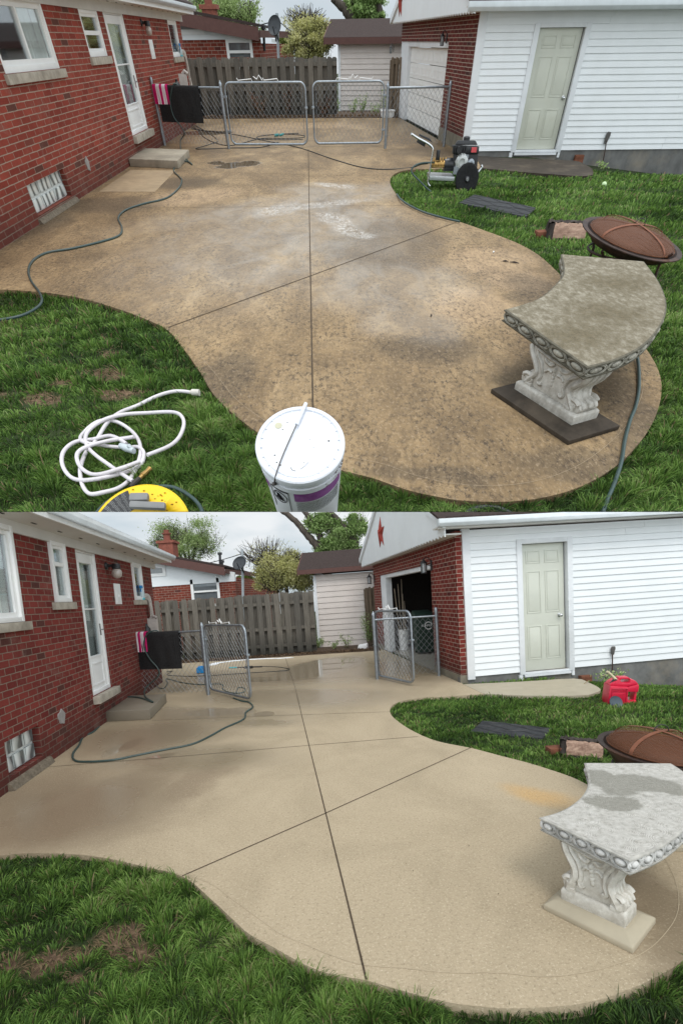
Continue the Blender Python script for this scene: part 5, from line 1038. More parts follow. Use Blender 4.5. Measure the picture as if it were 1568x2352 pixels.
def build_grass(Y, poly, sl, gi, N, blockers, WS, HW):
    n = Y.n; rmin, rmax = (1.2, 15.) if n == 'A' else (.75, 11.)
    r = np.exp(rng.uniform(math.log(rmin), math.log(rmax), N)); az = rng.uniform(-.9, .95, N) if n == 'A' else rng.uniform(-1.1, 1.1, N); P = np.stack([r*np.sin(az), r*np.cos(az)], 1)
    keep = ~inpoly(P, poly) & ~inpoly(P, sl)
    for b in blockers: keep &= ~inpoly(P, b)
    u = (P-WS.P[:2])@WS.U[:2]; o = (P-WS.P[:2])@WS.N[:2]; keep &= ~((o < .03) & (u > -8)) & (P[:, 1] < WS.P[1]+6*(u < 0))
    keep &= ((P-HW.P[:2])@HW.N[:2] > .02)
    soil = np.zeros(N, bool)
    for x, y, rx, ry in SOIL[n]:
        c = Y.g(x, y)[:2]; d = np.sqrt(((P[:, 0]-c[0])/rx)**2+((P[:, 1]-c[1])/ry)**2)+.75*wave3(np.c_[P, P[:, :1]*0], 19, 3); soil |= (d < 1.2)
    P3 = np.c_[P, P[:, :1]*0]; cl = wave3(P3, 9, 21); keep &= (rng.uniform(size=N) < .72+.35*cl); keep &= ~(soil & (rng.uniform(size=N) < .62)); straw = soil & (rng.uniform(size=N) < .82)
    P, r, cl, P3, straw = P[keep], r[keep], cl[keep], P3[keep], straw[keep]; N = len(P)
    z = LAWN_Z+lawn_drop(Y, P[:, 0], P[:, 1], gi)-.012
    h = (.045+.014*cl+.016*wave3(P3, 3., 23))*np.clip(rng.normal(1, .28, N), .4, 2.1); h = np.clip(h, .02, .17)
    tall = rng.uniform(size=N) < .012; h[tall] *= 1.6
    w = np.maximum(.0018, .00085*r)*rng.uniform(.7, 1.35, N)
    cd_ = wave3(P3, 3.5, 31)*3.+rng.normal(0, .9, N); lean = np.clip(.5+.25*wave3(P3, 5, 33)+rng.normal(0, .28, N), .05, 1.5)
    cs = .15; gi_, gj_ = np.floor(P[:, 0]/cs), np.floor(P[:, 1]/cs); best = np.full(N, 9.); vec = np.zeros((N, 2)); tid = np.zeros(N)
    for a_ in (-1, 0, 1):
        for b_ in (-1, 0, 1):
            ci, cj = gi_+a_, gj_+b_; hx = np.modf(np.sin(ci*127.1+cj*311.7)*43758.5453)[0]; hy = np.modf(np.sin(ci*269.5+cj*183.3)*43758.5453)[0]
            q = np.stack([(ci+.5+hx*.5)*cs, (cj+.5+hy*.5)*cs], 1); dd = np.linalg.norm(P-q, axis=1); m_ = dd < best; best[m_] = dd[m_]; vec[m_] = (P-q)[m_]; tid[m_] = hx[m_]
    near = r < 6.5; ang = np.arctan2(vec[:, 1], vec[:, 0])+rng.normal(0, .45, N); k_ = np.clip(best/.10, 0, 1.2); cd_ = np.where(near, ang, cd_)
    lean = np.where(near, np.clip(.2+.85*k_+rng.normal(0, .22, N), .05, 1.7), lean); h = h*np.where(near, 1.22-.4*k_, 1.)
    D_ = np.stack([np.cos(cd_), np.sin(cd_), 0*cd_], 1); side = rng.uniform(0, math.pi, N); Sd = np.stack([np.cos(side), np.sin(side), 0*side], 1)*w[:, None]
    h[straw] = np.clip(h[straw]*.6, .01, .05); lean[straw] = 1.9; w[straw] *= .7
    B = np.c_[P, z]; up = V([0, 0, 1.]); hh = h[:, None]; ln = lean[:, None]
    m1 = B+up*hh*.48+D_*hh*ln*.22; m2 = B+up*hh*.80+D_*hh*ln*.62; tp = B+up*hh*(1-.18*ln)+D_*hh*ln*1.05
    v = np.stack([B-Sd*.8, B+Sd*.8, m1+Sd, m1-Sd, m2+Sd*.75, m2-Sd*.75, tp], 1).reshape(-1, 3); b = np.arange(N)[:, None]*7
    f = np.concatenate([b+V([[0, 1, 2]]), b+V([[0, 2, 3]]), b+V([[3, 2, 4]]), b+V([[3, 4, 5]]), b+V([[5, 4, 6]])], 0).astype(int)
    c = np.clip(.45+.26*wave3(P3, 2.1, 41)+.18*cl+np.where(near, .22*tid, .1*wave3(P3, 26, 43))+rng.normal(0, .18, N), 0, .96); c[rng.uniform(size=N) < .03] = 1.; c[straw] = np.where(rng.uniform(size=straw.sum()) < .6, 1., .05)
    o = fast_mesh('grass', v, f, M_grassA if n == 'A' else M_grassB, np.repeat(c, 7)); place(o, Y, V([0, 0, 0])); props(o, kind='stuff'); return o
# ------------------------------------------------------------------ bench
BN = {'A': dict(zt=.44, nl=(1157, 710), nr=(1348, 843), fl=(1287, 583), fr=(1479, 600), inner=[(1200, 698), (1240, 682), (1272, 655), (1293, 625)], outer=[(1418, 824), (1482, 789), (1522, 738), (1530, 693), (1512, 645)], base=[(1139, 912), (1327, 1040), (1400, 976)], b2=(1446, 838)),
      'B': dict(zt=.44, nl=(1237, 1876), nr=(1445, 1975), fl=(1340, 1751), fr=(1540, 1752), inner=[(1274, 1866), (1308, 1850), (1338, 1824), (1350, 1792)], outer=[(1515, 1945), (1568, 1905), (1608, 1855), (1608, 1815), (1578, 1778)], base=[(1240, 2086), (1451, 2192), (1514, 2125)], b2=(1520, 1990))}
def bench_mats(n, Y, zt):
    t = NT('bench_top_'+n); co = t.coord()
    cell = t.n('ShaderNodeTexVoronoi', {'Vector': co, 'Scale': 9., 'Randomness': .45}, feature='F1').outputs[0]; vo = t.math('ADD', t.math('MULTIPLY', t.math('SINE', t.math('ADD', t.math('MULTIPLY', cell, 95.), t.math('MULTIPLY', t.noise(14, 2, .5, co), 9.))), .5), .5); fn = t.noise(70, 4, .8, co)
    if n == 'A':
        co = t.n('ShaderNodeMapping', {0: co, 'Scale': (1., .55, 1.)}).outputs[0]; base_ = t.ramp(t.noise(22, 6, .8, co), [(.36, (.12, .10, .068)), (.5, (.20, .172, .125)), (.66, (.36, .33, .27))]); co = t.coord(); moss = blob_mask(t, [(*[q for q in c], .27, .22, 0) for c in BCEN['A']], .06, soft=.9)
        col = t.mix(t.math('MULTIPLY', moss, .75), base_, t.ramp(t.noise(40, 5, .8, co), [(.4, (.07, .054, .03)), (.6, (.135, .105, .06))]))
        col = t.mix(t.math('MULTIPLY', t.ramp(vo, [(.5, 0.), (.9, .35)]), 1.), col, (.24, .22, .155))
    else:
        col = t.ramp(t.noise(30, 6, .8, co), [(.32, (.30, .285, .25)), (.47, (.49, .47, .43)), (.7, (.64, .62, .58))]); col = t.mix(t.math('MULTIPLY', t.ramp(vo, [(.1, .12), (.45, 0.)]), 1.), col, (.42, .40, .365)); wet = blob_mask(t, [(*c, a, b_, r_) for c, a, b_, r_ in BWET], .10, soft=.15)
        col = t.mix(t.math('MULTIPLY', wet, .85), col, t.ramp(fn, [(.35, (.21, .20, .17)), (.65, (.31, .30, .26))]))
    t.set(color=col, rough=.85, spec=.15); h = t.math('ADD', t.math('MULTIPLY', vo, .8 if n == 'A' else .45), t.math('MULTIPLY', fn, .6)); t.bump(h, .7, .005)
    c1, c2, dk = ((.20, .185, .145), (.42, .40, .34), (.055, .048, .035)) if n == 'A' else ((.42, .41, .39), (.70, .69, .67), (.16, .155, .14))
    e = NT('bench_edge_'+n); co = e.coord(); ao = e.n('ShaderNodeAmbientOcclusion', {'Distance': .02}, samples=4, only_local=True).outputs['AO'] if False else None
    e.set(color=e.mix(e.ramp(e.noise(9, 5, .7, co), [(.45, 0.), (.7, .8)]), e.ramp(e.noise(40, 5, .8, co), [(.3, c1), (.7, c2)]), dk), rough=.8); e.bump(e.noise(90, 4, .8, co), .5, .004)
    l = NT('bench_leg_'+n); co = l.coord(); l1, l2, ld = ((.40, .37, .32), (.58, .56, .52), (.22, .20, .165)) if n == 'A' else ((.46, .43, .37), (.68, .66, .61), (.30, .265, .21))
    l.set(color=l.mix(l.ramp(l.noise(7, 6, .7, co), [(.45, 0.), (.68, .8)]), l.ramp(l.noise(25, 5, .8, co), [(.3, l1), (.7, l2)]), ld), rough=.75); l.bump(l.noise(80, 4, .8, co), .4, .004)
    return t.m, e.m, l.m
def build_bench(Y):
    n = Y.n; d = BN[n]; zt = d['zt']; th = .075; g = lambda p, z=zt: Y.g(p[0], p[1], z)
    NL, NR, FL, FR = g(d['nl']), g(d['nr']), g(d['fl']), g(d['fr'])
    inner = catmull([NL]+[g(p) for p in d['inner']]+[FL], 6); outer = catmull([NR]+[g(p) for p in d['outer']]+[FR], 6)
    mt, me_, ml = bench_mats(n, Y, zt); mg = simple('bench_groove_'+n, (.11, .10, .075) if n == 'A' else (.40, .385, .35), .85, var=.3, scale=20)
    T = Thing(Y, 'curved_bench', ('mossy unwashed curved concrete garden bench with scrolled legs ' if n == 'A' else 'washed white curved concrete garden bench with damp patch ')+label_yard(n), 'bench', V([(NL[0]+NR[0])/2, (NL[1]+NR[1])/2, 0]), 'curved garden benches')
    out = outer[::1]+inner[::-1]        # NR..FR, FL..NL
    c = np.mean([p for p in out], axis=0); P2 = [p[:2] for p in out]
    def off(poly, k): # inset polygon by normals
        Q = []; m = len(poly); ar = sum(poly[i][0]*poly[(i+1) % m][1]-poly[(i+1) % m][0]*poly[i][1] for i in range(m)); sg = 1 if ar > 0 else -1
        for i in range(m):
            a, b, c_ = poly[i-1], poly[i], poly[(i+1) % m]; e1 = (b-a)/(np.linalg.norm(b-a)+1e-9); e2 = (c_-b)/(np.linalg.norm(c_-b)+1e-9); nn = V([-(e1+e2)[1], (e1+e2)[0]])*sg; L = np.linalg.norm(nn); nn = nn/(L+1e-9); Q.append(b+nn*k*min(1.6, 2/(L+1e-9)))
        return Q
    rings = [(.010, 0.), (.001, -.004), (.0, -.011), (.011, -.015), (.013, -th*.5), (.011, -th+.011), (.001, -th+.008), (.004, -th), (.03, -th-.001)]
    top = off(P2, .012); s = MB(); s.mi = 0; m = len(P2); s.add([(p[0], p[1], zt) for p in top], [tuple(range(m))])
    solo_top = s; sp = T.part('seat_top', s, mt, fix=False)
    s = MB(); vs = []
    for k, z in rings: vs += [(p[0], p[1], zt+z-.0005) for p in off(P2, k)]
    R_ = len(rings); s.add(vs, [(i*m+j, i*m+(j+1) % m, (i+1)*m+(j+1) % m, (i+1)*m+j) for i in range(R_-1) for j in range(m)]+[tuple((R_-1)*m+j for j in range(m)), tuple(range(m))]); T.part('seat_slab', s, mg, smooth=35)
    # egg-and-dart border along the near end and the curved sides
    def border(path, step):
        seg = [np.linalg.norm(path[i+1]-path[i]) for i in range(len(path)-1)]; tot = sum(seg); k = max(2, round(tot/step)); mb = MB(); cen = c
        for i in range(k):
            s_ = tot*(i+.5)/k; j = 0
            while j < len(seg)-1 and s_ > seg[j]: s_ -= seg[j]; j += 1
            p = path[j]+(path[j+1]-path[j])*min(1, s_/seg[j]); tt = (path[j+1]-path[j])/seg[j]; tt[2] = 0; tt /= np.linalg.norm(tt); nn = V([tt[1], -tt[0], 0])
            if (p+nn*.01-cen).dot(nn) < 0 and path is not inner: nn = -nn
            if path is inner: nn = nn if (path[len(path)//2]-cen).dot(nn) > 0 else -nn
            q = p+V([0, 0, -th*.5])-nn*.010; e = tot/k; Mx = np.stack([tt, V([0, 0, 1.]), nn], 1)
            mb.ball(q, e*.27, th*.23, .016, Mx, 14, 8)
            for a, rr in ((.40, .0055), (.475, .0045)): mb.tube([q+Mx@V([e*a*math.cos(x), th*(a-.06)*math.sin(x), .001]) for x in np.linspace(0, 2*math.pi, 19)], rr, 6, cap=False)
        return mb
    T.part('egg_border', border([NL, NR], np.linalg.norm(NR-NL)/5), me_, smooth=60); T.part('egg_border', border(outer, np.linalg.norm(NR-NL)/5*.9), me_, smooth=60); T.part('egg_border', border(inner, np.linalg.norm(NR-NL)/5*.9), me_, smooth=60)
    # pedestals
    L, Bq, R_ = [Y.g(*p) for p in d['base']]; ax = (Bq-L); La = np.linalg.norm(ax); ax /= La; ay = V([-ax[1], ax[0], 0]); ay = ay if ay.dot(R_-Bq) > 0 else -ay; Wd = max(.26, (R_-Bq).dot(ay))
    mm = bench_mats(n, Y, zt) if False else None
    def pedestal(cen, ax, La, Wd, parent_name='leg'):
        ay = V([-ax[1], ax[0], 0]); 
        if ay[1] < 0: ay = -ay
        h0 = .055; s = MB(); a, b = La/2, Wd/2
        def quad(x, y, z): return [cen-ax*x-ay*y+V([0, 0, z]), cen+ax*x-ay*y+V([0, 0, z]), cen+ax*x+ay*y+V([0, 0, z]), cen-ax*x+ay*y+V([0, 0, z])]
        q0, q1, q2 = quad(a, b, 0), quad(a, b, .03), quad(a*.80, b*.66, h0); s.add(q0+q1+q2, [(3, 2, 1, 0), (0, 1, 5, 4), (1, 2, 6, 5), (2, 3, 7, 6), (3, 0, 4, 7), (4, 5, 9, 8), (5, 6, 10, 9), (6, 7, 11, 10), (7, 4, 8, 11), (8, 9, 10, 11)]); T.part('base_pad', s, M_pad[n], bevel=.006)
        s = MB(); pa, pb = a*.72, b*.50; q0, q1, q2 = quad(pa, pb, h0-.004), quad(pa, pb, h0+.05), quad(pa*.95, pb*.9, h0+.062); s.add(q0+q1+q2, [(3, 2, 1, 0), (0, 1, 5, 4), (1, 2, 6, 5), (2, 3, 7, 6), (3, 0, 4, 7), (4, 5, 9, 8), (5, 6, 10, 9), (6, 7, 11, 10), (7, 4, 8, 11), (8, 9, 10, 11)]); T.part('plinth', s, ml, bevel=.005)
        z0, z1 = h0+.062, zt-th; H = z1-z0; hw = pa*.93
        # right half outline of the vase-shaped support: foot scroll, waist, wide shoulder
        half = [(1.0, 0), (1.04, .04), (1.06, .12), (1.0, .20), (.88, .235), (.80, .25), (.76, .30), (.72, .38), (.72, .46), (.78, .56), (.88, .66), (.97, .77), (1.02, .88), (1.03, 1.0)]
        pts = [(x*hw, z*H) for x, z in half]+[(-x*hw, z*H) for x, z in half[::-1]]; t = pb*.72
        s = MB(); s.extr([cen+ax*x+V([0, 0, z0+z])-ay*t for x, z in pts], ay*2*t); LG = T.part('leg', s, ml, bevel=.006)
        s = MB()
        for sg in (-1, 1):
            for sd in (-1, 1):
                off_ = -ay*(t+.001)*sd
                def Q(x, z): return cen+ax*(x*hw*sg)+V([0, 0, z0+z*H])+off_
                sp_ = [(.80+.20*(1-k/26)*math.cos(k*.42+.4), .145+.135*(1-k/26)*math.sin(k*.42+.4)) for k in range(24)]
                s.tube([Q(*p) for p in sp_], [.016-.0004*k for k in range(24)], 6)
                s.ball(Q(.80, .145), .018, .018, .016)
                s.tube(catmull([Q(.98, .98), Q(.90, .80), Q(.72, .62), Q(.60, .47), Q(.60, .34), Q(.70, .22), Q(.84, .03), Q(.6, .02)], 5), [.020]*36, 6)
                s.tube(catmull([Q(.80, 1.), Q(.70, .82), Q(.5, .66), Q(.42, .50), Q(.40, .36), Q(.46, .24), Q(.40, .16), Q(.30, .20)], 4), [.013]*29, 6)
                s.tube(catmull([Q(.55, .98), Q(.40, .78), Q(.2, .72), Q(.08, .80)], 4), .011, 6); s.tube(catmull([Q(.32, .52), Q(.22, .60), Q(.10, .58)], 4), .010, 6)
        for k in range(5): s.ball(cen-ay*(t)+V([0, 0, z0+H*(.66-.085*k)]), .020-.0022*k, .010, .016)
        s.tube(catmull([cen-ay*t+ax*(-hw*.75)+V([0, 0, z0+H*.93]), cen-ay*(t+.004)+V([0, 0, z0+H*.86]), cen-ay*t+ax*(hw*.75)+V([0, 0, z0+H*.93])], 6), .012, 6)
        T.part('scrollwork', s, ml, LG, smooth=60)
        for sg in (-1, 1):
            s = MB()
            for q in (-.5, 0, .5): s.tube(catmull([cen+ax*(x*hw*sg*1.005)+V([0, 0, z0+z*H])+ay*q*t*1.3 for x, z in half[2:]], 2), .010, 6)
            T.part('leaf_ribs', s, ml, LG, smooth=60)
    cen = L+(Bq-L)/2+(R_-Bq)/2; cc = (L+Bq)/2+(R_-Bq)/2; pedestal(cc, ax, La*.97, Wd)
    fe = (FR-FL); fe[2] = 0; fe /= np.linalg.norm(fe); c2 = (FL+FR)/2; c2[2] = 0; nd = (NL+NR)/2; dback = (c2-V([nd[0], nd[1], 0])); dback /= np.linalg.norm(dback); perp = V([-fe[1], fe[0], 0]); perp = perp if perp.dot(dback) < 0 else -perp
    q = Y.g(*d['b2']); c2 = c2+perp*.16; pedestal(c2, fe, La, Wd*.95)
    return T
def bench_centres():
    d = BN['A']; a = YA.g(*d['nl'], d['zt']); b = YA.g(*d['nr'], d['zt']); base = V([(a[0]+b[0])/2, (a[1]+b[1])/2])
    A_ = [tuple(YA.g(x, y, d['zt'])[:2]-base) for x, y in ((1400, 720), (1420, 650), (1330, 770))]
    d = BN['B']; a = YB.g(*d['nl'], d['zt']); b = YB.g(*d['nr'], d['zt']); base = V([(a[0]+b[0])/2, (a[1]+b[1])/2])
    W_ = []
    for x, y, rx, ry, r_ in ((1400, 1795, 52, 30, 0), (1470, 1800, 68, 22, 0), (1530, 1816, 32, 12, 0), (1405, 1838, 44, 20, 0)):
        c = YB.g(x, y, d['zt']); W_.append((tuple(c[:2]-base), abs(YB.g(x+rx, y, d['zt'])[0]-c[0]), abs(YB.g(x, y-ry, d['zt'])[1]-c[1]), r_))
    return {'A': A_}, W_
BCEN, BWET = bench_centres()
NGRASS = 850000
PAVER = {'A': [(1052, 469), (1205, 501), (1232, 481), (1088, 450)], 'B': [(1079, 1684), (1246, 1699), (1268, 1676), (1108, 1658)]}
# ------------------------------------------------------------------ loose things
def gh(Y, pts, r=.011, z=0.): return [Y.g(x, y, z+r) for x, y in pts]
def hose(Y, name, path3, r, mat, label, cat='hose', group=None, n=5, seg=10):
    s = MB(); s.tube(catmull(path3, n), r, seg); return solo(Y, name, s, mat, label, cat, group=group, smooth=60)
def fire_pit(Y, cpx, rx, label, hk=.3, ta=6, tb=8, dk=1.):
    z = .34; c = Y.g(*cpx, z); r = rx*np.linalg.norm(Y.g(cpx[0]+50, cpx[1], z)-c)/50
    T = Thing(Y, 'fire_pit', label, 'fire pit', V([c[0], c[1], LAWN_Z]), 'rusty fire pits'); a = math.radians(ta); b_ = math.radians(tb); Mx = np.array([[math.cos(a), 0, math.sin(a)], [0, 1, 0], [-math.sin(a), 0, math.cos(a)]])@np.array([[1, 0, 0], [0, math.cos(b_), -math.sin(b_)], [0, math.sin(b_), math.cos(b_)]])
    s = MB(); s.lathe(c, [(.04*r, -.21*dk), (r*.45, -.20*dk), (r*.72, -.13*dk), (r*.86, -.035), (r*.90, 0), (r, .004), (r*1.0, .012), (r*.90, .010), (r*.85, -.03), (r*.70, -.12*dk), (r*.44, -.185*dk), (.04*r, -.19*dk)], 48, Mx); T.part('bowl', s, M_bowl, smooth=50)
    s = MB(); k = .84*r; H = hk*r
    prof = [(k*math.cos(t), H*math.sin(t)*.92+.012) for t in np.linspace(0, math.pi/2-.02, 12)]; s.lathe(c, prof, 48, Mx); T.part('mesh_dome', s, M_screen, smooth=60, fix=False)
    s = MB(); s.tube([c+Mx@V([k*math.cos(t), k*math.sin(t), .016]) for t in np.linspace(0, 2*math.pi, 50)], .006, 6, cap=False); T.part('dome_ring', s, M_rust)
    for j in range(4):
        t0 = math.pi/2*j+.45; s = MB(); rows = []
        for t in np.linspace(.02, math.pi/2, 12):
            p = V([k*math.cos(t)*math.cos(t0), k*math.cos(t)*math.sin(t0), H*math.sin(t)*.92+.018]); w = V([-math.sin(t0), math.cos(t0), 0])*.013; rows += [c+Mx@(p-w), c+Mx@(p+w), c+Mx@(p+w+V([0, 0, .004])), c+Mx@(p-w+V([0, 0, .004]))]
        s.add(rows, [(4*i+a_, 4*i+(a_+1) % 4, 4*i+4+(a_+1) % 4, 4*i+4+a_) for i in range(11) for a_ in range(4)]); T.part('strap', s, M_ruststrap)
    s = MB(); s.tube([c+Mx@V([.055*math.cos(t), 0, H*.92+.018+.05*math.sin(t)]) for t in np.linspace(0, math.pi, 12)], .004, 6); T.part('ring_handle', s, M_black)
    s = MB()
    for i in range(-4, 5): w = .7*r*math.sqrt(max(0, 1-(i/5)**2)); s.tube([c+V([i*r*.14, -w, -.02]), c+V([i*r*.14, w, -.02])], .004, 5)
    T.part('log_grate', s, M_rust)
    s = MB(); s.tube([c+V([r*.74*math.cos(t), r*.74*math.sin(t), -.15*dk]) for t in np.linspace(0, 2*math.pi, 40)], .011, 6, cap=False); T.part('stand_ring', s, M_bowl)
    for j in range(4):
        t = math.pi/2*j+.62; e = V([math.cos(t), math.sin(t), 0]); s = MB(); s.tube(catmull([c+e*r*.90+V([0, 0, -.03]), c+e*r*.74+V([0, 0, -.13]), c+e*r*.78+V([0, 0, -.27]), c+e*r*.90+V([0, 0, LAWN_Z-c[2]+.01])], 5), .013, 6); T.part('leg', s, M_bowl, smooth=50)
def split_log(Y, p0, p1, r, label):
    a, b = Y.g(*p0, LAWN_Z), Y.g(*p1, LAWN_Z); d = (b-a); L = np.linalg.norm(d); d /= L; n = V([-d[1], d[0], 0]); n = n if n[1] > 0 else -n; up = V([0, 0, 1.]); T = Thing(Y, 'split_log', label, 'log', (a+b)/2, 'split logs')
    arc = [(-.30, 1.22), (-.05, 1.32), (.30, 1.30), (.62, 1.12), (.86, .82), (.98, .45), (.92, .12), (.75, -.05)]; N = 26
    def strip(pr, rough, k0=0., k1=1.):
        vs = []
        for i in range(N+1):
            x = L*(k0+(k1-k0)*i/N)
            for j, (o, z) in enumerate(pr): q = 1+rough*math.sin(3.1*j+i*.9)+rng.normal(0, rough*.8); vs.append(a+d*(x+rng.normal(0, .002))+n*r*o*q+up*(r*z*q))
        m = len(pr); return vs, [(i*m+j, (i+1)*m+j, (i+1)*m+j+1, i*m+j+1) for i in range(N) for j in range(m-1)]
    s = MB(); vs, fs = strip(arc, .035); s.add(vs, fs); m = len(arc)
    s.add([a+n*r*o*.97+up*r*z*.97-d*.002 for o, z in arc]+[a-n*r*.92], [tuple(range(m+1))]); T.part('bark', s, M_logbark, fix=False)
    s = MB(); vs, fs = strip([(-.92, -.05), (-.88, .18), (-.78, .45), (-.62, .75), (-.48, 1.0), (-.31, 1.2)], .02, .16, .99); s.add(vs, fs); T.part('split_face', s, M_login, fix=False)
    s = MB(); s.extr([a+d*(L*.0)-n*r*.55+up*r*.15, a+d*L*.17-n*r*.93+up*r*.0, a+d*L*.17-n*r*.40+up*r*1.15, a+d*(L*.02)-n*r*.05+up*r*1.05], n*.03); s.extr([a+d*L*.2-n*r*.95+up*.0, a+d*L*.95-n*r*1.02+up*.0, a+d*L*.95-n*r*.95+up*r*.20, a+d*L*.2-n*r*.9+up*r*.16], n*.03); T.part('dark_edge', s, M_logbark)  # dark pieces over the left end and along the bottom of the split
def paver(Y, q, label):
    P = [Y.g(*p, LAWN_Z)[:2] for p in q]; A, B, C_, D_ = P; N = 10; out = []
    for a, b in ((A, B), (B, C_), (C_, D_), (D_, A)):
        for i in range(N): out.append(a+(b-a)*i/N+rng.normal(0, .006, 2))
    s = MB(); s.prism([V(p) for p in out], LAWN_Z-.02, LAWN_Z+.020); T = Thing(Y, 'stepping_slab', label, 'paver', V([*np.mean(P, axis=0), LAWN_Z]), 'black stepping slabs'); T.part('slab', s, M_slate, bevel=.006)
    s = MB()
    for k in range(5):
        v0 = .12+.19*k; pts = []
        for i in range(9): u = i/8; v = v0+.07*math.sin(u*(7+2*k)+k*2.4)+rng.normal(0, .03); pts.append(V([*((A*(1-u)+B*u)*(1-v)+(D_*(1-u)+C_*u)*v), LAWN_Z+.0215]))
        s.tube(catmull(pts, 3), .0042, 5)
    T.part('moulded_cracks', s, M_black)
def brick_piece(Y, px, sz, rot, label, z=None, group='loose bricks'):
    z = LAWN_Z if z is None else z; c = Y.g(*px, z); a = V([math.cos(rot), math.sin(rot), 0]); b = V([-a[1], a[0], 0]); s = MB(); s.obox(c+V([0, 0, sz[2]/2]), a*sz[0]/2, b*sz[1]/2, V([0, 0, sz[2]/2])); solo(Y, 'brick', s, M_oldbrick, label, 'brick', base=c, group=group, bevel=.005)
def leaning_tool(Y, WS, top, foot, label):
    u, z = WS.uz(*top); b = Y.g(*foot, LAWN_Z); bu, bz = WS.uz(*foot); b = WS.p(bu, bz, .12); t = WS.p(u, z, .04); T = Thing(Y, 'leaning_tool', label, 'tool', b, 'tools against the garage')
    s = MB(); s.tube([b, t], .011, 8); T.part('shaft', s, simple('dark_handle', (.05, .03, .025), .7)); s = MB(); k = .075 if Y.n == 'A' else .06
    s.extr([t+WS.U*x*k+V([0, 0, zz*k]) for x, zz in ((-.55, -1.3), (.25, -1.5), (.75, .3), (.7, 1.0), (-.2, 1.1), (-.6, .6))], WS.N*.02); T.part('blade', s, simple('worn_blade', (.10, .095, .09), .6), bevel=.004)
def shrub(Y, px, w, h, mat, label, n=260, group='small plants at the fence', stems=6, size=.03, cat='plant'):
    b = Y.g(*px, 0.02); T = Thing(Y, 'small_plant', label, cat, b, group); s = MB(); C = []
    for k in range(stems):
        a = rng.uniform(0, 6.28); t = b+V([w*.5*math.cos(a), w*.5*math.sin(a), h*rng.uniform(.6, 1.)]); m = (b+t)/2+rng.normal(0, .02, 3); s.tube([b, m, t], [.007, .005, .002], 4)
        for j in range(n//stems): q = rng.uniform(.25, 1.05); C.append(b*(1-q)+t*q+rng.normal(0, w*.13, 3)*V([1, 1, .7]))
    C = V(C); C[:, 2] = np.maximum(C[:, 2], .03); T.part('stem', s, M_stem); o = leaves('foliage', C, size, mat, T.base); o.parent = T.o
def spray_bottle(Y, W, u, z, k=1.):
    b = W.p(u, z, .02); T = Thing(Y, 'spray_bottle', 'clear spray bottle with blue trigger standing on the window sill '+label_yard(Y.n), 'spray bottle', b, 'spray bottles on the sill')
    s = MB(); s.lathe(b, [(.040*k, .0), (.045*k, .02), (.045*k, .13*k), (.02*k, .18*k), (.016*k, .20*k)], 14); T.part('bottle_body', s, simple('clear_bottle', (.42, .52, .55), .12, spec=.9), smooth=50)
    s = MB(); s.lathe(b, [(.046*k, .005), (.0465*k, .035*k)], 14); T.part('liquid', s, M_aqua)
    s = MB(); s.wbox(W, u-.06*k, u+.04*k, z+.205*k, z+.255*k, -.0, .04); s.wbox(W, u-.045*k, u-.03*k, z+.14*k, z+.20*k, .01, .03); T.part('trigger', s, M_blue, bevel=.004)
def rag(Y, W, u, z, k, d):
    """towel bunched on the sill and hanging off its end"""
    s = MB(); rs = [.035, .055, .06, .05, .055, .05, .06, .07]; P = [W.p(u-.16, z+.03, .0), W.p(u-.04, z+.07, .03), W.p(u+.07, z+.04, .07), W.p(u+.11, z-.12*k, .08), W.p(u+.13, z-.26*k, .08), W.p(u+.15, z-.40*k, .08), W.p(u+.17, z-.50*k, .08), W.p(u+.18, z-.56*k, .08)]
    C = catmull(P, 6); R_ = np.interp(np.linspace(0, 7, len(C)), range(8), rs); N = 16; vs = []
    for i, (p, r) in enumerate(zip(C, R_)):
        t = C[min(i+1, len(C)-1)]-C[max(0, i-1)]; t /= np.linalg.norm(t); a = np.cross(t, W.N); a /= np.linalg.norm(a); b = W.N
        for j in range(N): q = 2*math.pi*j/N; w = r*(1+.22*math.sin(5*q+i*.12)+.08*math.sin(9*q)); vs.append(p+a*w*math.cos(q)+b*w*.6*math.sin(q))
    s.add(vs, [(i*N+j, i*N+(j+1) % N, (i+1)*N+(j+1) % N, (i+1)*N+j) for i in range(len(C)-1) for j in range(N)]+[tuple(range(N)), tuple((len(C)-1)*N+j for j in range(N))])
    solo(Y, 'rag_towel', s, M_rag, 'wrung grey striped towel draped over the end of the window sill '+label_yard(Y.n), 'towel', base=W.p(u, z), group='grey towels on the sill', smooth=60)
def bottle_and_bracket(Y, px, W, zr, d):
    b = V([*Y.g(*px)[:2], 0]); 
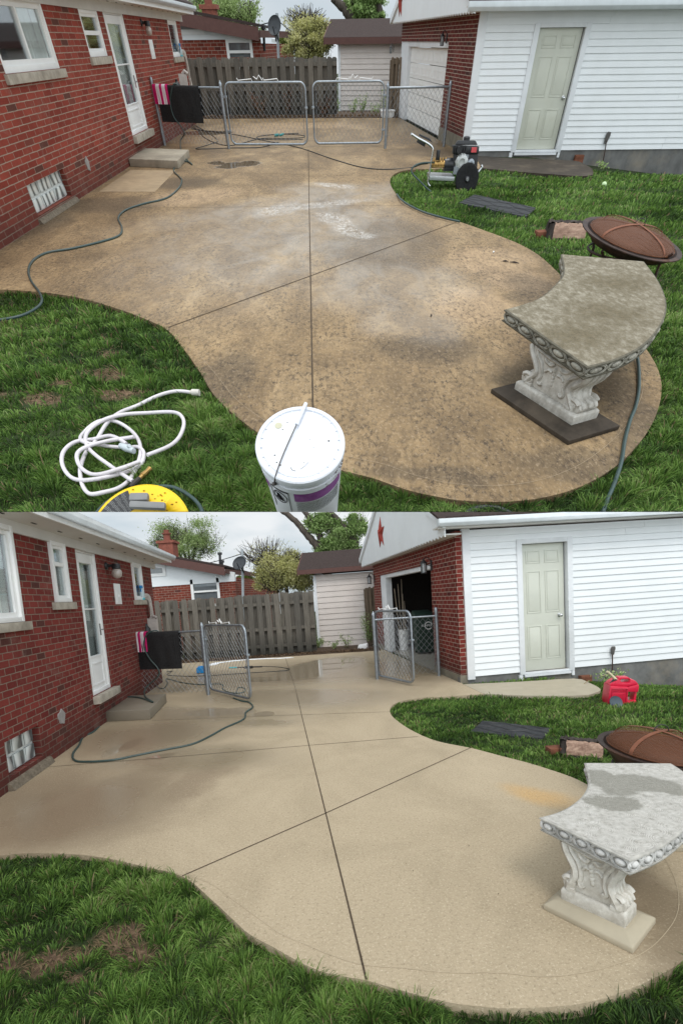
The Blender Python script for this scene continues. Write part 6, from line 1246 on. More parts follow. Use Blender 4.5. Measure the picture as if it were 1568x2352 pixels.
def common(Y, HW, hi, GW, zr, mt, WF, WS):
    n = Y.n; ly = label_yard(n); w3 = hi['w3']; spray_bottle(Y, HW, w3[1]-.12, w3[2]-.002, .95 if n == 'A' else 1.15); rag(Y, HW, w3[1]+.08, w3[2]+.0, 1. if n == 'A' else 1.25, 0)
    # grey downpipe stub and dark bottle behind the rail
    u, z = (HW.uz(424, 208) if n == 'A' else HW.uz(350, 1448)); px = {'A': ((425, 170, 208), (414, 182, 206)), 'B': ((353, 1420, 1452), (341, 1432, 1456))}[n]; yb = GW.p(.5, 0)[1]+1.0
    a, b = Y.aty(px[0][0], px[0][2]+30, yb), Y.aty(px[0][0], px[0][1], yb); s = MB(); s.obox((a+b)/2, V([.09, .03, 0]), V([0, .04, 0]), (b-a)/2*V([0, 0, 1.])); s.tube([b-V([.07, 0, 0]), b+V([0, 0, .05]), b+V([.07, 0, 0])], .03, 8)
    solo(Y, 'chair_back', s, simple('weathered_plastic', (.42, .38, .35), .7, var=.15), 'weathered pale post of a folded chair behind the mat and rail '+ly, 'chair', base=a, group='folded chairs by the house')
    a, b = Y.aty(px[1][0], px[1][2]+26, yb-.2), Y.aty(px[1][0], px[1][1], yb-.2); h = b[2]-a[2]; s = MB(); s.lathe(a, [(.075, 0), (.08, .02), (.08, h*.75), (.05, h*.86), (.03, h*.9), (.03, h)], 14); solo(Y, 'black_bottle', s, M_black, 'black jug hanging behind the mat against the brick wall '+ly, 'jug', base=a, group='black jugs', smooth=50)
    fire_pit(Y, (1449, 550) if n == 'A' else (1512, 1722), 120 if n == 'A' else 141, 'rusty fire pit with mesh dome lid on the lawn behind the bench '+ly, *((.21, 9, 6, .6) if n == 'A' else (.34, 5, 3, .9)))
    if n == 'A': split_log(Y, (1250, 546), (1338, 549), .14, 'split bark-covered log lying on the grass left of the fire pit '+ly); brick_piece(Y, (1247, 545), (.24, .14, .07), .1, 'old red brick under the left end of the split log '+ly, group='bricks under the logs')
    else: split_log(Y, (1287, 1728), (1385, 1738), .12, 'split bark-covered log lying on the grass left of the fire pit '+ly); brick_piece(Y, (1282, 1728), (.22, .11, .06), .05, 'old red brick under the left end of the split log '+ly, group='bricks under the logs')
    paver(Y, PAVER[n], 'black stone-look stepping slab sunk in the lawn '+ly)
    leaning_tool(Y, WS, (1392, 314) if n == 'A' else (1402, 1492), (1378, 381) if n == 'A' else (1394, 1566), 'long dark garden tool leaning head-up on the white siding '+ly)
    q = [(1322, 373), (1334, 376)] if n == 'A' else [(1335, 1566), (1348, 1569)]; z = WS.uz(*q[0])[1]
    u, zz = WS.uz(*q[0]); p = WS.p(u, zz, .10); s = MB(); 
    for k in range(2): s.obox(p+V([0, 0, .035+.066*k]), WS.U*.10+0*p, WS.N*.05, V([0, 0, .032]))
    solo(Y, 'stacked_bricks', s, M_oldbrick, 'two old red bricks stacked at the foundation beside the side door slab '+ly, 'bricks', base=p, group='bricks by the side door', bevel=.004)
    build_bench(Y)
def things_A():
    Y = YA; ly = label_yard('A')
    # hose over the rail, round the step and across the patio
    W = GWA[0]; zr = GWA[1]; mt = GWA[2]
    def wp(x, y, o=.045): u, z = W.uz(x, y); return W.p(u, z, o)
    hang = [W.p(W.uz(412, 202)[0], zr-.25, -.05), W.p(W.uz(408, 202)[0], zr+.01, -.04), W.p(W.uz(402, 202)[0], zr+.048, .02), wp(396, 212), wp(394, 237), wp(402, 268), wp(420, 292), wp(426, 307)]
    path = hang+gh(Y, [(418, 335), (417, 350), (428, 367), (441, 378), (436, 373), (418, 373), (402, 385), (400, 394), (412, 406), (418, 415), (410, 433), (382, 455), (330, 468), (290, 482), (272, 500), (280, 522), (275, 540), (240, 553), (170, 570), (110, 580), (78, 597), (66, 620), (72, 645), (90, 670), (97, 690), (85, 707), (50, 725), (0, 735), (-60, 745)], .012)
    for i in range(8, 15): path[i] = path[i]+V([0, 0, [.10, .06, .02, 0, 0, .02, .0][i-8]])
    hose(Y, 'garden_hose', path, .0125, M_hose, 'green hose draped over the black mat and snaking down across the stained patio', group='green garden hoses')
    hose(Y, 'garden_hose', [Y.g(1462, 818, .03), Y.g(1466, 850, .02), Y.g(1466, 895, .014), Y.g(1458, 935, .014), Y.g(1446, 965, .014), Y.g(1434, 1010, .014), Y.g(1426, 1060, .014), Y.g(1410, 1110, 0), Y.g(1393, 1150, -.01), Y.g(1375, 1200, -.01)], .0125, M_hose, 'thick green hose running from under the mossy bench down to the grass', group='green garden hoses')
    hose(Y, 'garden_hose', [Y.g(1055, 509, LAWN_Z+.06), Y.g(1020, 501, LAWN_Z+.06), Y.g(975, 488, LAWN_Z+.06), Y.g(942, 473, LAWN_Z+.06), Y.g(920, 458, LAWN_Z+.07), Y.g(911, 446, .01)], .0125, M_hose, 'short green hose length lying along the curved lawn edge below the pressure washer', group='green garden hoses')
    hose(Y, 'black_hose', gh(Y, [(440, 296), (470, 300), (520, 306), (560, 313), (612, 324), (660, 333), (700, 343), (760, 364), (830, 384), (890, 389), (948, 384)], .008)+[Y.g(965, 378, .12), Y.g(982, 376, .16)], .008, M_hoseb, 'thin black pressure hose running under the gates to the pressure washer', group='black pressure hoses')
    hose(Y, 'black_hose', gh(Y, [(440, 286), (452, 296), (470, 316), (500, 330), (530, 334), (560, 328), (600, 318), (650, 318), (694, 316), (696, 311), (650, 308), (600, 312), (592, 318), (640, 321), (696, 320)], .008), .008, M_hoseb, 'coiled black hose loops lying on the wet concrete behind the closed gates', group='black pressure hoses')
    hose(Y, 'black_hose', gh(Y, [(425, 277), (440, 292), (462, 298), (448, 288), (470, 300), (500, 322), (480, 332), (450, 342), (520, 340), (600, 338), (640, 326)], .008), .007, M_hoseb, 'black cord loops beside the brick house wall and gate post', group='black pressure hoses')
    c = Y.g(640, 311, .03); T = Thing(Y, 'hose_connector', 'teal hose connector on the black loops behind the left gate', 'connector', c); s = MB(); s.tube([c+V([-.12, 0, 0]), c+V([.0, .03, .01])], .028, 8); s.tube([c+V([.02, .0, .0]), c+V([.14, .06, .02])], .024, 8); T.part('grip', s, simple('teal_plastic', (.02, .22, .22), .4)); s = MB(); s.tube([c+V([.1, .05, .02]), c+V([.55, .2, .02])], .010, 6); T.part('lance', s, M_black)
    # pressure washer
    y0 = Y.g(1072, 438, LAWN_Z)[1]; o = lambda cx, cy, dy=0.: Y.aty(928.2+.152*cx, 282.2+.152*cy, y0+dy)
    T = Thing(Y, 'pressure_washer', 'black and silver petrol pressure washer standing on the grass edge by the garage', 'pressure washer', Y.aty(1040, 436, y0))
    AY = np.array([[1., 0, 0], [0, 0, 1.], [0, 1., 0]])
    def wheel(dy):
        c = o(943, 845, dy); R1 = np.linalg.norm(o(1130, 845, dy)-c)*.93; s = MB(); s.lathe(c, [(R1*.55, -.03), (R1*.80, -.045), (R1*.97, -.035), (R1, -.01), (R1, .01), (R1*.97, .035), (R1*.8, .045), (R1*.55, .03)], 32, AY); w_ = T.part('wheel', s, M_tire, smooth=40)
        s = MB(); s.lathe(c, [(.02, -.03), (R1*.54, -.022), (R1*.57, -.03), (R1*.57, .03), (R1*.54, .022), (.02, .03)], 24, AY); s.lathe(c+V([0, -.035, 0]), [(R1*.17, 0), (R1*.2, -.01), (R1*.13, -.025)], 16, AY); T.part('rim', s, M_blackpl, w_, smooth=40); s = MB(); s.lathe(c+V([0, -.062, 0]), [(R1*.13, .0), (R1*.11, -.006)], 12, AY); T.part('hub', s, M_chrome, w_)
        return c
    wheel(0.); wheel(.42)
    s = MB(); P = [o(385, 800), o(760, 815), o(760, 815)+V([0, .40, 0]), o(385, 800)+V([0, .40, 0])]; s.hexa([p+V([0, 0, -.055]) for p in P]+P); T.part('base_plate', s, simple('aluminium_plate', (.48, .50, .51), .35, .6), bevel=.004)
    for dy in (0., .38):
        s = MB(); s.tube(catmull([o(385, 955, dy), o(352, 900, dy), o(372, 780, dy), o(400, 600, dy), o(425, 440, dy), o(418, 370, dy), o(350, 310, dy), o(210, 235, dy), o(110, 170, dy)], 5), .0165, 10); T.part('handle_tube', s, M_chrome, smooth=60)
    s = MB(); s.tube([o(110, 170), o(110, 170, .38)], .0165, 10); s.tube([o(340, 308), o(340, 308, .38)], .012, 8); T.part('handle_bar', s, M_chrome, smooth=60)
    s = MB(); s.hexa([o(205, 240, .03), o(330, 275, .03), o(330, 275, .35), o(205, 240, .35), o(180, 290, .03), o(305, 365, .03), o(305, 365, .35), o(180, 290, .35)]); s.hexa([o(215, 190, .04), o(430, 300, .04), o(430, 300, .34), o(215, 190, .34), o(225, 165, .04), o(380, 235, .04), o(380, 235, .34), o(225, 165, .34)]); T.part('control_panel', s, M_blackpl, bevel=.006)
    s = MB(); s.hexa([o(725, 470, .02), o(1120, 470, .02), o(1120, 470, .36), o(725, 470, .36), o(720, 330, .02), o(1130, 350, .02), o(1130, 350, .36), o(720, 330, .36)]); s.hexa([o(760, 335, .04), o(1105, 335, .04), o(1105, 335, .34), o(760, 335, .34), o(800, 262, .05), o(1075, 265, .05), o(1075, 265, .33), o(800, 262, .33)]); EN = T.part('engine_top', s, M_blackpl, bevel=.018)
    s = MB()
    for k in range(7): x = 735+k*32; s.obox(o(x, 400, .0), V([.007, 0, 0]), V([0, .02, 0]), V([0, 0, .045]))
    s.lathe(o(820, 410, .0), [(.045, 0), (.05, .01), (.04, -.03)], 16, AY); T.part('cooling_ribs', s, M_black, EN)
    s = MB(); s.lathe(o(938, 258, .15), [(.055, -.01), (.055, .035), (.03, .045)], 16); T.part('fuel_cap', s, M_black, EN, smooth=40)
    s = MB(); s.obox(o(1050, 408, .0), V([.045, 0, 0]), V([0, .008, 0]), V([0, 0, .030])); T.part('red_label', s, M_redlabel, EN)
    s = MB(); s.hexa([o(740, 780, .06), o(1090, 780, .06), o(1090, 780, .34), o(740, 780, .34), o(735, 470, .06), o(1115, 470, .06), o(1115, 470, .34), o(735, 470, .34)]); T.part('engine_block', s, M_black, bevel=.015)
    s = MB(); c = o(865, 590, .04); rr = .105; s.lathe(c, [(rr*1.15, .03), (rr*1.1, -.02), (rr*.8, -.045), (rr*.5, -.05), (rr*.48, -.03), (.01, -.028)], 8, AY); s.obox(o(865, 660, .05), V([.115, 0, 0]), V([0, .02, 0]), V([0, 0, .02])); T.part('recoil_cover', s, simple('pale_casting', (.55, .57, .56), .3, .3), smooth=30)
    s = MB(); s.lathe(o(1000, 610, .04), [(.06, .02), (.06, -.03), (.03, -.05)], 14, AY); s.obox(o(790, 720, .03), V([.06, 0, 0]), V([0, .03, 0]), V([0, 0, .045])); s.obox(o(940, 500, .04), V([.03, 0, 0]), V([0, .03, 0]), V([0, 0, .02])); T.part('engine_fittings', s, M_galv)
    AX = np.array([[0, 0, 1.], [0, 1., 0], [-1., 0, 0]]); s = MB(); c = o(675, 630, .15); s.lathe(c, [(.085, -.09), (.085, .09), (.05, .10)], 16, AX); T.part('gearbox', s, M_blackpl, smooth=40)
    s = MB(); c = o(530, 625, .15); s.lathe(c, [(.035, -.16), (.05, -.14), (.05, .12), (.035, .13)], 14, AX)
    for k in range(5): s.lathe(c+V([-.10+.05*k, -.02, .04]), [(.02, 0), (.02, .035), (.012, .045)], 8); s.lathe(c+V([-.10+.05*k, -.055, -.01]), [(.018, 0), (.016, -.02)], 8, AY)
    T.part('brass_pump', s, M_brass, smooth=40)
    s = MB(); s.lathe(o(500, 560, .12), [(.03, 0), (.033, .01), (.033, .11), (.028, .12)], 12); T.part('unloader_knob', s, M_black, smooth=40)
    s = MB(); s.tube(catmull([o(1160, 640, .05), o(1165, 680, .05), o(1110, 750, .05)], 4), .022, 8); T.part('muffler_guard', s, M_chrome, smooth=60)
    hose(Y, 'garden_hose', [o(450, 600, .1), o(380, 600, -.02), o(280, 605, -.05), o(180, 635, -.08), o(110, 700, -.10), o(125, 770, -.12), o(220, 870, -.15), o(320, 970, -.18), o(400, 1040, -.2)], .0125, M_hose, 'green supply hose looping down from the pressure washer into the grass', group='green garden hoses')
    # white bucket (cut by the edge of the view), set tilted on the soft lawn
    zl = .50; c = Y.g(689, 1018, zl); R1 = np.linalg.norm(Y.g(792, 1018, zl)-c); tl = math.radians(17); ct, st = math.cos(tl), math.sin(tl); Mx = np.array([[1, 0, 0], [0, ct, -st], [0, st, ct]])@np.diag([1., 1.1, 1.]); H = R1*2.35
    foot = c+Mx@V([0, 0, -H]); T = Thing(Y, 'plastic_bucket', 'white lidded plastic bucket with purple label at the lower edge of the stained patio', 'bucket', foot)
    s = MB(); s.lathe(c, [(R1*.80, -H), (R1*.93, -.42*R1), (R1*.96, -.42*R1), (R1*.97, -.28*R1), (R1*.94, -.27*R1), (R1*.94, -.20*R1), (R1*.975, -.19*R1), (R1*.975, -.10*R1)], 64, Mx); BD = T.part('bucket_body', s, M_pail, smooth=30)
    s = MB(); s.lathe(c, [(R1*.985, -.12*R1), (R1*1.0, -.10*R1), (R1*1.0, -.015*R1), (R1*.97, .01*R1), (R1*.90, .01*R1), (R1*.88, -.025*R1), (R1*.86, -.028*R1), (R1*.84, -.004*R1), (R1*.3, .0), (R1*.02, .0)], 64, Mx)
    for k in range(22): a = 2*math.pi*k/22+.1; s.obox(c+Mx@V([.865*R1*math.cos(a), .865*R1*math.sin(a), -.012*R1]), Mx@V([.04*R1*math.cos(a), .04*R1*math.sin(a), 0]), Mx@V([-.008*R1*math.sin(a), .008*R1*math.cos(a), 0]), Mx@V([0, 0, .012*R1]))
    s.ball(c, .04*R1, .04*R1, .012*R1, Mx); LD = T.part('lid', s, M_pail, smooth=30)
    s = MB(); s.ball(c+Mx@V([-.50*R1, .47*R1, .004*R1]), .085*R1, .085*R1, .006*R1, Mx, 16, 6); T.part('sealed_bung', s, simple('beige_bung', (.50, .48, .36), .6), LD)
    s = MB()
    for x, y, r_ in ((-.30, .55, .012), (-.40, .36, .014), (.22, .10, .010), (.30, -.12, .010), (-.55, -.30, .016), (-.5, -.48, .014), (-.42, -.55, .018), (.64, .05, .02), (.10, -.50, .01)): s.ball(c+Mx@V([x*R1, y*R1, .003*R1]), r_*R1*1.3, r_*R1, .004*R1, Mx, 8, 4)
    s.tube([c+Mx@V([x*R1, y*R1, .006*R1]) for x, y in ((-.20, -.60), (-.15, -.68), (-.08, -.70))], .005*R1, 4); s.tube([c+Mx@V([x*R1, y*R1, .006*R1]) for x, y in ((.02, -.66), (.12, -.58), (.20, -.48))], .004*R1, 4); T.part('dirt_specks', s, simple('speck_brown', (.10, .08, .06), .9), LD)
    s = MB(); s.tube(catmull([c+Mx@V(p)*1. for p in ((-.56*R1, -.84*R1, -.22*R1), (-.50*R1, -.80*R1, .03*R1), (-.35*R1, -.30*R1, .05*R1), (-.10*R1, .38*R1, .07*R1))], 5), .014*R1, 8); s.tube([c+Mx@V([-.10*R1, .38*R1, .07*R1]), c+Mx@V([.10*R1, .95*R1, .08*R1])], .010*R1, 8); s.lathe(c+Mx@V([-.57*R1, -.82*R1, -.24*R1]), [(.05*R1, -.02*R1), (.06*R1, 0), (.04*R1, .03*R1)], 12); HD = T.part('wire_handle', s, simple('bail_wire', (.10, .09, .085), .45, .6), smooth=60)
    s = MB(); s.tube([c+Mx@V([-.08*R1, .42*R1, .07*R1]), c+Mx@V([.12*R1, .98*R1, .085*R1])], .042*R1, 12); T.part('grip', s, M_pail, HD, smooth=60)
    def onside(a, z, e=.004): r_ = R1*(.93+(z+.42*R1)/(H-.42*R1)*.13)+e*R1*2; return c+Mx@V([r_*math.cos(a), r_*math.sin(a), z])
    def sidepatch(a0, a1, z0, z1, e=.004, k=18): s = MB(); s.add([onside(a0+(a1-a0)*i/k, z, e) for z in (z0, z1) for i in range(k+1)], [(i, i+1, k+2+i, k+1+i) for i in range(k)]); return s
    T.part('purple_band', sidepatch(-1.75, -.35, -.75*R1, -.45*R1), M_purple, BD, smooth=60); T.part('purple_band', sidepatch(-3.1, -2.52, -.75*R1, -.45*R1), M_purple, BD, smooth=60)
    s = sidepatch(-2.42, -1.90, -.52*R1, -.46*R1, .006); 
    for a in (-2.42, -1.90): s.tube([onside(a, -.44*R1, .006), onside(a, -1.3*R1, .006)], .008*R1, 4)
    ac = -2.16; s.tube([onside(ac+.20*math.cos(t), -.76*R1+.19*R1*math.sin(t), .006) for t in np.linspace(0, 2*math.pi, 28)], .009*R1, 5); s.tube([onside(ac-.15, -.63*R1, .006), onside(ac+.15, -.89*R1, .006)], .009*R1, 4)
    s.tube([onside(ac-.06, -.66*R1, .006), onside(ac-.01, -.74*R1, .006), onside(ac+.03, -.84*R1, .006)], [.02*R1, .045*R1, .03*R1], 6); s.tube([onside(ac-.01, -.74*R1, .008), onside(ac+.08, -.78*R1, .008), onside(ac+.07, -.86*R1, .008)], .016*R1, 6); s.tube([onside(ac-.12, -.80*R1, .006), onside(ac-.02, -.86*R1, .006)], .018*R1, 5)
    T.part('warning_label', s, simple('label_ink', (.015, .015, .018), .5), BD)
    s = MB()
    for k in range(12):
        z = -.80*R1-.035*R1*k
        s.tube([onside(a0, z+rng.normal(0, .006*R1), .004) for a0 in np.arange(-1.72, -.4, .03)], .003*R1, 3); T.part('print_line', s, simple('label_ink', (.015, .015, .018), .5), BD); s = MB()
    s.text('', .1, c, V([1., 0, 0]), V([0, 0, 1.])) if False else None
    s = MB()
    for k in range(40): a = rng.uniform(-.95, -.2); z = -rng.uniform(.18, .44)*R1; s.ball(onside(a, z, .012), *(rng.uniform(.004, .022, 1)[0]*R1*V([1, 1, 1.])), None, 6, 4)
    T.part('mud_spatter', s, simple('mud', (.12, .085, .06), .95), BD)
    # white hose coil
    q = lambda L_, z=LAWN_Z+.055: [Y.g(.4*x, 627+.4*y, z) for x, y in L_]
    L1 = [(1100, 687), (1000, 690), (880, 715), (780, 755), (700, 800), (620, 870), (560, 945), (500, 1010), (475, 1090), (466, 1160), (475, 1220), (515, 1262), (580, 1272), (660, 1250), (730, 1190), (785, 1110), (812, 1040), (800, 970), (760, 905), (690, 862), (600, 855), (520, 880), (468, 920), (465, 960), (500, 985), (600, 988), (700, 992)]
    L2 = [(730, 990), (640, 940), (540, 945), (440, 965), (375, 1030), (360, 1100), (400, 1160), (480, 1190), (580, 1190), (700, 1150), (800, 1095), (828, 1040), (800, 1010), (750, 1000)]
    L3 = [(850, 1055), (960, 995), (1030, 930), (1058, 860), (1020, 812), (930, 792), (800, 800), (680, 827), (560, 870), (492, 920), (500, 990), (560, 1060), (650, 1120), (760, 1185)]
    L4 = [(770, 942), (640, 950), (540, 985), (455, 1040), (455, 1100), (520, 1145), (620, 1150), (720, 1125), (800, 1080)]
    for i, (L_, nm) in enumerate(((L1, 'long outer run'), (L2, 'wide left loop'), (L3, 'far right loop'), (L4, 'small inner loop'))):
        if i == 0: T = Thing(Y, 'white_hose', 'coiled whitish washing machine hose lying tangled on the grass', 'hose', Y.g(250, 1000, LAWN_Z))
        s = MB(); P = catmull(q(L_, LAWN_Z+.052+.012*i), 5); P = [p+V([0, 0, .012*math.sin(j*.33+i)]) for j, p in enumerate(P)]; s.tube(P, .0125, 10); T.part('hose_loop', s, M_hosew, smooth=60)
    s = MB(); a, b = Y.g(440, 901, LAWN_Z+.06), Y.g(458, 902, LAWN_Z+.06); s.tube([a-V([.015, 0, 0]), a, a+V([.004, 0, 0]), b], [.012, .014, .022, .023], 12); T.part('end_coupling', s, simple('white_coupling', (.60, .57, .52), .5), smooth=30)
    s = MB(); a, b = Y.g(278, 1024, LAWN_Z+.08), Y.g(308, 1036, LAWN_Z+.08); s.tube([a, (a+b)/2, b], [.020, .026, .018], 10); s.tube([(a+b)/2, (a+b)/2+V([.03, -.02, .03])], .012, 8); T.part('clear_valve', s, simple('clear_valve', (.50, .55, .58), .15), smooth=40)
    s = MB(); a, b = Y.g(300, 1118, LAWN_Z+.06), Y.g(345, 1076, LAWN_Z+.07); d_ = b-a; s.tube([a, a+d_*.45], .014, 8); T = Thing(Y, 'hose_fitting', 'dark hose end with brass fitting lying below the white hose coil', 'fitting', a); T.part('rubber_end', s, simple('dark_rubber', (.05, .045, .04), .6)); s = MB(); s.tube([a+d_*.45, a+d_*.6, a+d_*.61, a+d_*.85, a+d_], [.012, .012, .018, .013, .016], 10); T.part('brass_end', s, M_brass, smooth=30)
    hose(Y, 'garden_hose', [Y.g(x, y, LAWN_Z+.04) for x, y in ((218, 1185), (240, 1160), (270, 1140), (310, 1126), (355, 1118), (400, 1120), (440, 1142), (462, 1168), (468, 1200))], .012, M_hose, 'green hose arc half sunk in the grass round the yellow reel', group='green garden hoses')
    # yellow hose reel
    zl = .12; c = Y.g(321, 1176+44, zl); R1 = np.linalg.norm(Y.g(430, 1220, zl)-c)*1.06; e = c+V([0, 0, 0]); tl = math.radians(20); ct, st = math.cos(tl), math.sin(tl); Mx = np.array([[1, 0, 0], [0, ct, -st], [0, st, ct]])
    top = Y.g(321, 1139, zl); kk = (np.linalg.norm(top-c))/R1; T = Thing(Y, 'yellow_reel', 'bright yellow reel disc with grey handle at the lower edge of the grass', 'reel', V([c[0], c[1], LAWN_Z])); Mx = Mx@np.diag([1., kk*.92, 1.])
    s = MB(); s.lathe(c, [(R1*.6, -.16), (R1*.98, -.05), (R1, -.03), (R1, -.008), (R1*.96, .0), (R1*.5, .004), (.01, .006)], 56, Mx); T.part('disc', s, M_yellow, smooth=30)
    s = MB(); s.add([c+Mx@V([R1*r_*math.cos(a), R1*r_*math.sin(a), .0075]) for a in np.linspace(1.95, 2.75, 10) for r_ in (.45, .90)], [(2*i, 2*i+1, 2*i+3, 2*i+2) for i in range(9)]); T.part('black_label', s, M_black)
    s = MB()
    for k in range(16):
        for j in range(4): a = 2.02+.16*j+rng.uniform(0, .04); r_ = .88-.028*k; s.tube([c+Mx@V([R1*r_*math.cos(a), R1*r_*math.sin(a), .0085]), c+Mx@V([R1*r_*math.cos(a+.10), R1*r_*math.sin(a+.10), .0085])], .0009, 3)
    T.part('label_print', s, M_white)
    s = MB(); s.obox(c+Mx@V([-.04*R1, .62*R1, .03]), Mx@V([.19*R1, 0, 0]), Mx@V([0, .08*R1, 0]), Mx@V([0, 0, .016])); s.obox(c+Mx@V([.16*R1, .44*R1, .035]), Mx@V([.36*R1, -.02*R1, 0]), Mx@V([0, .07*R1, 0]), Mx@V([0, 0, .014])); T.part('grey_handle', s, M_greypl, bevel=.012)
    s = MB()
    for k in range(26): a = rng.uniform(.6, 2.0); r_ = rng.uniform(.55, .93); s.ball(c+Mx@V([R1*r_*math.cos(a), R1*r_*math.sin(a), .004]), *(rng.uniform(.0015, .005)*V([1.5, 1, .4])), None, 6, 4)
    T.part('dirt_specks', s, simple('speck_rust', (.25, .12, .01), .9))
    hose(Y, 'garden_hose', [Y.g(x, y, -.03) for x, y in ((1060, 1190), (1080, 1172), (1110, 1165), (1145, 1168), (1180, 1185))], .016, M_hoseb, 'dark hose curve at the lower edge of the grass below the round patio', group='green garden hoses')
    # little things
    b = Y.g(1385, 428, LAWN_Z); b[2] = -.04; s = MB(); s.ball(b+V([0, 0, .03]), .045, .045, .04); solo(Y, 'pale_ball', s, simple('pale_green', (.55, .72, .42), .5), 'small pale green ball lying in the lawn near the garage wall', 'ball', base=b, smooth=60)
    for (x, y, L_, a) in ((1181, 603, .11, -.5), (1133, 579, .035, .7), (1160, 600, .07, -.3), (990, 725, .03, 1.)):
        c = Y.g(x, y, .008); d_ = V([math.cos(a), math.sin(a), 0])*L_/2; s = MB(); s.tube([c-d_, c+V([0, .006, .003]), c+d_], [.004, .009, .003], 6); solo(Y, 'bark_scrap', s, M_logbark if y > 590 else M_white, {603: 'large dark bark scrap on the patio near the curved lawn edge', 579: 'tiny pale chip on the patio above the bark scraps', 600: 'slim dark bark scrap left of the large one on the patio', 725: 'tiny pale chip in the middle of the stained patio'}[y], 'scrap', base=c)
    nq = [Y.g(*p)[:2] for p in ((228, 441), (356, 441), (404, 392), (300, 391))]; s = MB(); s.prism([V(p) for p in nq], .0005, .0035); solo(Y, 'newer_slab_patch', s, M_newpatch, None, None, kind='structure', base=V([0, 0, 0]))
    a = Y.g(889, 270); s = MB(); s.obox(a+V([0, 0, .09]), V([.20, .05, 0]), V([-.03, .12, 0]), V([0, 0, .09])); s.obox(a+V([0, -.02, .16]), V([.23, .05, 0]), V([-.03, .13, 0]), V([0, 0, .02])); solo(Y, 'white_container', s, M_white, 'white plastic container lying beside the garage front corner behind the gate', 'container', base=a, bevel=.015)
def things_B():
    Y = YB; W = GWB[0]; zr = GWB[1]
    def wp(x, y, o=.05): u, z = W.uz(x, y); return W.p(u, z, o)
    b = lambda L_, r=.011: [Y.g(.4*x, 1411.2+.4*y, r) for x, y in L_]; hz = INFO['B']['hz']
    hang = [W.p(W.L*a, zr+z_, o_) for a, z_, o_ in ((.40, -.25, -.06), (.38, .01, -.05), (.33, .05, .0), (.26, .0, .05), (.21, -.12, .055), (.20, -.28, .055), (.26, -.48, .055), (.36, -.66, .06), (.37, -.80, .08))]
    path = hang+[Y.g(335, 1580, hz+.02), Y.g(334, 1600, hz+.013), Y.g(352, 1613, hz+.013), Y.g(320, 1602, hz+.013), Y.g(288, 1601, hz+.013), Y.g(265, 1610, hz+.02)]+b([(612, 570), (585, 622), (540, 672), (480, 702), (455, 750), (420, 800), (430, 838), (500, 846), (650, 836), (800, 806), (950, 776), (1100, 746), (1200, 702), (1290, 652), (1398, 602), (1412, 562), (1452, 532), (1430, 505), (1390, 498), (1340, 480)])
    path[15] = path[15]+V([0, 0, .05]); hose(Y, 'garden_hose', path, .0125, M_hose, 'green hose over the mat, round the stoop and arcing across the clean patio', group='green garden hoses')
    hose(Y, 'garden_hose', [W.p(W.uz(362, 1520)[0], .55, -.06)]+b([(900, 380), (905, 415), (940, 425), (962, 395), (958, 370), (1050, 392), (1150, 402), (1270, 400), (1282, 430), (1330, 450), (1395, 448), (1405, 425), (1370, 420), (1355, 450)], .010), .010, M_hose, 'green hose trailing behind the fence run to small loops inside the open left gate', group='green garden hoses')
    hose(Y, 'black_hose', b([(960, 330), (990, 325), (960, 345), (1000, 352), (1100, 355), (1180, 352), (1300, 345), (1450, 335), (1560, 328), (1640, 322), (1660, 314), (1600, 302), (1500, 298)], .008), .008, M_hoseb, 'thin black pressure hose looping on the wet concrete behind the open left gate', group='black pressure hoses')
    T = Thing(Y, 'spray_lance', 'spray gun lance with blue tip lying on the concrete behind the left gate', 'spray gun', Y.g(560, 1533)); s = MB(); s.tube([Y.g(545, 1533, .02), Y.g(602, 1531, .02)], [.012, .016], 8); s.tube([Y.g(562, 1533, .03), Y.g(580, 1532, .04)], .03, 8); T.part('lance', s, M_black); s = MB(); s.tube([Y.g(527, 1533.5, .02), Y.g(545, 1533, .02)], .018, 8); T.part('blue_tip', s, M_aqua)
    c = Y.g(464, 1546); k = c[1]/FU; s = MB(); s.obox(c+V([0, 0, 7.5*k]), V([10*k, 0, 0]), V([0, 8*k, 0]), V([0, 0, 6.5*k])); s.obox(c+V([0, 0, 15*k]), V([7*k, 0, 0]), V([0, 6*k, 0]), V([0, 0, 1.5*k])); solo(Y, 'blue_tub', s, M_blue, 'small blue plastic tub behind the fence run by the gate post', 'tub', base=c, bevel=.015)
    # red petrol can; drawn from measured corners, standing in the lawn
    g0 = V([*Y.g(1421, 1621, -.06)[:2], LAWN_Z+float(lawn_drop(Y, *Y.g(1421, 1621, -.06)[:2], GI['B']))]); y0 = g0[1]; k = .1607
    o = lambda x, y, dy=0.: Y.aty((2150+x*.2232)/1.59439, (2430+y*.2232)/1.59439, y0+dy)
    T = Thing(Y, 'petrol_can', 'red plastic petrol can with beige spout standing in the lawn', 'petrol can', V([o(590, 690)[0], y0, g0[2]])); D2 = .26
    fr = [(335, 640), (645, 690), (665, 480), (690, 385), (560, 345), (375, 355)]
    s = MB(); P = [o(330, 690), o(645, 690), o(672, 392), o(368, 372)]; Bk = V([.20, D2, 0]); tp = [o(560, 240, .10), o(700, 245, .10)]
    dp = V([.06, D2, 0])
    def slab(parent, name, pts, d0=0., dep=1., bev=.014): s_ = MB(); s_.extr([o(x, y)+dp*d0 for x, y in pts], dp*dep); return T.part(name, s_, M_redcan, parent, bevel=bev)
    mB = slab(None, 'can_body', [(328, 690), (648, 700), (668, 470), (672, 385), (372, 365)])
    slab(mB, 'shoulder', [(374, 364), (671, 384), (850, 345), (800, 290), (715, 262), (700, 325), (575, 322), (560, 300), (530, 262), (470, 292), (420, 320)], .08, .84)
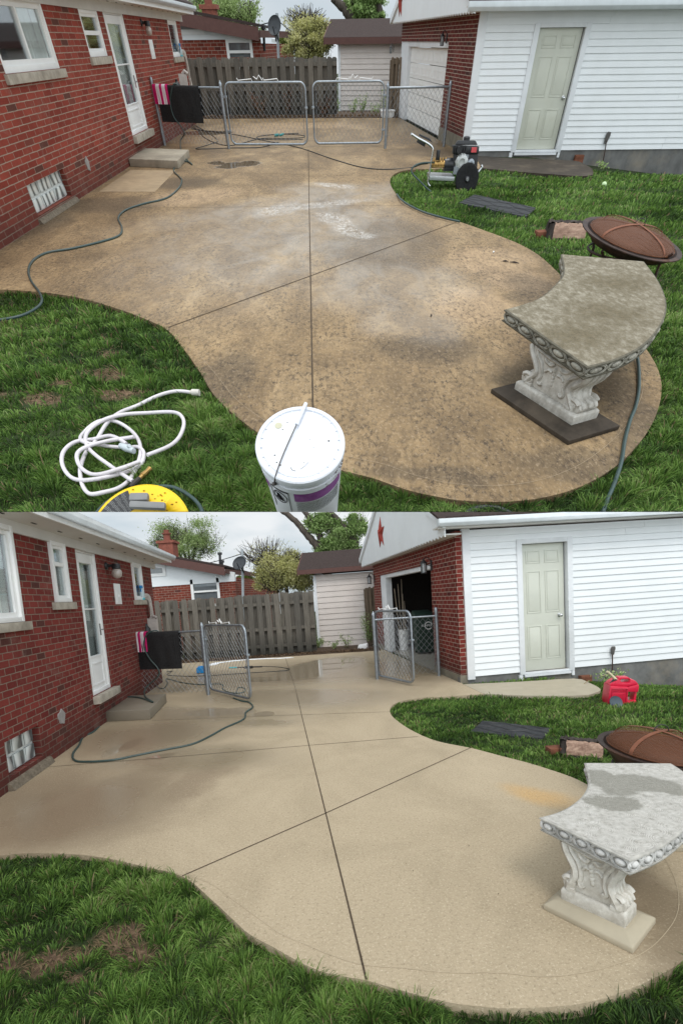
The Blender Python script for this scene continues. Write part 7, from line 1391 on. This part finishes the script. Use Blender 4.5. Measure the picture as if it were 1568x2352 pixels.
    slab(mB, 'top_handle', [(531, 262), (545, 240), (700, 240), (735, 262), (700, 272), (590, 270), (560, 300)], .25, .5, .010)
    slab(mB, 'side_bridge', [(667, 470), (835, 475), (853, 400), (850, 346), (672, 386)], .05, .88)
    slab(mB, 'side_handle', [(798, 470), (836, 474), (815, 645), (775, 640)], .2, .6, .010); slab(mB, 'side_foot', [(647, 700), (812, 660), (806, 605), (655, 625)], .05, .88)
    P = [o(330, 690), o(645, 690), o(672, 392), o(368, 372)]; f0, f1, f2, f3 = P; a = f3; b_ = f2; Bk = dp; up = V([0, 0, .03])
    s = MB(); fz = f3-f0; fx = (f1-f0); q_ = lambda u, v: f0+fx*u+fz*v-V([0, .006, 0]); s.tube([q_(.12, .10), q_(.12, .88), q_(.90, .88), q_(.90, .10), q_(.12, .10)], .006, 6); s.text('GASOLINE', .048, q_(.52, .70), fx/np.linalg.norm(fx), fz/np.linalg.norm(fz), .002)
    for r_ in range(7): s.tube([q_(.2, .58-.06*r_), q_(.82, .58-.06*r_)], .002, 3)
    T.part('embossed_panel', s, simple('red_plastic_emboss', (.50, .01, .042), .4), mB)
    s = MB(); s.tube([f3+Bk*.3+(b_-a)*.18+up*.05, o(470, 255, .06)], .034, 12); T.part('spout_collar', s, M_black); s = MB(); s.tube([o(458, 262, .06), o(390, 190, .05), o(320, 130, .04)], [.022, .017, .016], 10); T.part('spout', s, M_beige, smooth=40)
    c = o(450, 700, -.10); c[2] = g0[2]+.05; s = MB(); s.lathe(c, [(.075, 0), (.085, .02), (.082, .03), (.06, .022), (.01, .02)], 24, np.array([[1, 0, 0], [0, .35, -.94], [0, .94, .35]])); solo(Y, 'dark_disc', s, simple('slate_cap', (.045, .065, .085), .35), 'round dark lid lying in the grass against the red petrol can', 'lid', base=c, smooth=40)
    # splash block, stick, wire
    a = Y.g(834, 1491); k = a[1]/FU; s = MB(); s.hexa([a+V([-14*k, -.08, 0]), a+V([10*k, -.08, 0]), a+V([14*k, .1, .0]), a+V([-10*k, .1, 0]), a+V([-12*k, -.06, 9*k]), a+V([9*k, -.06, 11*k]), a+V([12*k, .08, 14*k]), a+V([-9*k, .08, 11*k])]); solo(Y, 'white_container', s, M_white, 'white plastic splash piece lying tilted in the bed before the shed', 'container', base=a, bevel=.02)
    # soap suds along the bed
    s = MB(); 
    P = [Y.g(.32*x+501.8, 1176+.32*y, .004) for x, y in ((-60, 1100), (0, 1082), (60, 1075), (130, 1066), (210, 1060), (300, 1054), (400, 1052), (505, 1046))]
    for i, p in enumerate(catmull(P, 8)):
        w = .05*(1+.7*math.sin(i*.9))*(1-i/80); s.ball(p+V([0, rng.normal(0, .02), 0]), .16, max(.02, w), .012, None, 10, 4)
    solo(Y, 'soap_suds', s, M_suds, None, None, kind='stuff', smooth=60)
    for (x, y, a, L_) in ((1372, 1556, .3, .35), (1336, 1575, .9, .22)):
        c = Y.g(x, y, -.02); d_ = V([math.cos(a), .2, math.sin(a)*.35])*L_; s = MB(); s.tube([c, c+d_*.5+V([0, 0, .015]), c+d_], .006, 5); solo(Y, 'stray_cable', s, simple('tan_cable', (.34, .27, .17), .7), 'short tan cable end poking from the grass by the side door slab' if y > 1570 else 'longer tan cable end poking from the foundation beside the bricks', 'cable', base=c)
def litter(Y, poly):
    C = []
    while len(C) < (90 if Y.n == 'A' else 40):
        x, y = Y.g(rng.uniform(0, 1568), rng.uniform(420, 1130) if Y.n == 'A' else rng.uniform(1600, 2290))[:2]
        if inpoly(np.array([[x, y]]), poly)[0]: C.append((x, y, .004))
    C = V(C); N = len(C); a = rng.uniform(0, 6.28, N); L = rng.uniform(.003, .011, N)*(1.2 if Y.n == 'A' else .8); d = np.stack([np.cos(a), np.sin(a), 0*a], 1)*L[:, None]; e = np.stack([-np.sin(a), np.cos(a), 0*a], 1)*(L*.3)[:, None]; up = V([0, 0, .003])
    v = np.stack([C-d, C-e+up, C+d, C+e+up], 1).reshape(-1, 3); o = fast_mesh('leaf_litter', v, np.arange(4*N).reshape(N, 4), leaf_mat('litter_'+Y.n, [(0, (.05, .035, .02)), (.7, (.12, .085, .05)), (1, (.35, .30, .16))]), np.repeat(rng.uniform(size=N), 4)); place(o, Y, V([0, 0, 0])); props(o, kind='stuff')
def plants(Y):
    n = Y.n; ly = label_yard(n)
    if n == 'A':
        for i, (x, y, w, h, m, l) in enumerate(((600, 270, .5, .55, M_leaf_red, 'dark shrub behind the left gate leaf'), (660, 268, .45, .8, M_leaf_red, 'tall twiggy russet shrub behind the left gate latch'), (745, 268, .4, .5, M_leaf_red, 'low russet shrub by the fence end'), (770, 262, .3, .35, M_leaf_grn, 'bright green weeds at the shed door corner'), (810, 262, .3, .35, M_leaf_grn, 'small green weeds at the shed front left'), (832, 262, .3, .5, M_leaf_grn, 'leggy green weeds at the shed front middle'), (862, 262, .5, .3, M_leaf_grn, 'low green weeds at the shed front right'), (884, 262, .4, .6, M_leaf_grn, 'taller weeds between the shed and garage'))): shrub(Y, (x, y), w, h, m, l+' '+ly, 320 if m is M_leaf_red else 200)
        shrub(Y, (1384, 388), .25, .11, M_leaf_grn, 'tuft of tall weeds at the foundation by the leaning tool '+ly, 70)
    else:
        for (x, y, w, h, m, l, k) in ((607, 1499, .35, .95, M_leaf_red, 'tall twiggy rose shrub before the board fence', 420), (685, 1497, .5, .45, M_leaf_red, 'low dark red shrub near the right end of the board fence', 520), (515, 1504, .6, .45, M_leaf_red, 'low pinkish shrub seen through the open left gate', 420), (728, 1488, .4, .4, M_leaf_grn, 'bright green weeds at the shed door corner', 380), (765, 1490, .3, .25, M_leaf_grn, 'small green weeds at the shed front', 160), (798, 1489, .4, .5, M_leaf_grn, 'leggy green weeds at the shed front middle', 200), (852, 1484, .5, 1.1, M_leaf_grn, 'tall green vine weeds between the shed and garage', 700), (560, 1502, .4, .35, M_leaf_red, 'small russet shrub left of the rose shrub', 240)): shrub(Y, (x, y), w, h, m, l+' '+ly, k)
        shrub(Y, (1400, 1566), .4, .18, M_leaf_grn, 'tuft of tall weeds at the foundation by the leaning tool '+ly, 160)
# ------------------------------------------------------------------ cut the two yards where they meet
def clip_all():
    t = (PU-1176)/FU; nW = np.array(camrot)@V([0, 1, t]); nW /= np.linalg.norm(nW); C0 = V(EYEP)
    bpy.context.view_layer.update(); dead = []
    for o in ALL:
        if o.type != 'MESH': continue
        r = o
        while r.parent: r = r.parent
        sg = 1. if r.get('_y') == 'A' else -1.
        M = np.array(r.matrix_world)@np.array(o.matrix_local if o.parent else Matrix.Identity(4)); me = o.data; nv = len(me.vertices)
        if nv == 0: dead.append(o); continue
        co = np.empty(nv*3, np.float32); me.vertices.foreach_get('co', co); co = co.reshape(-1, 3).astype(float); wv = co@M[:3, :3].T+M[:3, 3]; d = sg*((wv-C0)@nW)
        if o.name.startswith('ground') and sg < 0: d = np.where(wv[:, 1] < .5, 1, d)
        if (d > -1e-4).all(): continue
        if (d <= 1e-4).all(): dead.append(o); continue
        bm = bmesh.new(); bm.from_mesh(me)
        if len(me.polygons) > 12000 or o.name.startswith(('crown', 'grass', 'foliage', 'fallen')):
            bm.verts.ensure_lookup_table(); bmesh.ops.delete(bm, geom=[bm.verts[i] for i in np.where(d < 0)[0]], context='VERTS')
        else:
            Mi = np.linalg.inv(M); nl = M[:3, :3].T@nW; nl /= np.linalg.norm(nl); cl = (Mi@np.append(C0, 1))[:3]
            res = bmesh.ops.bisect_plane(bm, geom=bm.verts[:]+bm.edges[:]+bm.faces[:], plane_co=cl, plane_no=nl, clear_inner=sg > 0, clear_outer=sg < 0, dist=1e-6)
            cut = [e for e in res['geom_cut'] if isinstance(e, bmesh.types.BMEdge) and e.is_boundary]
            if cut: bmesh.ops.holes_fill(bm, edges=cut, sides=0)
        bm.to_mesh(me); bm.free()
    for o in dead:
        if not any(c for c in o.children): bpy.data.objects.remove(o)
    for o in [o for o in list(COL.objects) if o.type == 'EMPTY' and not o.children]: bpy.data.objects.remove(o)
    for o in COL.objects:
        if '_y' in o: del o['_y']
# ------------------------------------------------------------------ assemble
INFO = {}; GI = {}
for Y in (YA, YB):
    HW, hi = build_house(Y); INFO[Y.n] = hi; GW = build_gates(Y, HW)
    if Y.n == 'A': GWA = GW
    else: GWB = GW
    WF, WS, gi_ = build_garage(Y); build_back(Y)
    poly, sl, GI[Y.n] = build_ground(Y, HW, WF, WS, hi, gi_)
    common(Y, HW, hi, GW[0], GW[1], GW[2], WF, WS); plants(Y)
    build_grass(Y, poly, sl, GI[Y.n], NGRASS, [[Y.g(*p, LAWN_Z)[:2] for p in PAVER[Y.n]]], WS, HW); litter(Y, poly)
things_A(); things_B(); clip_all()
